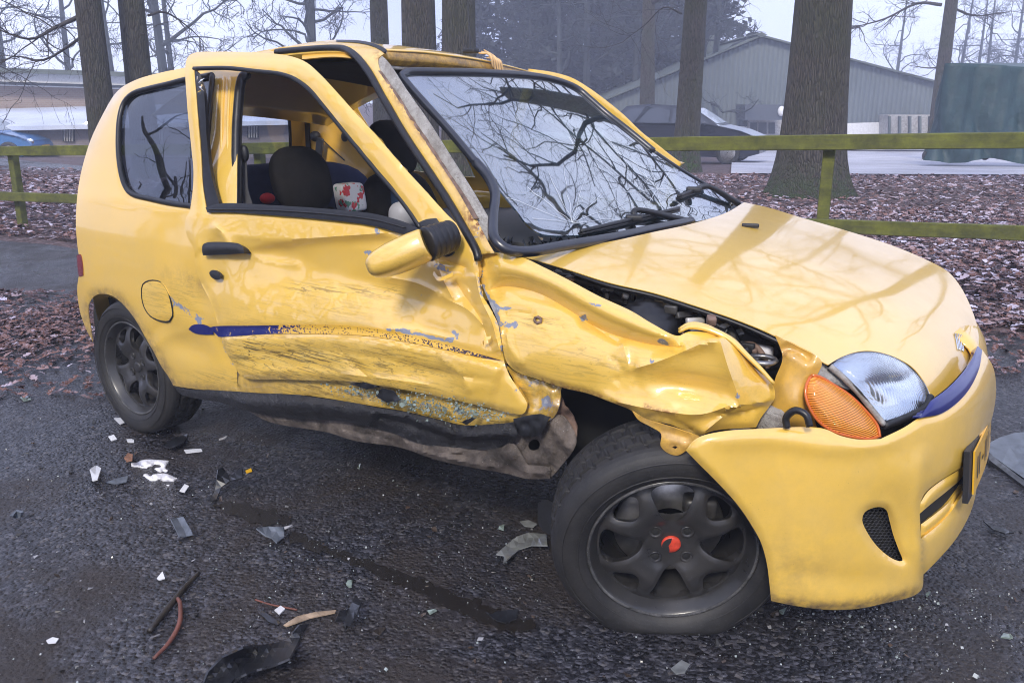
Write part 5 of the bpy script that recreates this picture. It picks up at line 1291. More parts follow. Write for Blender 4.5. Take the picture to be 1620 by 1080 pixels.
# fallen leaves: one uncountable litter
def leaf_mat():
    t = NT('frosted_leaf'); a = t.attr('tone')
    c = t.ramp(a, [(0.0, (0.018, 0.008, 0.007)), (0.3, (0.085, 0.030, 0.018)), (0.5, (0.17, 0.075, 0.050)), (0.70, (0.26, 0.17, 0.17)), (1.0, (0.52, 0.49, 0.60))])
    f = t.noise(t.coord(), 90, 4, 0.7)
    c = t.mix(t.math('MULTIPLY', t.ramp(f, [(0.5, 0), (0.7, 1)]), 0.45), c, (0.50, 0.48, 0.62))
    t.bsdf(Base__Color=c, Roughness=0.75); return t.m
MAT['leaf'] = leaf_mat()
def leaves(name, XY, zf, size, lift, mat, tone):
    n = len(XY)
    # lobed outline, folded along the midrib
    out = np.array([(-0.5, 0), (-0.30, 0.16), (-0.18, 0.10), (0.0, 0.26), (0.12, 0.15), (0.30, 0.22), (0.5, 0), (0.30, -0.22), (0.12, -0.15), (0.0, -0.26), (-0.18, -0.10), (-0.30, -0.16)])
    tri = [(0, 1, 11), (1, 2, 11), (2, 10, 11), (2, 3, 10), (3, 9, 10), (3, 4, 9), (4, 8, 9), (4, 5, 8), (5, 7, 8), (5, 6, 7)]
    k = len(out)
    sz = size*rng.uniform(0.6, 1.25, n); a = rng.uniform(0, 2*math.pi, n)
    curl = rng.uniform(0.0, 0.8, n); tx = rng.normal(0, 0.2, n); ty = rng.normal(0, 0.2, n)
    lx = out[None, :, 0]*sz[:, None]; ly = out[None, :, 1]*sz[:, None]
    lz = curl[:, None]*np.abs(ly)*1.1+curl[:, None]*0.5*lx*lx/size+tx[:, None]*lx+ty[:, None]*ly
    x = XY[:, :1]+lx*np.cos(a)[:, None]-ly*np.sin(a)[:, None]; y = XY[:, 1:]+lx*np.sin(a)[:, None]+ly*np.cos(a)[:, None]
    z = zf(XY[:, 0], XY[:, 1])[:, None]+lift*rng.uniform(0.2, 1, n)[:, None]+lz
    V = np.stack([x, y, z], -1).reshape(-1, 3)
    F = (np.arange(n)[:, None, None]*k+np.array(tri)[None]).reshape(-1, 3)
    me = bpy.data.meshes.new(name); me.from_pydata(V.tolist(), [], F.tolist()); me.materials.append(mat)
    la = me.attributes.new('tone', 'FLOAT', 'POINT'); la.data.foreach_set('value', np.repeat(tone(n), k))
    o = bpy.data.objects.new(name, me); col.objects.link(o); return o
def scatter_px(n, box, z=0.05):
    """ground points that fill a photo rectangle evenly by area of ground"""
    out = []
    x0, x1, d0, d1 = box
    d_ = np.sqrt(rng.uniform(d0**2, d1**2, n)); px = rng.uniform(x0, x1, n)
    p = CAM_POS[:2][None]+d_[:, None]*(FH[None]+((px-810)/FPX)[:, None]*CR[None, :2])
    return p
tone_f = lambda n: np.clip(rng.beta(0.95, 1.0, n), 0, 1)
pts = np.concatenate([scatter_px(19000, (950, 1720, 4.2, 9.5)), scatter_px(13000, (950, 1750, 9.0, 17.0)), scatter_px(11000, (-80, 420, 7.0, 13.0)), scatter_px(5000, (-100, 420, 12.0, 22.0))])
s_ = edge_s(pts[:, 0], pts[:, 1])
d_ = depth(pts[:, 0], pts[:, 1])
keep = (s_ > -0.12+0.25*vnoise(pts[:, 0]*1.5, pts[:, 1]*1.5, 9)) & ~((d_ > 15.5) & (s_ > 6))
pts = pts[keep]
lo_ = leaves('leaf_litter', pts, ground_z, 0.080, 0.045, MAT['leaf'], tone_f)
tag(lo_, 'frosted brown fallen leaves covering the ground beyond the road', 'leaves', kind='stuff')
# thinner drift of leaves on the road edge behind the rear wheel
p2 = np.concatenate([scatter_px(2600, (-120, 170, 4.2, 5.6)), scatter_px(900, (-100, 150, 3.5, 4.4)), scatter_px(500, (1480, 1720, 3.9, 4.8))])
w = vnoise(p2[:, 0]*1.6, p2[:, 1]*1.6, 12)+rng.normal(0, 0.35, len(p2)); p2 = p2[w > 0.12]
lo2 = leaves('leaf_drift', p2, lambda x, y: 0*x+0.004, 0.058, 0.015, MAT['leaf'], lambda n: np.clip(rng.beta(1.3, 2.4, n), 0, 1))
tag(lo2, 'sparse drift of brown leaves on the asphalt behind the rear wheel', 'leaves', kind='stuff')

# ------------------------------------------------------------------ wooden fence
def wood_mat():
    t = NT('algae_wood'); v = t.coord(scale=(1, 1, 1))
    n1 = t.noise(t.coord(scale=(2, 2, 18)), 3, 6, 0.65); n2 = t.noise(v, 6, 6, 0.7)
    c = t.mix(t.ramp(n2, [(0.35, 0), (0.7, 1)]), (0.050, 0.056, 0.012), (0.165, 0.175, 0.024))
    c = t.mix(t.ramp(n1, [(0.5, 0), (0.75, 0.6)]), c, (0.05, 0.045, 0.03))
    c = t.mix(t.ramp(t.noise(v, 28, 5, 0.7), [(0.62, 0), (0.72, 0.7)]), c, (0.03, 0.03, 0.022))
    t.bsdf(Base__Color=c, Roughness=0.8, Normal=t.bump(n1, 0.5, 0.004)); return t.m
MAT['wood'] = wood_mat()
fence = empty('wooden_fence'); tag(fence, 'low wooden two-rail fence green with algae behind the yellow car', 'fence')
fl, fr = 8.2, 5.2
def fence_pt(px):
    iv = 1/fl+(1/fr-1/fl)*(px-15)/1300; return 1/iv
def fence_xyz(px, py):
    d_ = fence_pt(px)
    return at(px, py, d=d_/math.cos(0)) if False else CAM_POS+rays([(px, py)])[0]*(d_/ (rays([(px, py)])[0][:2]@FH))
def beam(name, A, B, h, w, parent, mat):
    """a sawn beam between two points at its top edge, h deep and w thick"""
    A, B = np.array(A), np.array(B); u = (B-A)/np.linalg.norm(B-A)
    n = np.cross(u, [0, 0, 1.0]); n /= np.linalg.norm(n); up = np.cross(n, u)
    k = 24; V = []
    for i in range(k+1):
        c = A+(B-A)*i/k; j = rng.normal(0, 0.0012, 4)
        for (a, b), e in zip(((-.5, 0), (.5, 0), (.5, -1), (-.5, -1)), j): V.append(c+n*(a*w+e)+up*(b*h+e))
    F = [(i*4+j, i*4+(j+1) % 4, (i+1)*4+(j+1) % 4, (i+1)*4+j) for i in range(k) for j in range(4)]+[(0, 1, 2, 3), (k*4+3, k*4+2, k*4+1, k*4)]
    o = mesh_obj(name, V, F, mat, parent, False)
    b = o.modifiers.new('edge', 'BEVEL'); b.width = 0.004; b.segments = 1; b.limit_method = 'ANGLE'
    return o
TL, TR = fence_xyz(-160, 234), fence_xyz(1760, 207)
LL, LR = fence_xyz(-160, 302), fence_xyz(1760, 374)
ll_mid, lr_mid = fence_xyz(15, 304), fence_xyz(1315, 347)
lu = lr_mid-ll_mid
beam('rail', TL, TR, 0.085, 0.05, fence, MAT['wood'])
beam('rail', ll_mid-lu*0.1, lr_mid+lu*0.28, 0.08, 0.045, fence, MAT['wood'])
for px in (8, 400, 800, 1313, 1800):
    t_ = fence_xyz(px, np.interp(px, [15, 1315], [240, 222])); w_ = 0.068
    gz = float(ground_z(t_[0], t_[1]))-0.1
    V, F = box_mesh(((t_[0], t_[1], (t_[2]+gz)/2)), (w_, w_, t_[2]-gz), 0.006, None)
    V = V-np.array([t_[0], t_[1], 0]); R_ = np.array(Matrix.Rotation(math.atan2(EU[1], EU[0]), 3, 'Z')); V = V @ R_.T+np.array([t_[0]+EN[0]*0.075, t_[1]+EN[1]*0.075, 0])
    mesh_obj('post', V, F, MAT['wood'], fence, False)

# ------------------------------------------------------------------ trees
def bark_mat(name, a, b, moss):
    t = NT(name); v = t.coord(scale=(1, 1, 0.13))
    r = t.voro(v, 44, 'DISTANCE_TO_EDGE'); n = t.noise(v, 22, 8, 0.75)
    h = t.math('ADD', t.math('MULTIPLY', t.ramp(r, [(0.0, 0), (0.25, 1)]), 0.6), t.math('MULTIPLY', n, 1.3))
    c = t.mix(t.ramp(h, [(0.5, 0), (1.4, 1)]), a, b)
    c = t.mix(t.math('MULTIPLY', t.ramp(t.noise(t.coord(), 1.7, 5), [(0.42, 0), (0.65, 1)]), 0.55), c, moss)
    sx = t.n('SeparateXYZ'); t.put(sx.inputs[0], t.coord()); low = t.ramp(sx.outputs[2], [(0.0, 1), (0.55, 0)])
    c = t.mix(t.math('MULTIPLY', low, t.ramp(t.noise(t.coord(), 9, 6, 0.7), [(0.42, 0), (0.56, 1)])), c, (0.045, 0.085, 0.018))
    t.bsdf(Base__Color=c, Roughness=0.9, Normal=t.bump(h, 1.0, 0.05)); return t.m
MAT['bark'] = bark_mat('oak_bark', (0.018, 0.016, 0.013), (0.092, 0.080, 0.064), (0.055, 0.064, 0.028))
MAT['twig'] = simple('twig_bark', (0.045, 0.040, 0.040), 0.9, var=0.3, vscale=4)
MAT['moss'] = simple('moss', (0.06, 0.10, 0.025), 0.95, bump=0.8, bscale=60, var=0.4, vscale=20)
def prisms(A, B, ra, rb):
    """many thin three-sided twigs at once"""
    A, B = np.asarray(A), np.asarray(B); n = len(A)
    u = B-A; u /= np.linalg.norm(u, axis=1)[:, None]+1e-9
    r = np.cross(u, np.array([0.31, 0.53, 0.79])); r /= np.linalg.norm(r, axis=1)[:, None]+1e-9; q = np.cross(u, r)
    V = []
    for P, rad in ((A, ra), (B, rb)):
        for k in range(3):
            a = 2*math.pi*k/3; V.append(P+(math.cos(a)*r+math.sin(a)*q)*np.asarray(rad)[:, None])
    V = np.stack(V, 1).reshape(-1, 3)
    F = np.array([(0, 1, 4, 3), (1, 2, 5, 4), (2, 0, 3, 5)])
    return V, (np.arange(n)[:, None, None]*6+F[None]).reshape(-1, 4)
def grow(start, dirn, length, r0, levels, out, gen, droop=0.0, nk=(7, 9), bend=0.22):
    """a limb with side branches; collects polylines and twigs"""
    n = 7; p = np.array(start, float); d = np.array(dirn, float); d /= np.linalg.norm(d)
    pts = [p.copy()]
    for i in range(n):
        d = d+gen.normal(0, bend, 3)+np.array([0, 0, 0.05-droop]); d /= np.linalg.norm(d)
        p = p+d*length/n; pts.append(p.copy())
    pts = np.array(pts); rad = r0*np.linspace(1, 0.3, n+1)
    out['tubes'].append((pts, rad))
    for k in range(nk[0]):
        f = gen.uniform(0.2, 1.0); i = min(n-1, int(f*n)); b = pts[i]+(pts[i+1]-pts[i])*(f*n-i)
        t = pts[i+1]-pts[i]; t /= np.linalg.norm(t)
        s = gen.normal(0, 1, 3); s -= t*(s@t); s /= np.linalg.norm(s)
        nd = t*0.7+s*gen.uniform(0.6, 1.1)
        L = length*gen.uniform(0.3, 0.55)*(1.15-0.5*f)
        if levels > 1: grow(b, nd, L, r0*0.42*(1.1-0.5*f), levels-1, out, gen, droop, nk[1:]+(nk[-1],), bend)
        else:
            q = b.copy(); dd = nd/np.linalg.norm(nd)
            for _ in range(3):
                dd = dd+gen.normal(0, 0.25, 3)+np.array([0, 0, -droop]); dd /= np.linalg.norm(dd)
                e = q+dd*L/3; out['a'].append(q); out['b'].append(e); out['r'].append(max(0.0028, r0*0.28*(1-_*0.28))); q = e
                s2 = gen.normal(0, 1, 3); e2 = q+(dd*0.6+s2*0.5)*L*0.22; out['a'].append(q); out['b'].append(e2); out['r'].append(max(0.0022, r0*0.16))
def crown_mesh(out):
    parts = [tube_mesh(p, r, 6 if r[0] > 0.05 else 4, cap=False) for p, r in out['tubes']]
    V, F = merge(parts); F = list(F)
    if out['a']:
        r = np.array(out['r']); v2, f2 = prisms(np.array(out['a']), np.array(out['b']), r, r*0.6)
        F += [tuple(int(i)+len(V) for i in f) for f in f2]; V = np.concatenate([V, v2])
    return V, F
def trunk_mesh(base, top, r0, r1, flare, gen, seg=20, n=26):
    base, top = np.array(base), np.array(top); V = []
    ph = gen.uniform(0, 6, 4)
    for i in range(n+1):
        t = (i/n)**1.6; c = base+(top-base)*t+np.array([0.06*math.sin(t*5+ph[0]), 0.06*math.sin(t*4+ph[1]), 0])*t
        h = (top-base)[2]*t; r = r0+(r1-r0)*t+flare*math.exp(-h/0.30)
        for k in range(seg):
            a = 2*math.pi*k/seg
            rr = r*(1+0.035*math.sin(3*a+ph[2]+h*0.7)+0.02*math.sin(7*a+ph[3]-h))+flare*0.55*math.exp(-h/0.28)*max(0, math.sin(2.5*a+ph[0]))
            V.append(c+np.array([rr*math.cos(a), rr*math.sin(a), 0]))
    F = [(i*seg+k, i*seg+(k+1) % seg, (i+1)*seg+(k+1) % seg, (i+1)*seg+k) for i in range(n) for k in range(seg)]
    return V, F
def px_ground(px, d_):
    p = CAM_POS[:2]+d_*(FH+(px-810)/FPX*CR[:2]/1.0); return np.array([p[0], p[1], float(ground_z(p[0], p[1]))])
def tree(label, px_mid, py_mid, d_, wpx, H, lean=(0, 0), flare=0.1, seed=1, limbs=12, low=None, extra=(), first=0.32, LM=1.0, r1=0.25, NK=(6, 6, 6), LR=0.42):
    gen = np.random.default_rng(seed)
    m = CAM_POS+rays([(px_mid, py_mid)])[0]*(d_/(rays([(px_mid, py_mid)])[0][:2]@FH))
    r = wpx*d_/FPX/2
    gz = float(ground_z(m[0], m[1]))
    base = np.array([m[0], m[1], gz-0.12]); base[:2] -= np.array(lean)*(m[2]-gz)
    top = base+np.array([lean[0]*H, lean[1]*H, H])
    root = empty('tree', (0, 0, 0)); tag(root, label, 'tree', 'bare trees behind the car')
    V, F = trunk_mesh(base, top, r*1.04, r*r1, flare, gen); mesh_obj('trunk', V, F, MAT['bark'], root)
    out = dict(tubes=[], a=[], b=[], r=[])
    for k in range(limbs):
        f = first+(0.97-first)*(k+gen.uniform(0, 1))/limbs; b = base+(top-base)*f
        a = k*2.4+gen.uniform(-0.4, 0.4)
        L = H*LM*0.34*(1.15-0.7*f)*gen.uniform(0.8, 1.2)
        grow(b, (math.cos(a), math.sin(a), gen.uniform(0.15, 0.7)), L, r*LR*(1.15-0.8*f), 2, out, gen, 0.015, NK)
    for pl, rr, nt, dr in extra:      # low boughs seen in the photograph, as polylines from this trunk
        P3 = spline3(np.array([CAM_POS+rays([(q[0], q[1])])[0]*((d_+q[2])/(rays([(q[0], q[1])])[0][:2]@FH)) for q in pl]), 14)
        out['tubes'].append((P3, np.linspace(rr, rr*0.25, len(P3))))
        for k in range(nt):
            i = gen.integers(2, len(P3)-1); t = P3[i]-P3[i-1]; t /= np.linalg.norm(t)
            s = gen.normal(0, 1, 3); s[2] = s[2]*0.6-dr; grow(P3[i], t*0.8+s*0.7, gen.uniform(0.5, 1.3), rr*0.3, 1, out, gen, 0.02, (8, 8))
    V, F = crown_mesh(out); mesh_obj('crown', V, F, MAT['twig'], root)
    return root, base
tree('slim bare tree at the far left, dark knot at its edge', 145, 60, 12.0, 41, 13, (0.00, 0.0), 0.08, 11, extra=[([(122, 28, 0), (85, 45, -0.3), (45, 62, -0.5), (-20, 40, -0.6)], 0.03, 14, 0.5), ([(128, 60, 0), (70, 95, 0.2), (20, 90, 0.4), (-30, 120, 0.5)], 0.02, 10, 0.4)], first=0.36)
tree('second slim bare tree from the left, above the rear quarter', 213, 60, 12.6, 40, 14, (0.0, 0.0), 0.08, 12, extra=[([(234, 25, 0), (262, 20, 0.2), (300, 45, 0.5), (330, 75, 0.6)], 0.018, 8, 0.5)], first=0.36)
tree('thin pale-green bare trunk above the door frame, leftmost of three', 600, 30, 20, 30, 15, (0, 0), 0.08, 13)
tree('thick ridged trunk above the roof, middle one of three', 661, 30, 14, 55, 16, (0, 0), 0.1, 14)
tree('thick dark trunk beside the aerial, right of three above the roof', 727, 30, 13, 54, 16, (0, 0), 0.1, 15)
tree('hazy leaning trunk in front of the green hall gable', 1026, 90, 30, 24, 14, (-0.05, 0.045), 0.1, 16)
tree('straight mossy trunk in front of the parked black car', 1094, 110, 17, 38, 15, (0.0, 0.0), 0.12, 17, extra=[([(1078, 22, 0), (1050, 12, 0.4), (1020, 40, 0.8), (990, 62, 1.0)], 0.02, 8, 0.4)])
big, bbase = tree('massive oak trunk with mossy flared foot right of the bonnet', 1296, 110, 11, 97, 8.0, (0.0, 0.0), 0.24, 18, limbs=13, first=0.5, LM=2.1, r1=0.38, NK=(9, 8, 7), LR=0.2)
tree('dark bare tree rising behind the green tarpaulin', 1499, 60, 27, 22, 15, (0, 0), 0.1, 19, extra=[([(1490, 8, 0), (1450, 6, 0.4), (1400, 30, 0.6), (1345, 45, 1.0)], 0.05, 22, 0.4), ([(1492, 105, 0), (1470, 108, 0.1), (1440, 104, 0.3)], 0.03, 6, 0.0), ([(1503, 10, 0), (1540, 25, 0), (1590, 20, 0)], 0.04, 12, 0.3)])
for k, (x, y, r_, H) in enumerate([(-7.5, -8.0, 0.22, 12), (-11.0, -9.5, 0.28, 13), (-5.0, -11.0, 0.25, 13), (-15.0, -10.5, 0.25, 12), (1.5, -13.0, 0.3, 13), (2.3, 10.6, 0.24, 13)]):
    gen = np.random.default_rng(60+k); root = empty('tree'); tag(root, ['nearest bare tree across the road, mirrored in the side window', 'bare tree across the road, second from the mirrored corner', 'tall bare tree across the road facing the door', 'farthest bare tree down the road on the viewer side', 'bare tree standing behind the viewer opposite the bonnet', 'bare tree just past the right edge, mirrored in the windscreen', 'nearer bare tree past the right edge by the fence'][k], 'tree', 'bare trees outside the view')
    b = np.array([x, y, -0.1]); tp = b+np.array([0.3, -0.2, H]); V, F = trunk_mesh(b, tp, r_, r_*0.3, 0.08, gen); mesh_obj('trunk', V, F, MAT['bark'], root)
    out = dict(tubes=[], a=[], b=[], r=[])
    for q in range(13):
        f = 0.2+0.75*q/13; a = q*2.4; grow(b+(tp-b)*f, (math.cos(a), math.sin(a), 0.4), H*0.36*(1.15-0.7*f), r_*0.42*(1.15-0.8*f), 2, out, gen, 0.015, (6, 6, 6))
    V, F = crown_mesh(out); mesh_obj('crown', V, F, MAT['twig'], root)
# ------------------------------------------------------------------ far wood in the mist (one mass)
def far_wood():
    gen = np.random.default_rng(31); A = []; B = []; Rr = []; tubes = []; quads = []
    spots = [(gen.uniform(740, 1120), gen.uniform(44, 60), 1) for _ in range(30)]
    for px, d_, ev in spots:
        b = px_ground(px, d_); H = gen.uniform(9, 15) if ev else gen.uniform(6, 10)
        tubes.append((np.array([b, b+[0, 0, H*0.5], b+[0, 0, H]]), np.array([0.2, 0.13, 0.03])))
        nb = 110
        z = gen.uniform(0.08 if ev else 0.3, 1, nb)*H; a = gen.uniform(0, 6.28, nb)
        L = (H*0.26)*(1.08-z/H if ev else np.sin(np.clip(z/H, 0.05, 0.97)*3.1))*gen.uniform(0.6, 1.1, nb)+0.3
        s = b+np.stack([0*z, 0*z, z], 1); e = s+np.stack([np.cos(a)*L, np.sin(a)*L, L*(-0.25 if ev else 0.55)*gen.uniform(0.3, 1.2, nb)], 1)
        A.append(s); B.append(e); Rr.append(np.full(nb, 0.035 if ev else 0.022))
        for _ in range(6 if ev else 7):
            f = gen.uniform(0.3, 1.0, nb)[:, None]; q = s+(e-s)*f; t = q+gen.normal(0, 1, (nb, 3))*np.array([0.5, 0.5, 0.3 if ev else 0.5])
            A.append(q); B.append(t); Rr.append(np.full(nb, 0.028 if ev else 0.010))
        if ev:
            m = 1500; f = gen.uniform(0.25, 1.05, m)[:, None]; i = gen.integers(0, nb, m)
            c = s[i]+(e[i]-s[i])*f+gen.normal(0, 0.12, (m, 3)); quads.append(c)
    # bare crowns: one grown crown turned and scaled to each place
    out = dict(tubes=[], a=[], b=[], r=[]); H = 10.0; tp = np.array([0.3, 0.2, H]); out['tubes'].append((np.linspace([0, 0, -1], tp, 7), np.linspace(0.2, 0.04, 7)))
    for k in range(13):
        f = 0.22+0.75*(k+gen.uniform(0, 1))/13; a = k*2.4; grow(tp*f, (math.cos(a), math.sin(a), gen.uniform(0.2, 0.8)), H*0.38*(1.1-0.6*f), 0.07*(1.15-0.8*f), 2, out, gen, 0.02, (6, 6, 6), 0.3)
    out['r'] = [max(x, 0.008) for x in out['r']]
    bV, bF = crown_mesh(out); bF = np.array([f for f in bF if len(f) == 4]); bare = []
    for px, d_ in [(gen.uniform(-200, 560), gen.uniform(36, 58)) for _ in range(13)]+[(gen.uniform(740, 1120), gen.uniform(36, 44)) for _ in range(5)]+[(gen.uniform(1150, 1800), gen.uniform(58, 70)) for _ in range(13)]:
        a = gen.uniform(0, 6.28); sc = gen.uniform(0.75, 1.25); R_ = np.array([[math.cos(a), -math.sin(a), 0], [math.sin(a), math.cos(a), 0], [0, 0, 1]])
        bare.append((bV @ R_.T)*sc+px_ground(px, d_))
    nb_ = len(bV); bVs = np.concatenate(bare); bFs = (np.arange(len(bare))[:, None, None]*nb_+bF[None]).reshape(-1, 4)
    V, F = merge([tube_mesh(p, r, 5, cap=False) for p, r in tubes])
    v2, f2 = prisms(np.concatenate(A), np.concatenate(B), np.concatenate(Rr), np.concatenate(Rr)*0.5)
    F = list(F)+[tuple(x) for x in (f2+len(V)).tolist()]; V = np.concatenate([V, v2])
    c = np.concatenate(quads); u = gen.normal(0, 1, c.shape)*0.12; w = gen.normal(0, 1, c.shape)*0.09; w[:, 2] -= 0.05
    q = np.stack([c-u, c+w, c+u, c-w], 1).reshape(-1, 3)
    F += [tuple(x) for x in (np.arange(len(c))[:, None]*4+np.arange(4)[None]+len(V)).tolist()]; V = np.concatenate([V, q])
    F += [tuple(x) for x in (bFs+len(V)).tolist()]; V = np.concatenate([V, bVs])
    o = mesh_obj('far_wood', V, F, MAT['needle'], None, False); tag(o, 'misty blue-grey wood of far trees behind the hall', 'wood', kind='stuff')
MAT['needle'] = simple('needle_mass', (0.030, 0.036, 0.040), 0.95, var=0.4, vscale=0.6)
far_wood()
# ------------------------------------------------------------------ buildings, parked cars, trailer
def bp(px, py, d_):
    r_ = rays([(px, py)])[0]; return CAM_POS+r_*(d_/(r_[:2]@FH))
FH3 = np.array([FH[0], FH[1], 0.0]); RT = np.array([FH[1], -FH[0], 0.0])
def slab(name, front, dback, mat, parent, smooth=False):
    """a solid whose front face is the given ring of points, pushed back along the line of sight level"""
    f = np.array(front); n = len(f); b = f+FH3*dback
    V = np.concatenate([f, b]); F = [tuple(range(n)), tuple(range(2*n-1, n-1, -1))]+[(i, n+i, n+(i+1) % n, (i+1) % n) for i in range(n)]
    return mesh_obj(name, V, F, mat, parent, smooth)
def ring(pts, d_): return [bp(x, y, d_) for x, y in pts]
def brick_mat(name, a, b, mortar, scale):
    t = NT(name); br = t.n('TexBrick', Color1=a, Color2=b, Mortar=mortar, Scale=scale)
    cx = t.coord(rot=(math.radians(90), 0, 0)); t.put(br.inputs['Vector'], cx)
    c = t.mix(t.math('MULTIPLY', t.noise(t.coord(), 1.3, 5), 0.5), br.outputs[0], (0.20, 0.17, 0.17))
    t.bsdf(Base__Color=c, Roughness=0.9); return t.m
MAT['brick'] = brick_mat('tan_brick', (0.30, 0.22, 0.17), (0.24, 0.17, 0.13), (0.30, 0.28, 0.26), 4.0)
MAT['brick2'] = brick_mat('lilac_brick', (0.19, 0.155, 0.15), (0.16, 0.13, 0.125), (0.2, 0.19, 0.19), 4.0)
MAT['frostroof'] = simple('frosted_roof', (0.52, 0.56, 0.66), 0.7, var=0.15, vscale=0.8)
MAT['whitefascia'] = simple('white_fascia', (0.70, 0.70, 0.70), 0.6, var=0.08)
MAT['greenroof'] = simple('mossy_roof_edge', (0.085, 0.10, 0.09), 0.8, var=0.25, vscale=2)
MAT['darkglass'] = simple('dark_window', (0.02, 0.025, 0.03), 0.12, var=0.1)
b1 = empty('brick_building'); tag(b1, 'long low brick building with frosted lean-to roof at the left', 'building')
slab('brick_wall', ring([(-260, 128), (480, 150), (480, 235), (-260, 235)], 30), 6, MAT['brick'], b1)
slab('fascia', ring([(-270, 106), (490, 131), (490, 150), (-270, 128)], 29.6), 6.6, MAT['whitefascia'], b1)
slab('gutter_shadow_strip', ring([(-270, 121), (490, 144), (490, 148), (-270, 126)], 29.5), 0.1, MAT['darkglass'], b1)  # dark strip drawn in as the shadow under the gutter
slab('roof_edge', ring([(-275, 98), (495, 124), (495, 131), (-275, 106)], 29.3), 7, MAT['greenroof'], b1)
lw = slab('lean_to_wall', ring([(-260, 200), (480, 190), (480, 258), (-260, 262)], 26.2), 3.5, MAT['brick2'], b1)
V = [bp(-270, 206, 25.8), bp(490, 190, 25.8), bp(490, 158, 29.9), bp(-270, 180, 29.9)]
V = V+[v+np.array([0, 0, -0.12]) for v in V]
mesh_obj('lean_to_roof', V, [(0, 1, 2, 3), (7, 6, 5, 4), (0, 4, 5, 1), (1, 5, 6, 2), (2, 6, 7, 3), (3, 7, 4, 0)], MAT['frostroof'], b1, False)
for cx, y0, y1 in ((36, 209, 230), (108, 205, 224), (-40, 212, 232), (250, 204, 222), (400, 200, 218)):
    wdw = slab('window', ring([(cx-9, y0), (cx+9, y0-0.5), (cx+9, y1), (cx-9, y1)], 26.15), 0.06, MAT['darkglass'], b1)
    for k in (-6, -2, 2, 6): slab('window_bar', ring([(cx+k-0.9, y0), (cx+k+0.9, y0), (cx+k+0.9, y1), (cx+k-0.9, y1)], 26.10), 0.04, MAT['greypaint'], wdw)
def lamp_mat():
    t = NT('lit_lamp'); e = t.n('Emission', Color=(1.0, 0.95, 0.85), Strength=14.0); t.t.links.new(e.outputs[0], t.out.inputs['Surface']); return t.m
V, F = rounded(bp(138, 197, 26.0), (0.07, 0.07, 0.07), 2); mesh_obj('wall_lamp', V, F, lamp_mat(), b1)
# green hall
def sheet_mat():
    t = NT('ribbed_green_cladding'); 
    w = t.n('TexWave', Scale=1.6); w.bands_direction = 'X'; t.put(w.inputs['Vector'], t.coord(rot=(0, 0, -(YAW-math.pi/2))))
    c = t.mix(t.ramp(t.noise(t.coord(), 0.6, 5), [(0.3, 0), (0.7, 1)]), (0.095, 0.115, 0.118), (0.12, 0.14, 0.142))
    c = t.mix(t.math('MULTIPLY', w.outputs[1], 0.25), c, (0.075, 0.09, 0.092))
    t.bsdf(Base__Color=c, Roughness=0.6, Normal=t.bump(w.outputs[1], 0.6, 0.05)); return t.m
b2 = empty('green_hall'); tag(b2, 'large green gabled hall with pale plinth behind the oak', 'hall')
D2 = 38.0
slab('gable_wall', ring([(840, 208), (1205, 60), (1580, 158), (1580, 190), (840, 212)], D2), 20, sheet_mat(), b2)
slab('plinth', ring([(840, 210), (1580, 188), (1580, 238), (840, 236)], D2-0.05), 19, MAT['whitefascia'], b2)
for a, b in (((835, 206), (1205, 55)), ((1205, 55), (1590, 156))):
    slab('verge_board', ring([a, b, (b[0], b[1]+3), (a[0], a[1]+3)], D2-0.3), 20.6, MAT['greenroof'], b2)
slab('ridge_cap', ring([(1196, 55), (1205, 51), (1214, 55), (1205, 60)], D2-0.35), 20.7, MAT['greenroof'], b2)
slab('canopy', ring([(1179, 166), (1240, 166), (1240, 190), (1179, 190)], D2-1.6), 1.5, MAT['slate'] if 'slate' in MAT else MAT['darkglass'], b2)
ent = slab('entrance', ring([(1184, 190), (1238, 190), (1238, 235), (1184, 235)], D2-0.3), 0.2, MAT['greypaint'], b2)
for x0, x1 in ((1187, 1198), (1200, 1213), (1216, 1226)): slab('window', ring([(x0, 194), (x1, 194), (x1, 212), (x0, 212)], D2-0.34), 0.05, MAT['darkglass'], ent)
V, F = rounded(bp(1236, 176, D2-1.7), (0.14, 0.14, 0.2), 2); mesh_obj('globe_lamp', V, F, MAT['whitefascia'], b2)
V, F = rounded(bp(1128, 75, D2+2), (0.25, 0.25, 0.5), 3); mesh_obj('roof_vent', V, F, MAT['greenroof'], b2)
slab('side_lean_to', ring([(1405, 182), (1480, 182), (1480, 212), (1405, 212)], D2-1), 0.9, MAT['greypaint'], b2)
for k in range(5): slab('side_post', ring([(1407+k*16, 184), (1410+k*16, 184), (1410+k*16, 236), (1407+k*16, 236)], D2-1.2), 0.15, MAT['greenroof'], b2)

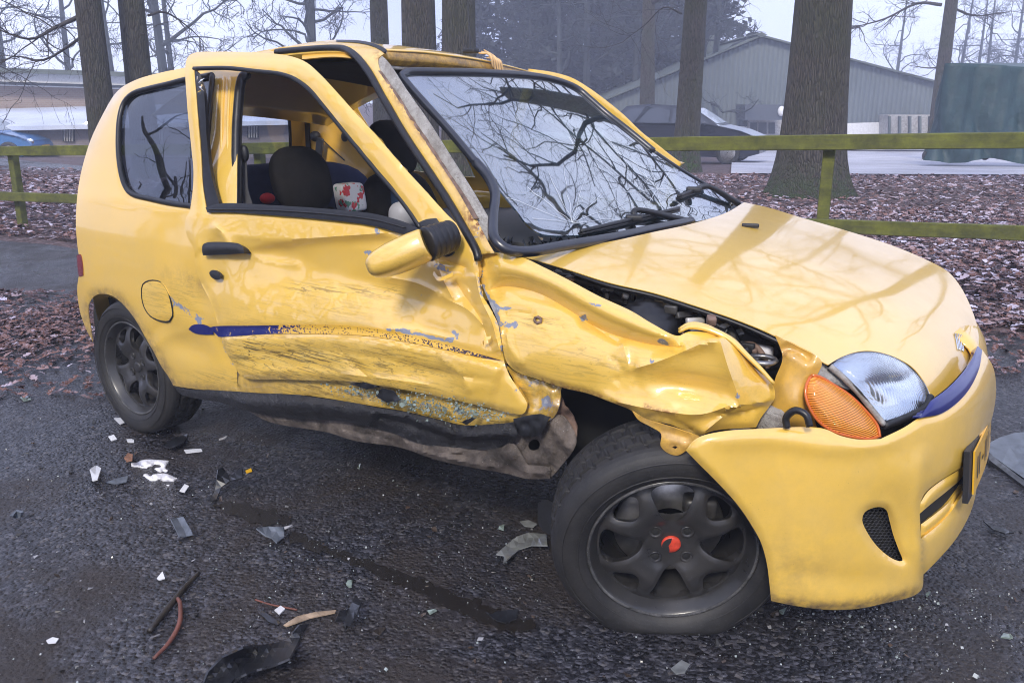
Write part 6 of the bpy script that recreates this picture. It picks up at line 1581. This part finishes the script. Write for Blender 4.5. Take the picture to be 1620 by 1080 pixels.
def small_car(name, label, px_front, d_, base_py, paintm, L=4.05, flip=1, roofm=None, turn=0.0, k_=1.0):
    bonm = MAT['skysheen'] if roofm is None else paintm
    root = empty(name); tag(root, label, 'car', 'cars parked beyond the fence')
    f0 = bp(px_front, base_py, d_); g0 = f0[2]
    fwd = RT*math.cos(turn)-FH3*math.sin(turn); side = FH3*math.cos(turn)+RT*math.sin(turn)
    def P(a, h, w): return f0-fwd*(a*k_)+np.array([0, 0, h*k_])+side*(w*k_)      # a: metres back from the nose, w: away from the viewer
    low = [(0.0, 0.30), (0.02, 0.55), (0.12, 0.68), (0.5, 0.82), (1.05, 0.93), (1.25, 0.97), (2.0, 0.98), (3.2, 0.98), (3.8, 0.95), (4.0, 0.85), (4.05, 0.5), (4.0, 0.25), (3.6, 0.18), (0.4, 0.18)]
    W = 1.68
    secs = [(0.10, 0.93), (0.0, 1.0), (W, 1.0), (W-0.10, 0.93)]
    V = []; n = len(low)
    for w, s in ((0.06, 0.985), (0.0, 1.0), (W, 1.0), (W-0.06, 0.985)):
        for a, h in low: V.append(P(2.0+(a-2.0)*s, 0.55+(h-0.55)*s, w if w else 0.0))
    F = [(i*n+j, i*n+(j+1) % n, (i+1)*n+(j+1) % n, (i+1)*n+j) for i in range(3) for j in range(n)]+[tuple(range(n))[::-1], tuple(range(3*n, 4*n))]
    mesh_obj('body', V, F, paintm, root, False)
    gh = [(1.05, 0.94), (1.75, 1.36), (2.0, 1.42), (2.9, 1.45), (3.5, 1.40), (3.95, 0.96)]
    V = []; n = len(gh)
    for w, k in ((0.0, 0), (W, 1)):
        for a, h in gh:
            ins = 0.05+0.22*max(0, h-0.95)/0.5; V.append(P(a, h, ins if not k else W-ins))
    F = [(j, j+1, n+j+1, n+j) for j in range(n-1)]+[tuple(range(n))[::-1], tuple(range(n, 2*n))]
    mesh_obj('cabin', V, F, paintm, root, False)
    for poly in ([(1.28, 0.99), (1.82, 1.32), (2.25, 1.36), (2.25, 0.99)], [(2.33, 0.99), (2.33, 1.36), (2.95, 1.38), (3.15, 0.99)], [(3.22, 1.0), (3.02, 1.37), (3.42, 1.33), (3.72, 1.02)]):
        mesh_obj('side_window', [P(a, h, 0.05+0.22*max(0, h-0.95)/0.5-0.012) for a, h in poly], [(0, 1, 2, 3)], MAT['sideglass'], root, False)
    mesh_obj('windscreen', [P(a, h, w)+np.array([0, 0, 0.014])+fwd*0.01 for a, h, w in ((1.14, 0.985, 0.16), (1.72, 1.335, 0.26), (1.72, 1.335, W-0.26), (1.14, 0.985, W-0.16))], [(0, 1, 2, 3)], MAT['carglass'], root, False)
    mesh_obj('bonnet_skin', [P(a, h+0.012, w) for a, h, w in ((0.10, 0.67, 0.10), (0.5, 0.82, 0.05), (1.05, 0.93, 0.06), (1.05, 0.93, W-0.06), (0.5, 0.82, W-0.05), (0.10, 0.67, W-0.10))], [(0, 1, 4, 5), (1, 2, 3, 4)], bonm, root, False)
    for a in (0.78, 3.3):
        for w in (0.02, W-0.2):
            V, F = lathe_mesh([(0.01, 0.0), (0.19, 0.0), (0.21, -0.02), (0.29, -0.02), (0.30, 0.0), (0.30, 0.18), (0.01, 0.18)], 24)
            Q = np.stack([fwd, side, [0, 0, 1]], 0); wh = mesh_obj('wheel', V @ Q+P(a, 0.30, w), F, MAT['tyre'], root)
            V, F = lathe_mesh([(0.01, -0.012), (0.16, -0.016), (0.19, -0.005)], 20); mesh_obj('hub_cap', V @ Q+P(a, 0.30, w), F, MAT['metal'], wh)
    V, F = rounded((0, 0, 0), (0.10, 0.05, 0.08), 2.5); Q = np.stack([fwd, side, [0, 0, 1]], 0)
    mesh_obj('headlamp', np.array(V) @ Q+P(0.12, 0.66, 0.16), F, MAT['chrome'], root)
    V, F = rounded((0, 0, 0), (0.05, 0.09, 0.06), 2.5); mesh_obj('door_mirror', np.array(V) @ Q+P(1.4, 1.0, -0.09), F, paintm, root)
    mesh_obj('number_plate', [P(-0.015, 0.40, 0.6), P(-0.015, 0.40, 1.1), P(-0.015, 0.52, 1.1), P(-0.015, 0.52, 0.6)], [(0, 1, 2, 3)], MAT['plate'], root, False)
    return root
MAT['sideglass'] = simple('parked_car_glass', (0.022, 0.028, 0.038), 0.06, var=0.3, vscale=2, spec=1.0, coat=1.0)
MAT['carglass'] = simple('screen_sky_sheen', (0.30, 0.34, 0.38), 0.25, var=0.2, vscale=2, coat=0.5)  # grey-blue base paints in the sky mirrored by the screen
MAT['skysheen'] = simple('bonnet_sky_sheen', (0.42, 0.46, 0.56), 0.35, var=0.15, vscale=2, coat=0.5)  # pale colour stands in for sky reflected on the bonnet
MAT['carblack'] = simple('black_car_paint', (0.010, 0.013, 0.026), 0.25, coat=1.0, var=0.2)
MAT['carblue'] = simple('blue_car_paint', (0.05, 0.16, 0.38), 0.35, coat=0.8, var=0.15)
small_car('parked_car', 'black hatchback parked behind the fence and mossy trunk', 1200, 22.0, 263, MAT['carblack'], turn=math.radians(24))
small_car('parked_car', 'blue car at the left edge beyond the fence', 54, 25, 257, MAT['carblue'], roofm=1, k_=0.86)

# covered trailer
def tarp():
    root = empty('covered_trailer'); tag(root, 'trailer under a dark green tarpaulin at the right edge', 'trailer')
    d_ = 20.0; nx, nz = 70, 34; V = []
    o0 = bp(1478, 252, d_)
    Wd, H = 3.6, (252-112)*d_/FPX*1.0
    gen = np.random.default_rng(8)
    def fold(u, v): return 0.26*(abs(math.sin(u*3.6+v*1.9+0.9*math.sin(v*3)))-0.5)*(1-v*0.6)+0.05*math.sin(u*23-v*5)*(1-v)+0.04*float(vnoise(np.array(u*4.0), np.array(v*3.0), 3))
    path = []
    for i in range(nx): path.append(i/(nx-1))
    for k in range(nz):
        v = k/(nz-1)
        for u in path:
            # front sheet then the left end turned away from the viewer
            L = 1.6+Wd
            s = u*L
            if s < 1.6: base = o0+(FH3+RT*0.52)*(1.6-s); nrm = -RT
            else: base = o0+RT*(s-1.6); nrm = -FH3
            slant = 0.10*(1-v)+0.02
            off = fold(s*0.9, v)+slant*(1.0)
            z = H*v-0.02+(-0.06*math.sin(s*4) if k == 0 else 0)+0.05*math.sin(s*1.1)*v
            V.append(base+nrm*off+np.array([0, 0, z]))
    F = [(k*nx+i, k*nx+i+1, (k+1)*nx+i+1, (k+1)*nx+i) for k in range(nz-1) for i in range(nx-1)]
    # roof of the cover
    b = len(V); nr = 8
    for r in range(1, nr+1):
        for i in range(nx):
            t = r/nr; e = np.array(V[(nz-1)*nx+i]); c = o0+RT*(Wd*0.55)+FH3*0.9+np.array([0, 0, H*1.04])
            V.append(e*(1-t)+c*t)
    rows = [(nz-1)*nx]+[b+r*nx for r in range(nr)]
    for a, c in zip(rows[:-1], rows[1:]): F += [(a+i, a+i+1, c+i+1, c+i) for i in range(nx-1)]
    mesh_obj('tarpaulin', V, F, MAT['tarp'], root)
    for px in (1468, 1500, 1560):
        p = bp(px, 246, d_+0.2); V, F = lathe_mesh([(0.01, 0), (0.10, 0), (0.11, 0.03), (0.10, 0.08), (0.01, 0.08)], 18); mesh_obj('jockey_wheel' if px < 1490 else 'wheel', V @ np.stack([RT, FH3, [0, 0, 1]], 0)+p, F, MAT['tyre'], root)
def tarp_mat():
    t = NT('green_tarpaulin'); n = t.noise(t.coord(), 5, 6, 0.65)
    c = t.mix(t.ramp(n, [(0.3, 0), (0.7, 1)]), (0.008, 0.032, 0.035), (0.018, 0.058, 0.060))
    t.bsdf(Base__Color=c, Roughness=0.5, Normal=t.bump(n, 0.5, 0.05)); return t.m
MAT['tarp'] = tarp_mat()
tarp()

# ------------------------------------------------------------------ wreckage on the road
MAT['shard_black'] = simple('broken_black_plastic', (0.018, 0.019, 0.023), 0.28, var=0.4, vscale=25, coat=0.3)
MAT['shard_grey'] = simple('broken_grey_plastic', (0.10, 0.115, 0.14), 0.4, var=0.3, vscale=25)
MAT['shard_white'] = simple('broken_white_plastic', (0.60, 0.61, 0.63), 0.4, var=0.15)
MAT['clear'] = simple('dusty_clear_plastic', (0.20, 0.21, 0.21), 0.22, var=0.35, vscale=20, coat=0.6)
MAT['stick'] = simple('wet_stick', (0.020, 0.016, 0.013), 0.5, bump=0.5, bscale=50, var=0.5)
MAT['redstick'] = simple('red_brown_hose', (0.14, 0.05, 0.035), 0.55, bump=0.4, bscale=60, var=0.4)
MAT['woodchip'] = simple('pale_splinter', (0.30, 0.22, 0.15), 0.7, var=0.3, vscale=30)
MAT['brownleaf'] = simple('brown_leaf', (0.22, 0.10, 0.05), 0.7, var=0.3, vscale=40)
MAT['powder'] = simple('white_powder', (0.72, 0.72, 0.76), 0.9, bump=0.8, bscale=160, var=0.2, vscale=30)
def shard(name, label, pts, mat, h=0.02, curl=0.0, thick=0.004, seed=1, cat=None, spacing=9, smooth=False, z0=0.004):
    ol = np.array([p[:2] for p in pts], float); ol = spline([(*p[:2], 1) for p in pts], spacing)
    P, T = cdt(ol, (), spacing)
    X = np.array([at(p[0], p[1], z=0.0) for p in P])
    c = X.mean(0); u = X-c; e = np.linalg.svd(u[:, :2]-u[:, :2].mean(0))[2]
    a, b = u[:, :2]@e[0], u[:, :2]@e[1]
    hb = np.abs(b).max()+1e-6; ha = np.abs(a).max()+1e-6
    z = z0+h*(0.5+0.5*vnoise(P[:, 0]/26, P[:, 1]/26, seed))+curl*(b/hb)**2+0.5*h*(a/ha)*((seed % 3)-1)
    # keep the outline where it stands in the photograph although it is lifted
    X2 = np.array([at(p[0], p[1], z=zz) for p, zz in zip(P, z)])
    o = mesh_obj(name, X2, T, mat, None, smooth); solid(o, thick, -1)
    tag(o, label, cat or 'debris', 'pieces of wreckage on the road'); return o
shard('plastic_trim', 'large curved black trim piece lying at the bottom edge', [(318, 1090), (330, 1062), (352, 1040), (385, 1025), (425, 1018), (452, 1013), (462, 1002), (474, 988), (492, 985), (478, 1000), (468, 1022), (458, 1040), (430, 1052), (398, 1060), (372, 1072), (352, 1092)], MAT['shard_black'], 0.035, 0.05, 0.005, 3, smooth=False)
shard('plastic_sheet', 'ribbed grey plastic piece on the asphalt left of centre', [(270, 820), (290, 817), (302, 838), (305, 846), (284, 849)], MAT['shard_grey'], 0.02, 0.01, 0.003, 4)
shard('folded_shard', 'upright folded black shard below the rear door', [(333, 792), (340, 775), (345, 742), (352, 738), (362, 752), (372, 748), (382, 738), (384, 755), (364, 760), (350, 770), (342, 790)], MAT['shard_black'], 0.05, 0.02, 0.004, 5)
shard('bracket', 'small grey-black bracket on the road by the dark puddle', [(406, 835), (424, 832), (448, 834), (450, 848), (438, 858), (430, 850), (420, 846)], MAT['shard_grey'], 0.03, 0.02, 0.004, 6)
shard('splinter', 'long pale pointed splinter on the foreground asphalt', [(448, 988), (470, 974), (500, 967), (532, 964), (530, 968), (490, 977), (452, 990)], MAT['woodchip'], 0.015, 0.0, 0.003, 7)
shard('black_clip', 'black angular clip beside the pale splinter', [(530, 984), (538, 966), (552, 962), (562, 942), (572, 950), (564, 972), (550, 990), (544, 982)], MAT['shard_black'], 0.035, 0.02, 0.004, 8)
shard('grey_offcut', 'thin dark offcut left of the pale splinter', [(408, 960), (420, 968), (444, 984), (440, 988), (424, 982), (412, 970)], MAT['shard_black'], 0.01, 0, 0.003, 9)
shard('white_chip', 'small white square chip beside thin twig in the foreground', [(434, 964), (444, 957), (451, 962), (442, 971)], MAT['shard_white'], 0.006, 0, 0.003, 10)
shard('black_flap', 'flat black triangle on the road left of the front wheel', [(768, 968), (795, 965), (820, 963), (816, 978), (800, 984), (785, 980)], MAT['shard_black'], 0.012, 0, 0.003, 11)
shard('clear_strip', 'clear grey strip leaning against the front tyre', [(785, 876), (800, 862), (818, 848), (835, 842), (864, 844), (866, 862), (840, 862), (822, 868), (796, 890), (798, 878)], MAT['clear'], 0.02, 0.02, 0.003, 12)
shard('small_clear_strip', 'short clear splinters just above the grey strip', [(822, 824), (836, 822), (850, 828), (844, 833), (830, 832)], MAT['clear'], 0.01, 0, 0.002, 13)
shard('black_board', 'dark plastic panel at the right edge beside the bumper', [(1556, 706), (1580, 692), (1606, 684), (1640, 682), (1640, 770), (1600, 742), (1572, 722)], MAT['shard_grey'], 0.02, 0.02, 0.006, 14, spacing=14)
shard('board_rim', 'black rubber rim along the dark panel at right', [(1556, 708), (1572, 722), (1600, 744), (1640, 774), (1640, 784), (1598, 752), (1566, 728)], MAT['shard_black'], 0.02, 0, 0.012, 15)
shard('black_sliver', 'curved black sliver on asphalt right of the bumper', [(1556, 823), (1568, 830), (1580, 832), (1604, 842), (1590, 843), (1570, 836)], MAT['shard_black'], 0.02, 0.01, 0.004, 16)
shard('white_shard', 'white shell-like shard left of the powder patch', [(142, 742), (152, 735), (160, 740), (154, 758), (146, 760)], MAT['shard_white'], 0.03, 0.01, 0.003, 17)
shard('white_strip', 'flat pale strip lying between shard and powder', [(168, 762), (185, 756), (203, 752), (200, 761), (184, 765)], MAT['shard_grey'], 0.01, 0, 0.003, 18)
shard('pale_tile', 'bent pale flake behind the rear wheel', [(284, 776), (292, 765), (299, 768), (292, 778)], MAT['shard_white'], 0.015, 0, 0.003, 19)
shard('white_flake', 'white flake at the foot of the rear tyre', [(180, 661), (190, 660), (197, 668), (190, 671)], MAT['shard_white'], 0.008, 0, 0.003, 20)
shard('white_flake', 'white flake left of the larger flakes under the rear tyre', [(171, 690), (180, 687), (185, 694), (176, 697)], MAT['shard_white'], 0.008, 0, 0.003, 21)
shard('white_flake', 'flat white flake below the rear tyre tread', [(200, 694), (212, 694), (212, 699), (202, 699)], MAT['shard_white'], 0.006, 0, 0.003, 22)
shard('white_flake', 'long white flake under the sill behind rear tyre', [(291, 711), (318, 709), (320, 713), (294, 716)], MAT['shard_white'], 0.006, 0, 0.003, 23)
shard('white_triangle', 'tiny white triangle alone on the open asphalt', [(248, 914), (257, 903), (261, 914), (252, 917)], MAT['shard_white'], 0.008, 0, 0.003, 24)
shard('pale_oval_leaf', 'pale oval leaf alone in the lower left corner', [(73, 1012), (83, 1007), (93, 1009), (88, 1016), (76, 1017)], MAT['shard_white'], 0.006, 0, 0.002, 25, cat='leaf')
shard('brown_leaf', 'curled brown leaf beside the white powder', [(196, 724), (202, 716), (210, 718), (209, 728), (200, 730)], MAT['brownleaf'], 0.03, 0.01, 0.002, 26, cat='leaf')
shard('dark_stone_chip', 'dark stone with pale face at the left edge', [(20, 816), (26, 808), (33, 811), (32, 818), (24, 820)], MAT['shard_grey'], 0.02, 0.01, 0.01, 27, cat='stone')
shard('yellow_chip', 'tiny yellow paint chip beside the folded black shard', [(388, 744), (397, 740), (399, 745), (390, 748)], MAT['plate'], 0.006, 0, 0.002, 28)
shard('clear_fragment', 'small glassy fragment on the road under the bumper', [(1062, 1056), (1078, 1043), (1092, 1050), (1084, 1062), (1070, 1064)], MAT['clear'], 0.01, 0, 0.004, 29)
shard('black_wedge', 'black wedge on the road behind rear tyre in shade', [(258, 704), (276, 692), (297, 686), (290, 700), (268, 708)], MAT['shard_black'], 0.02, 0, 0.004, 30)
def rod(name, label, pts, r, mat, cat):
    rr = r if np.isscalar(r) else r[1]
    P3 = [at(x, y, z=rr*0.9+dz) for x, y, dz in pts]
    o = tube(name, P3, r, mat, None, seg=7, n=18); tag(o, label, cat); return o
rod('black_rod', 'straight black strip lying in the left foreground', [(236, 998, 0), (262, 966, 0.004), (290, 932, 0.006), (315, 906, 0)], [0.007, 0.009, 0.008, 0.005], MAT['stick'], 'strip')
rod('bent_hose', 'bent reddish stick touching the black strip', [(243, 1041, 0), (268, 1015, 0.004), (284, 985, 0.006), (285, 955, 0.012), (281, 946, 0.012)], [0.004, 0.006, 0.006, 0.005], MAT['redstick'], 'stick')
rod('thin_twig', 'thin brown twig behind the white square chip', [(404, 948, 0), (430, 956, 0), (470, 964, 0)], 0.0025, MAT['redstick'], 'twig')
# white powder spilled on the road
def powder():
    base = [(195, 738), (215, 727), (245, 722), (276, 726), (268, 738), (274, 750), (286, 764), (268, 772), (248, 768), (226, 756), (214, 748)]
    ol = spline(base, 4); P, T = cdt(ol, (), 2.5)
    d, _, _ = segdist(P, ol, True)
    z = -0.0055+0.011*sstep(0, 8, d)+0.010*vnoise(P[:, 0]/26, P[:, 1]/6, 3)+0.006*vnoise(P[:, 0]/7, P[:, 1]/4, 5)-0.014*np.exp(-((P[:, 1]-746-0.12*(P[:, 0]-240))/3)**2)
    X = np.array([at(p[0], p[1], z=zz) for p, zz in zip(P, z)])
    o = mesh_obj('powder_heap', X, T, MAT['powder']); tag(o, 'spilled patch of white powder on the asphalt beside the rear wheel', 'powder')
powder()
# wet stains
def stain(name, label, pts, mat, z):
    ol = spline(pts, 6); c = ol.mean(0)
    ol = ol+np.stack([9*vnoise(ol[:, 0]/8, ol[:, 1]/8, 4), 6*vnoise(ol[:, 0]/8, ol[:, 1]/8, 5)], 1)
    P, T = cdt(ol, (), 10)
    X = np.array([at(p[0], p[1], z=z) for p in P])
    o = mesh_obj(name, X, T, mat); tag(o, label, 'puddle', kind=None); return o
def stain_mat():
    t = NT('dark_fluid'); n = t.noise(t.coord(), 70, 5, 0.7)
    t.bsdf(Base__Color=t.mix(n, (0.006, 0.005, 0.004), (0.022, 0.017, 0.013)), Roughness=0.25, Normal=t.bump(t.noise(t.coord(), 110, 5, 0.7), 0.7, 0.005)); return t.m
MAT['fluid'] = stain_mat()
stain('fluid_puddle', 'small dark fluid puddle below the rear of the door', [(342, 800), (370, 795), (398, 802), (440, 812), (466, 820), (440, 828), (400, 824), (372, 812)], MAT['fluid'], 0.004)
stain('fluid_streak', 'long dark fluid streak running from the puddle toward the front wheel', [(455, 842), (500, 856), (545, 872), (590, 888), (640, 905), (690, 925), (740, 945), (800, 966), (845, 985), (830, 1000), (770, 985), (715, 962), (660, 938), (610, 915), (560, 892), (510, 873), (465, 858)], MAT['fluid'], 0.003)
# broken bits of plastic and grit, too small to pick apart
def grit():
    n = 900
    px, py = rng.uniform(-10, 1630, n), 640+rng.beta(1.3, 1.6, n)*450
    ok = ~((px > 860) & (px < 1570) & (py < 960)); px, py = px[ok], py[ok]; n = len(px)
    X = np.array([at(a, b, z=0.004) for a, b in zip(px, py)]); s = rng.lognormal(-5.1, 0.55, n)
    q = np.linalg.qr(rng.normal(0, 1, (n, 3, 3)))[0]; sh = np.stack([np.ones(n), rng.uniform(0.2, 0.8, n), rng.uniform(0.08, 0.35, n)], 1)
    U = UB[None]*sh[:, None]+rng.normal(0, 0.12, (n, 8, 3)); a = rng.uniform(0, 6.28, n); c, s2 = np.cos(a), np.sin(a)
    V = np.stack([U[..., 0]*c[:, None]-U[..., 1]*s2[:, None], U[..., 0]*s2[:, None]+U[..., 1]*c[:, None], U[..., 2]+U[..., 0]*rng.normal(0, 0.3, n)[:, None]], -1)*s[:, None, None]+X[:, None]
    o = mesh_obj('broken_grit', V.reshape(-1, 3), (np.arange(n)[:, None, None]*8+np.array(UF)[None]).reshape(-1, 4), MAT['grit'], None, False, attr=dict(tone=np.repeat(rng.uniform(0, 1, n), 8)))
    tag(o, 'small broken bits of plastic and bark strewn over the road', 'debris', kind='stuff')
def grit_mat():
    t = NT('grit'); c = t.ramp(t.attr('tone'), [(0, (0.008, 0.008, 0.009)), (0.45, (0.02, 0.018, 0.017)), (0.7, (0.07, 0.045, 0.03)), (0.9, (0.10, 0.10, 0.11)), (1.0, (0.4, 0.4, 0.42))])
    t.bsdf(Base__Color=c, Roughness=0.4); return t.m
MAT['grit'] = grit_mat()
grit()
# scattered crumbs of glass: too many to count
def crumbs():
    n = 3400
    k = rng.integers(0, 3, n)
    px = np.where(k == 0, rng.uniform(-20, 1640, n), np.where(k == 1, rng.normal(640, 230, n), rng.normal(1400, 160, n)))
    py = np.where(k == 0, rng.uniform(640, 1100, n), np.where(k == 1, rng.normal(830, 90, n), rng.normal(970, 60, n)))
    ok = (py > 640) & (py < 1110) & ~((px > 870) & (px < 1560) & (py < 930)); px, py = px[ok], py[ok]; n = len(px)
    X = np.array([at(a, b, z=0.004) for a, b in zip(px, py)])
    s = rng.lognormal(-6.5, 0.5, n)
    q = np.linalg.qr(rng.normal(0, 1, (n, 3, 3)))[0]
    V = (np.einsum('vj,njk->nvk', UB, q)*s[:, None, None]+X[:, None]).reshape(-1, 3)
    F = (np.arange(n)[:, None, None]*8+np.array(UF)[None]).reshape(-1, 4)
    o = mesh_obj('glass_crumbs', V, F, MAT['crumb_road'], None, False, attr=dict(tone=np.repeat(rng.uniform(0, 1, n), 8))); tag(o, 'tiny crumbs of shattered glass strewn over the asphalt', 'glass', kind='stuff')
def crumb_mat():
    t = NT('road_crumbs'); c = t.ramp(t.attr('tone'), [(0, (0.05, 0.05, 0.05)), (0.5, (0.20, 0.20, 0.20)), (0.75, (0.30, 0.35, 0.34)), (1.0, (0.55, 0.58, 0.58))])
    t.bsdf(Base__Color=c, Roughness=0.15, Coat__Weight=0.4); return t.m
MAT['crumb_road'] = crumb_mat()
crumbs()
# bigger flakes of green glass and twigs, each its own piece
for px, py, s, where in [(572, 737, 7, 'on the dirt below the middle of the door'), (795, 833, 7, 'on the road just above the clear grey strip'), (555, 922, 9, 'on open asphalt above the black angular clip'), (685, 966, 8, 'on the road left of the flat black triangle'), (1240, 964, 8, 'under the bumper corner beside the front tyre'), (1592, 1006, 9, 'near the lower right corner of the road'), (1470, 938, 6, 'right under the outer bumper edge'), (40, 630, 8, 'at the left edge level with the rear tyre')]:
    a = np.sort(rng.uniform(0, 6.28, 6))
    pts_ = [(px+s*math.cos(t)*rng.uniform(0.7, 1.2), py+s*0.6*math.sin(t)*rng.uniform(0.7, 1.2)) for t in a]
    V = np.array([at(x, y, z=0.006+rng.uniform(0, 0.006)) for x, y in pts_]); n = len(V); V = np.concatenate([V, V-np.array([0, 0, 0.004])])
    o = mesh_obj('glass_flake', V, [tuple(range(n))[::-1], tuple(range(n, 2*n))]+[(i, (i+1) % n, n+(i+1) % n, n+i) for i in range(n)], MAT['crumb'], None, False)
    tag(o, 'green glass flake '+where, 'glass', 'green glass flakes on the road')

# ------------------------------------------------------------------ mist
bm_ = bmesh.new(); bmesh.ops.create_cube(bm_, size=1.0)
for v in bm_.verts: v.co = Vector((v.co.x*190, v.co.y*190, 14+v.co.z*40 if v.co.z > 0 else -9))
for v in bm_.verts: v.co.z = 19.5 if v.co.z > 0 else -4.0
me = bpy.data.meshes.new('haze'); bm_.to_mesh(me); bm_.free()
hz = NT('mist'); pv = hz.n('VolumePrincipled', Color=(0.74, 0.81, 1.0), Density=HAZE, Anisotropy=0.0)
hz.t.links.new(pv.outputs[0], hz.out.inputs['Volume']); me.materials.append(hz.m)
o = link(bpy.data.objects.new('haze', me)); o['kind'] = 'stuff'; o['label'] = 'pale blue winter mist over the whole place'
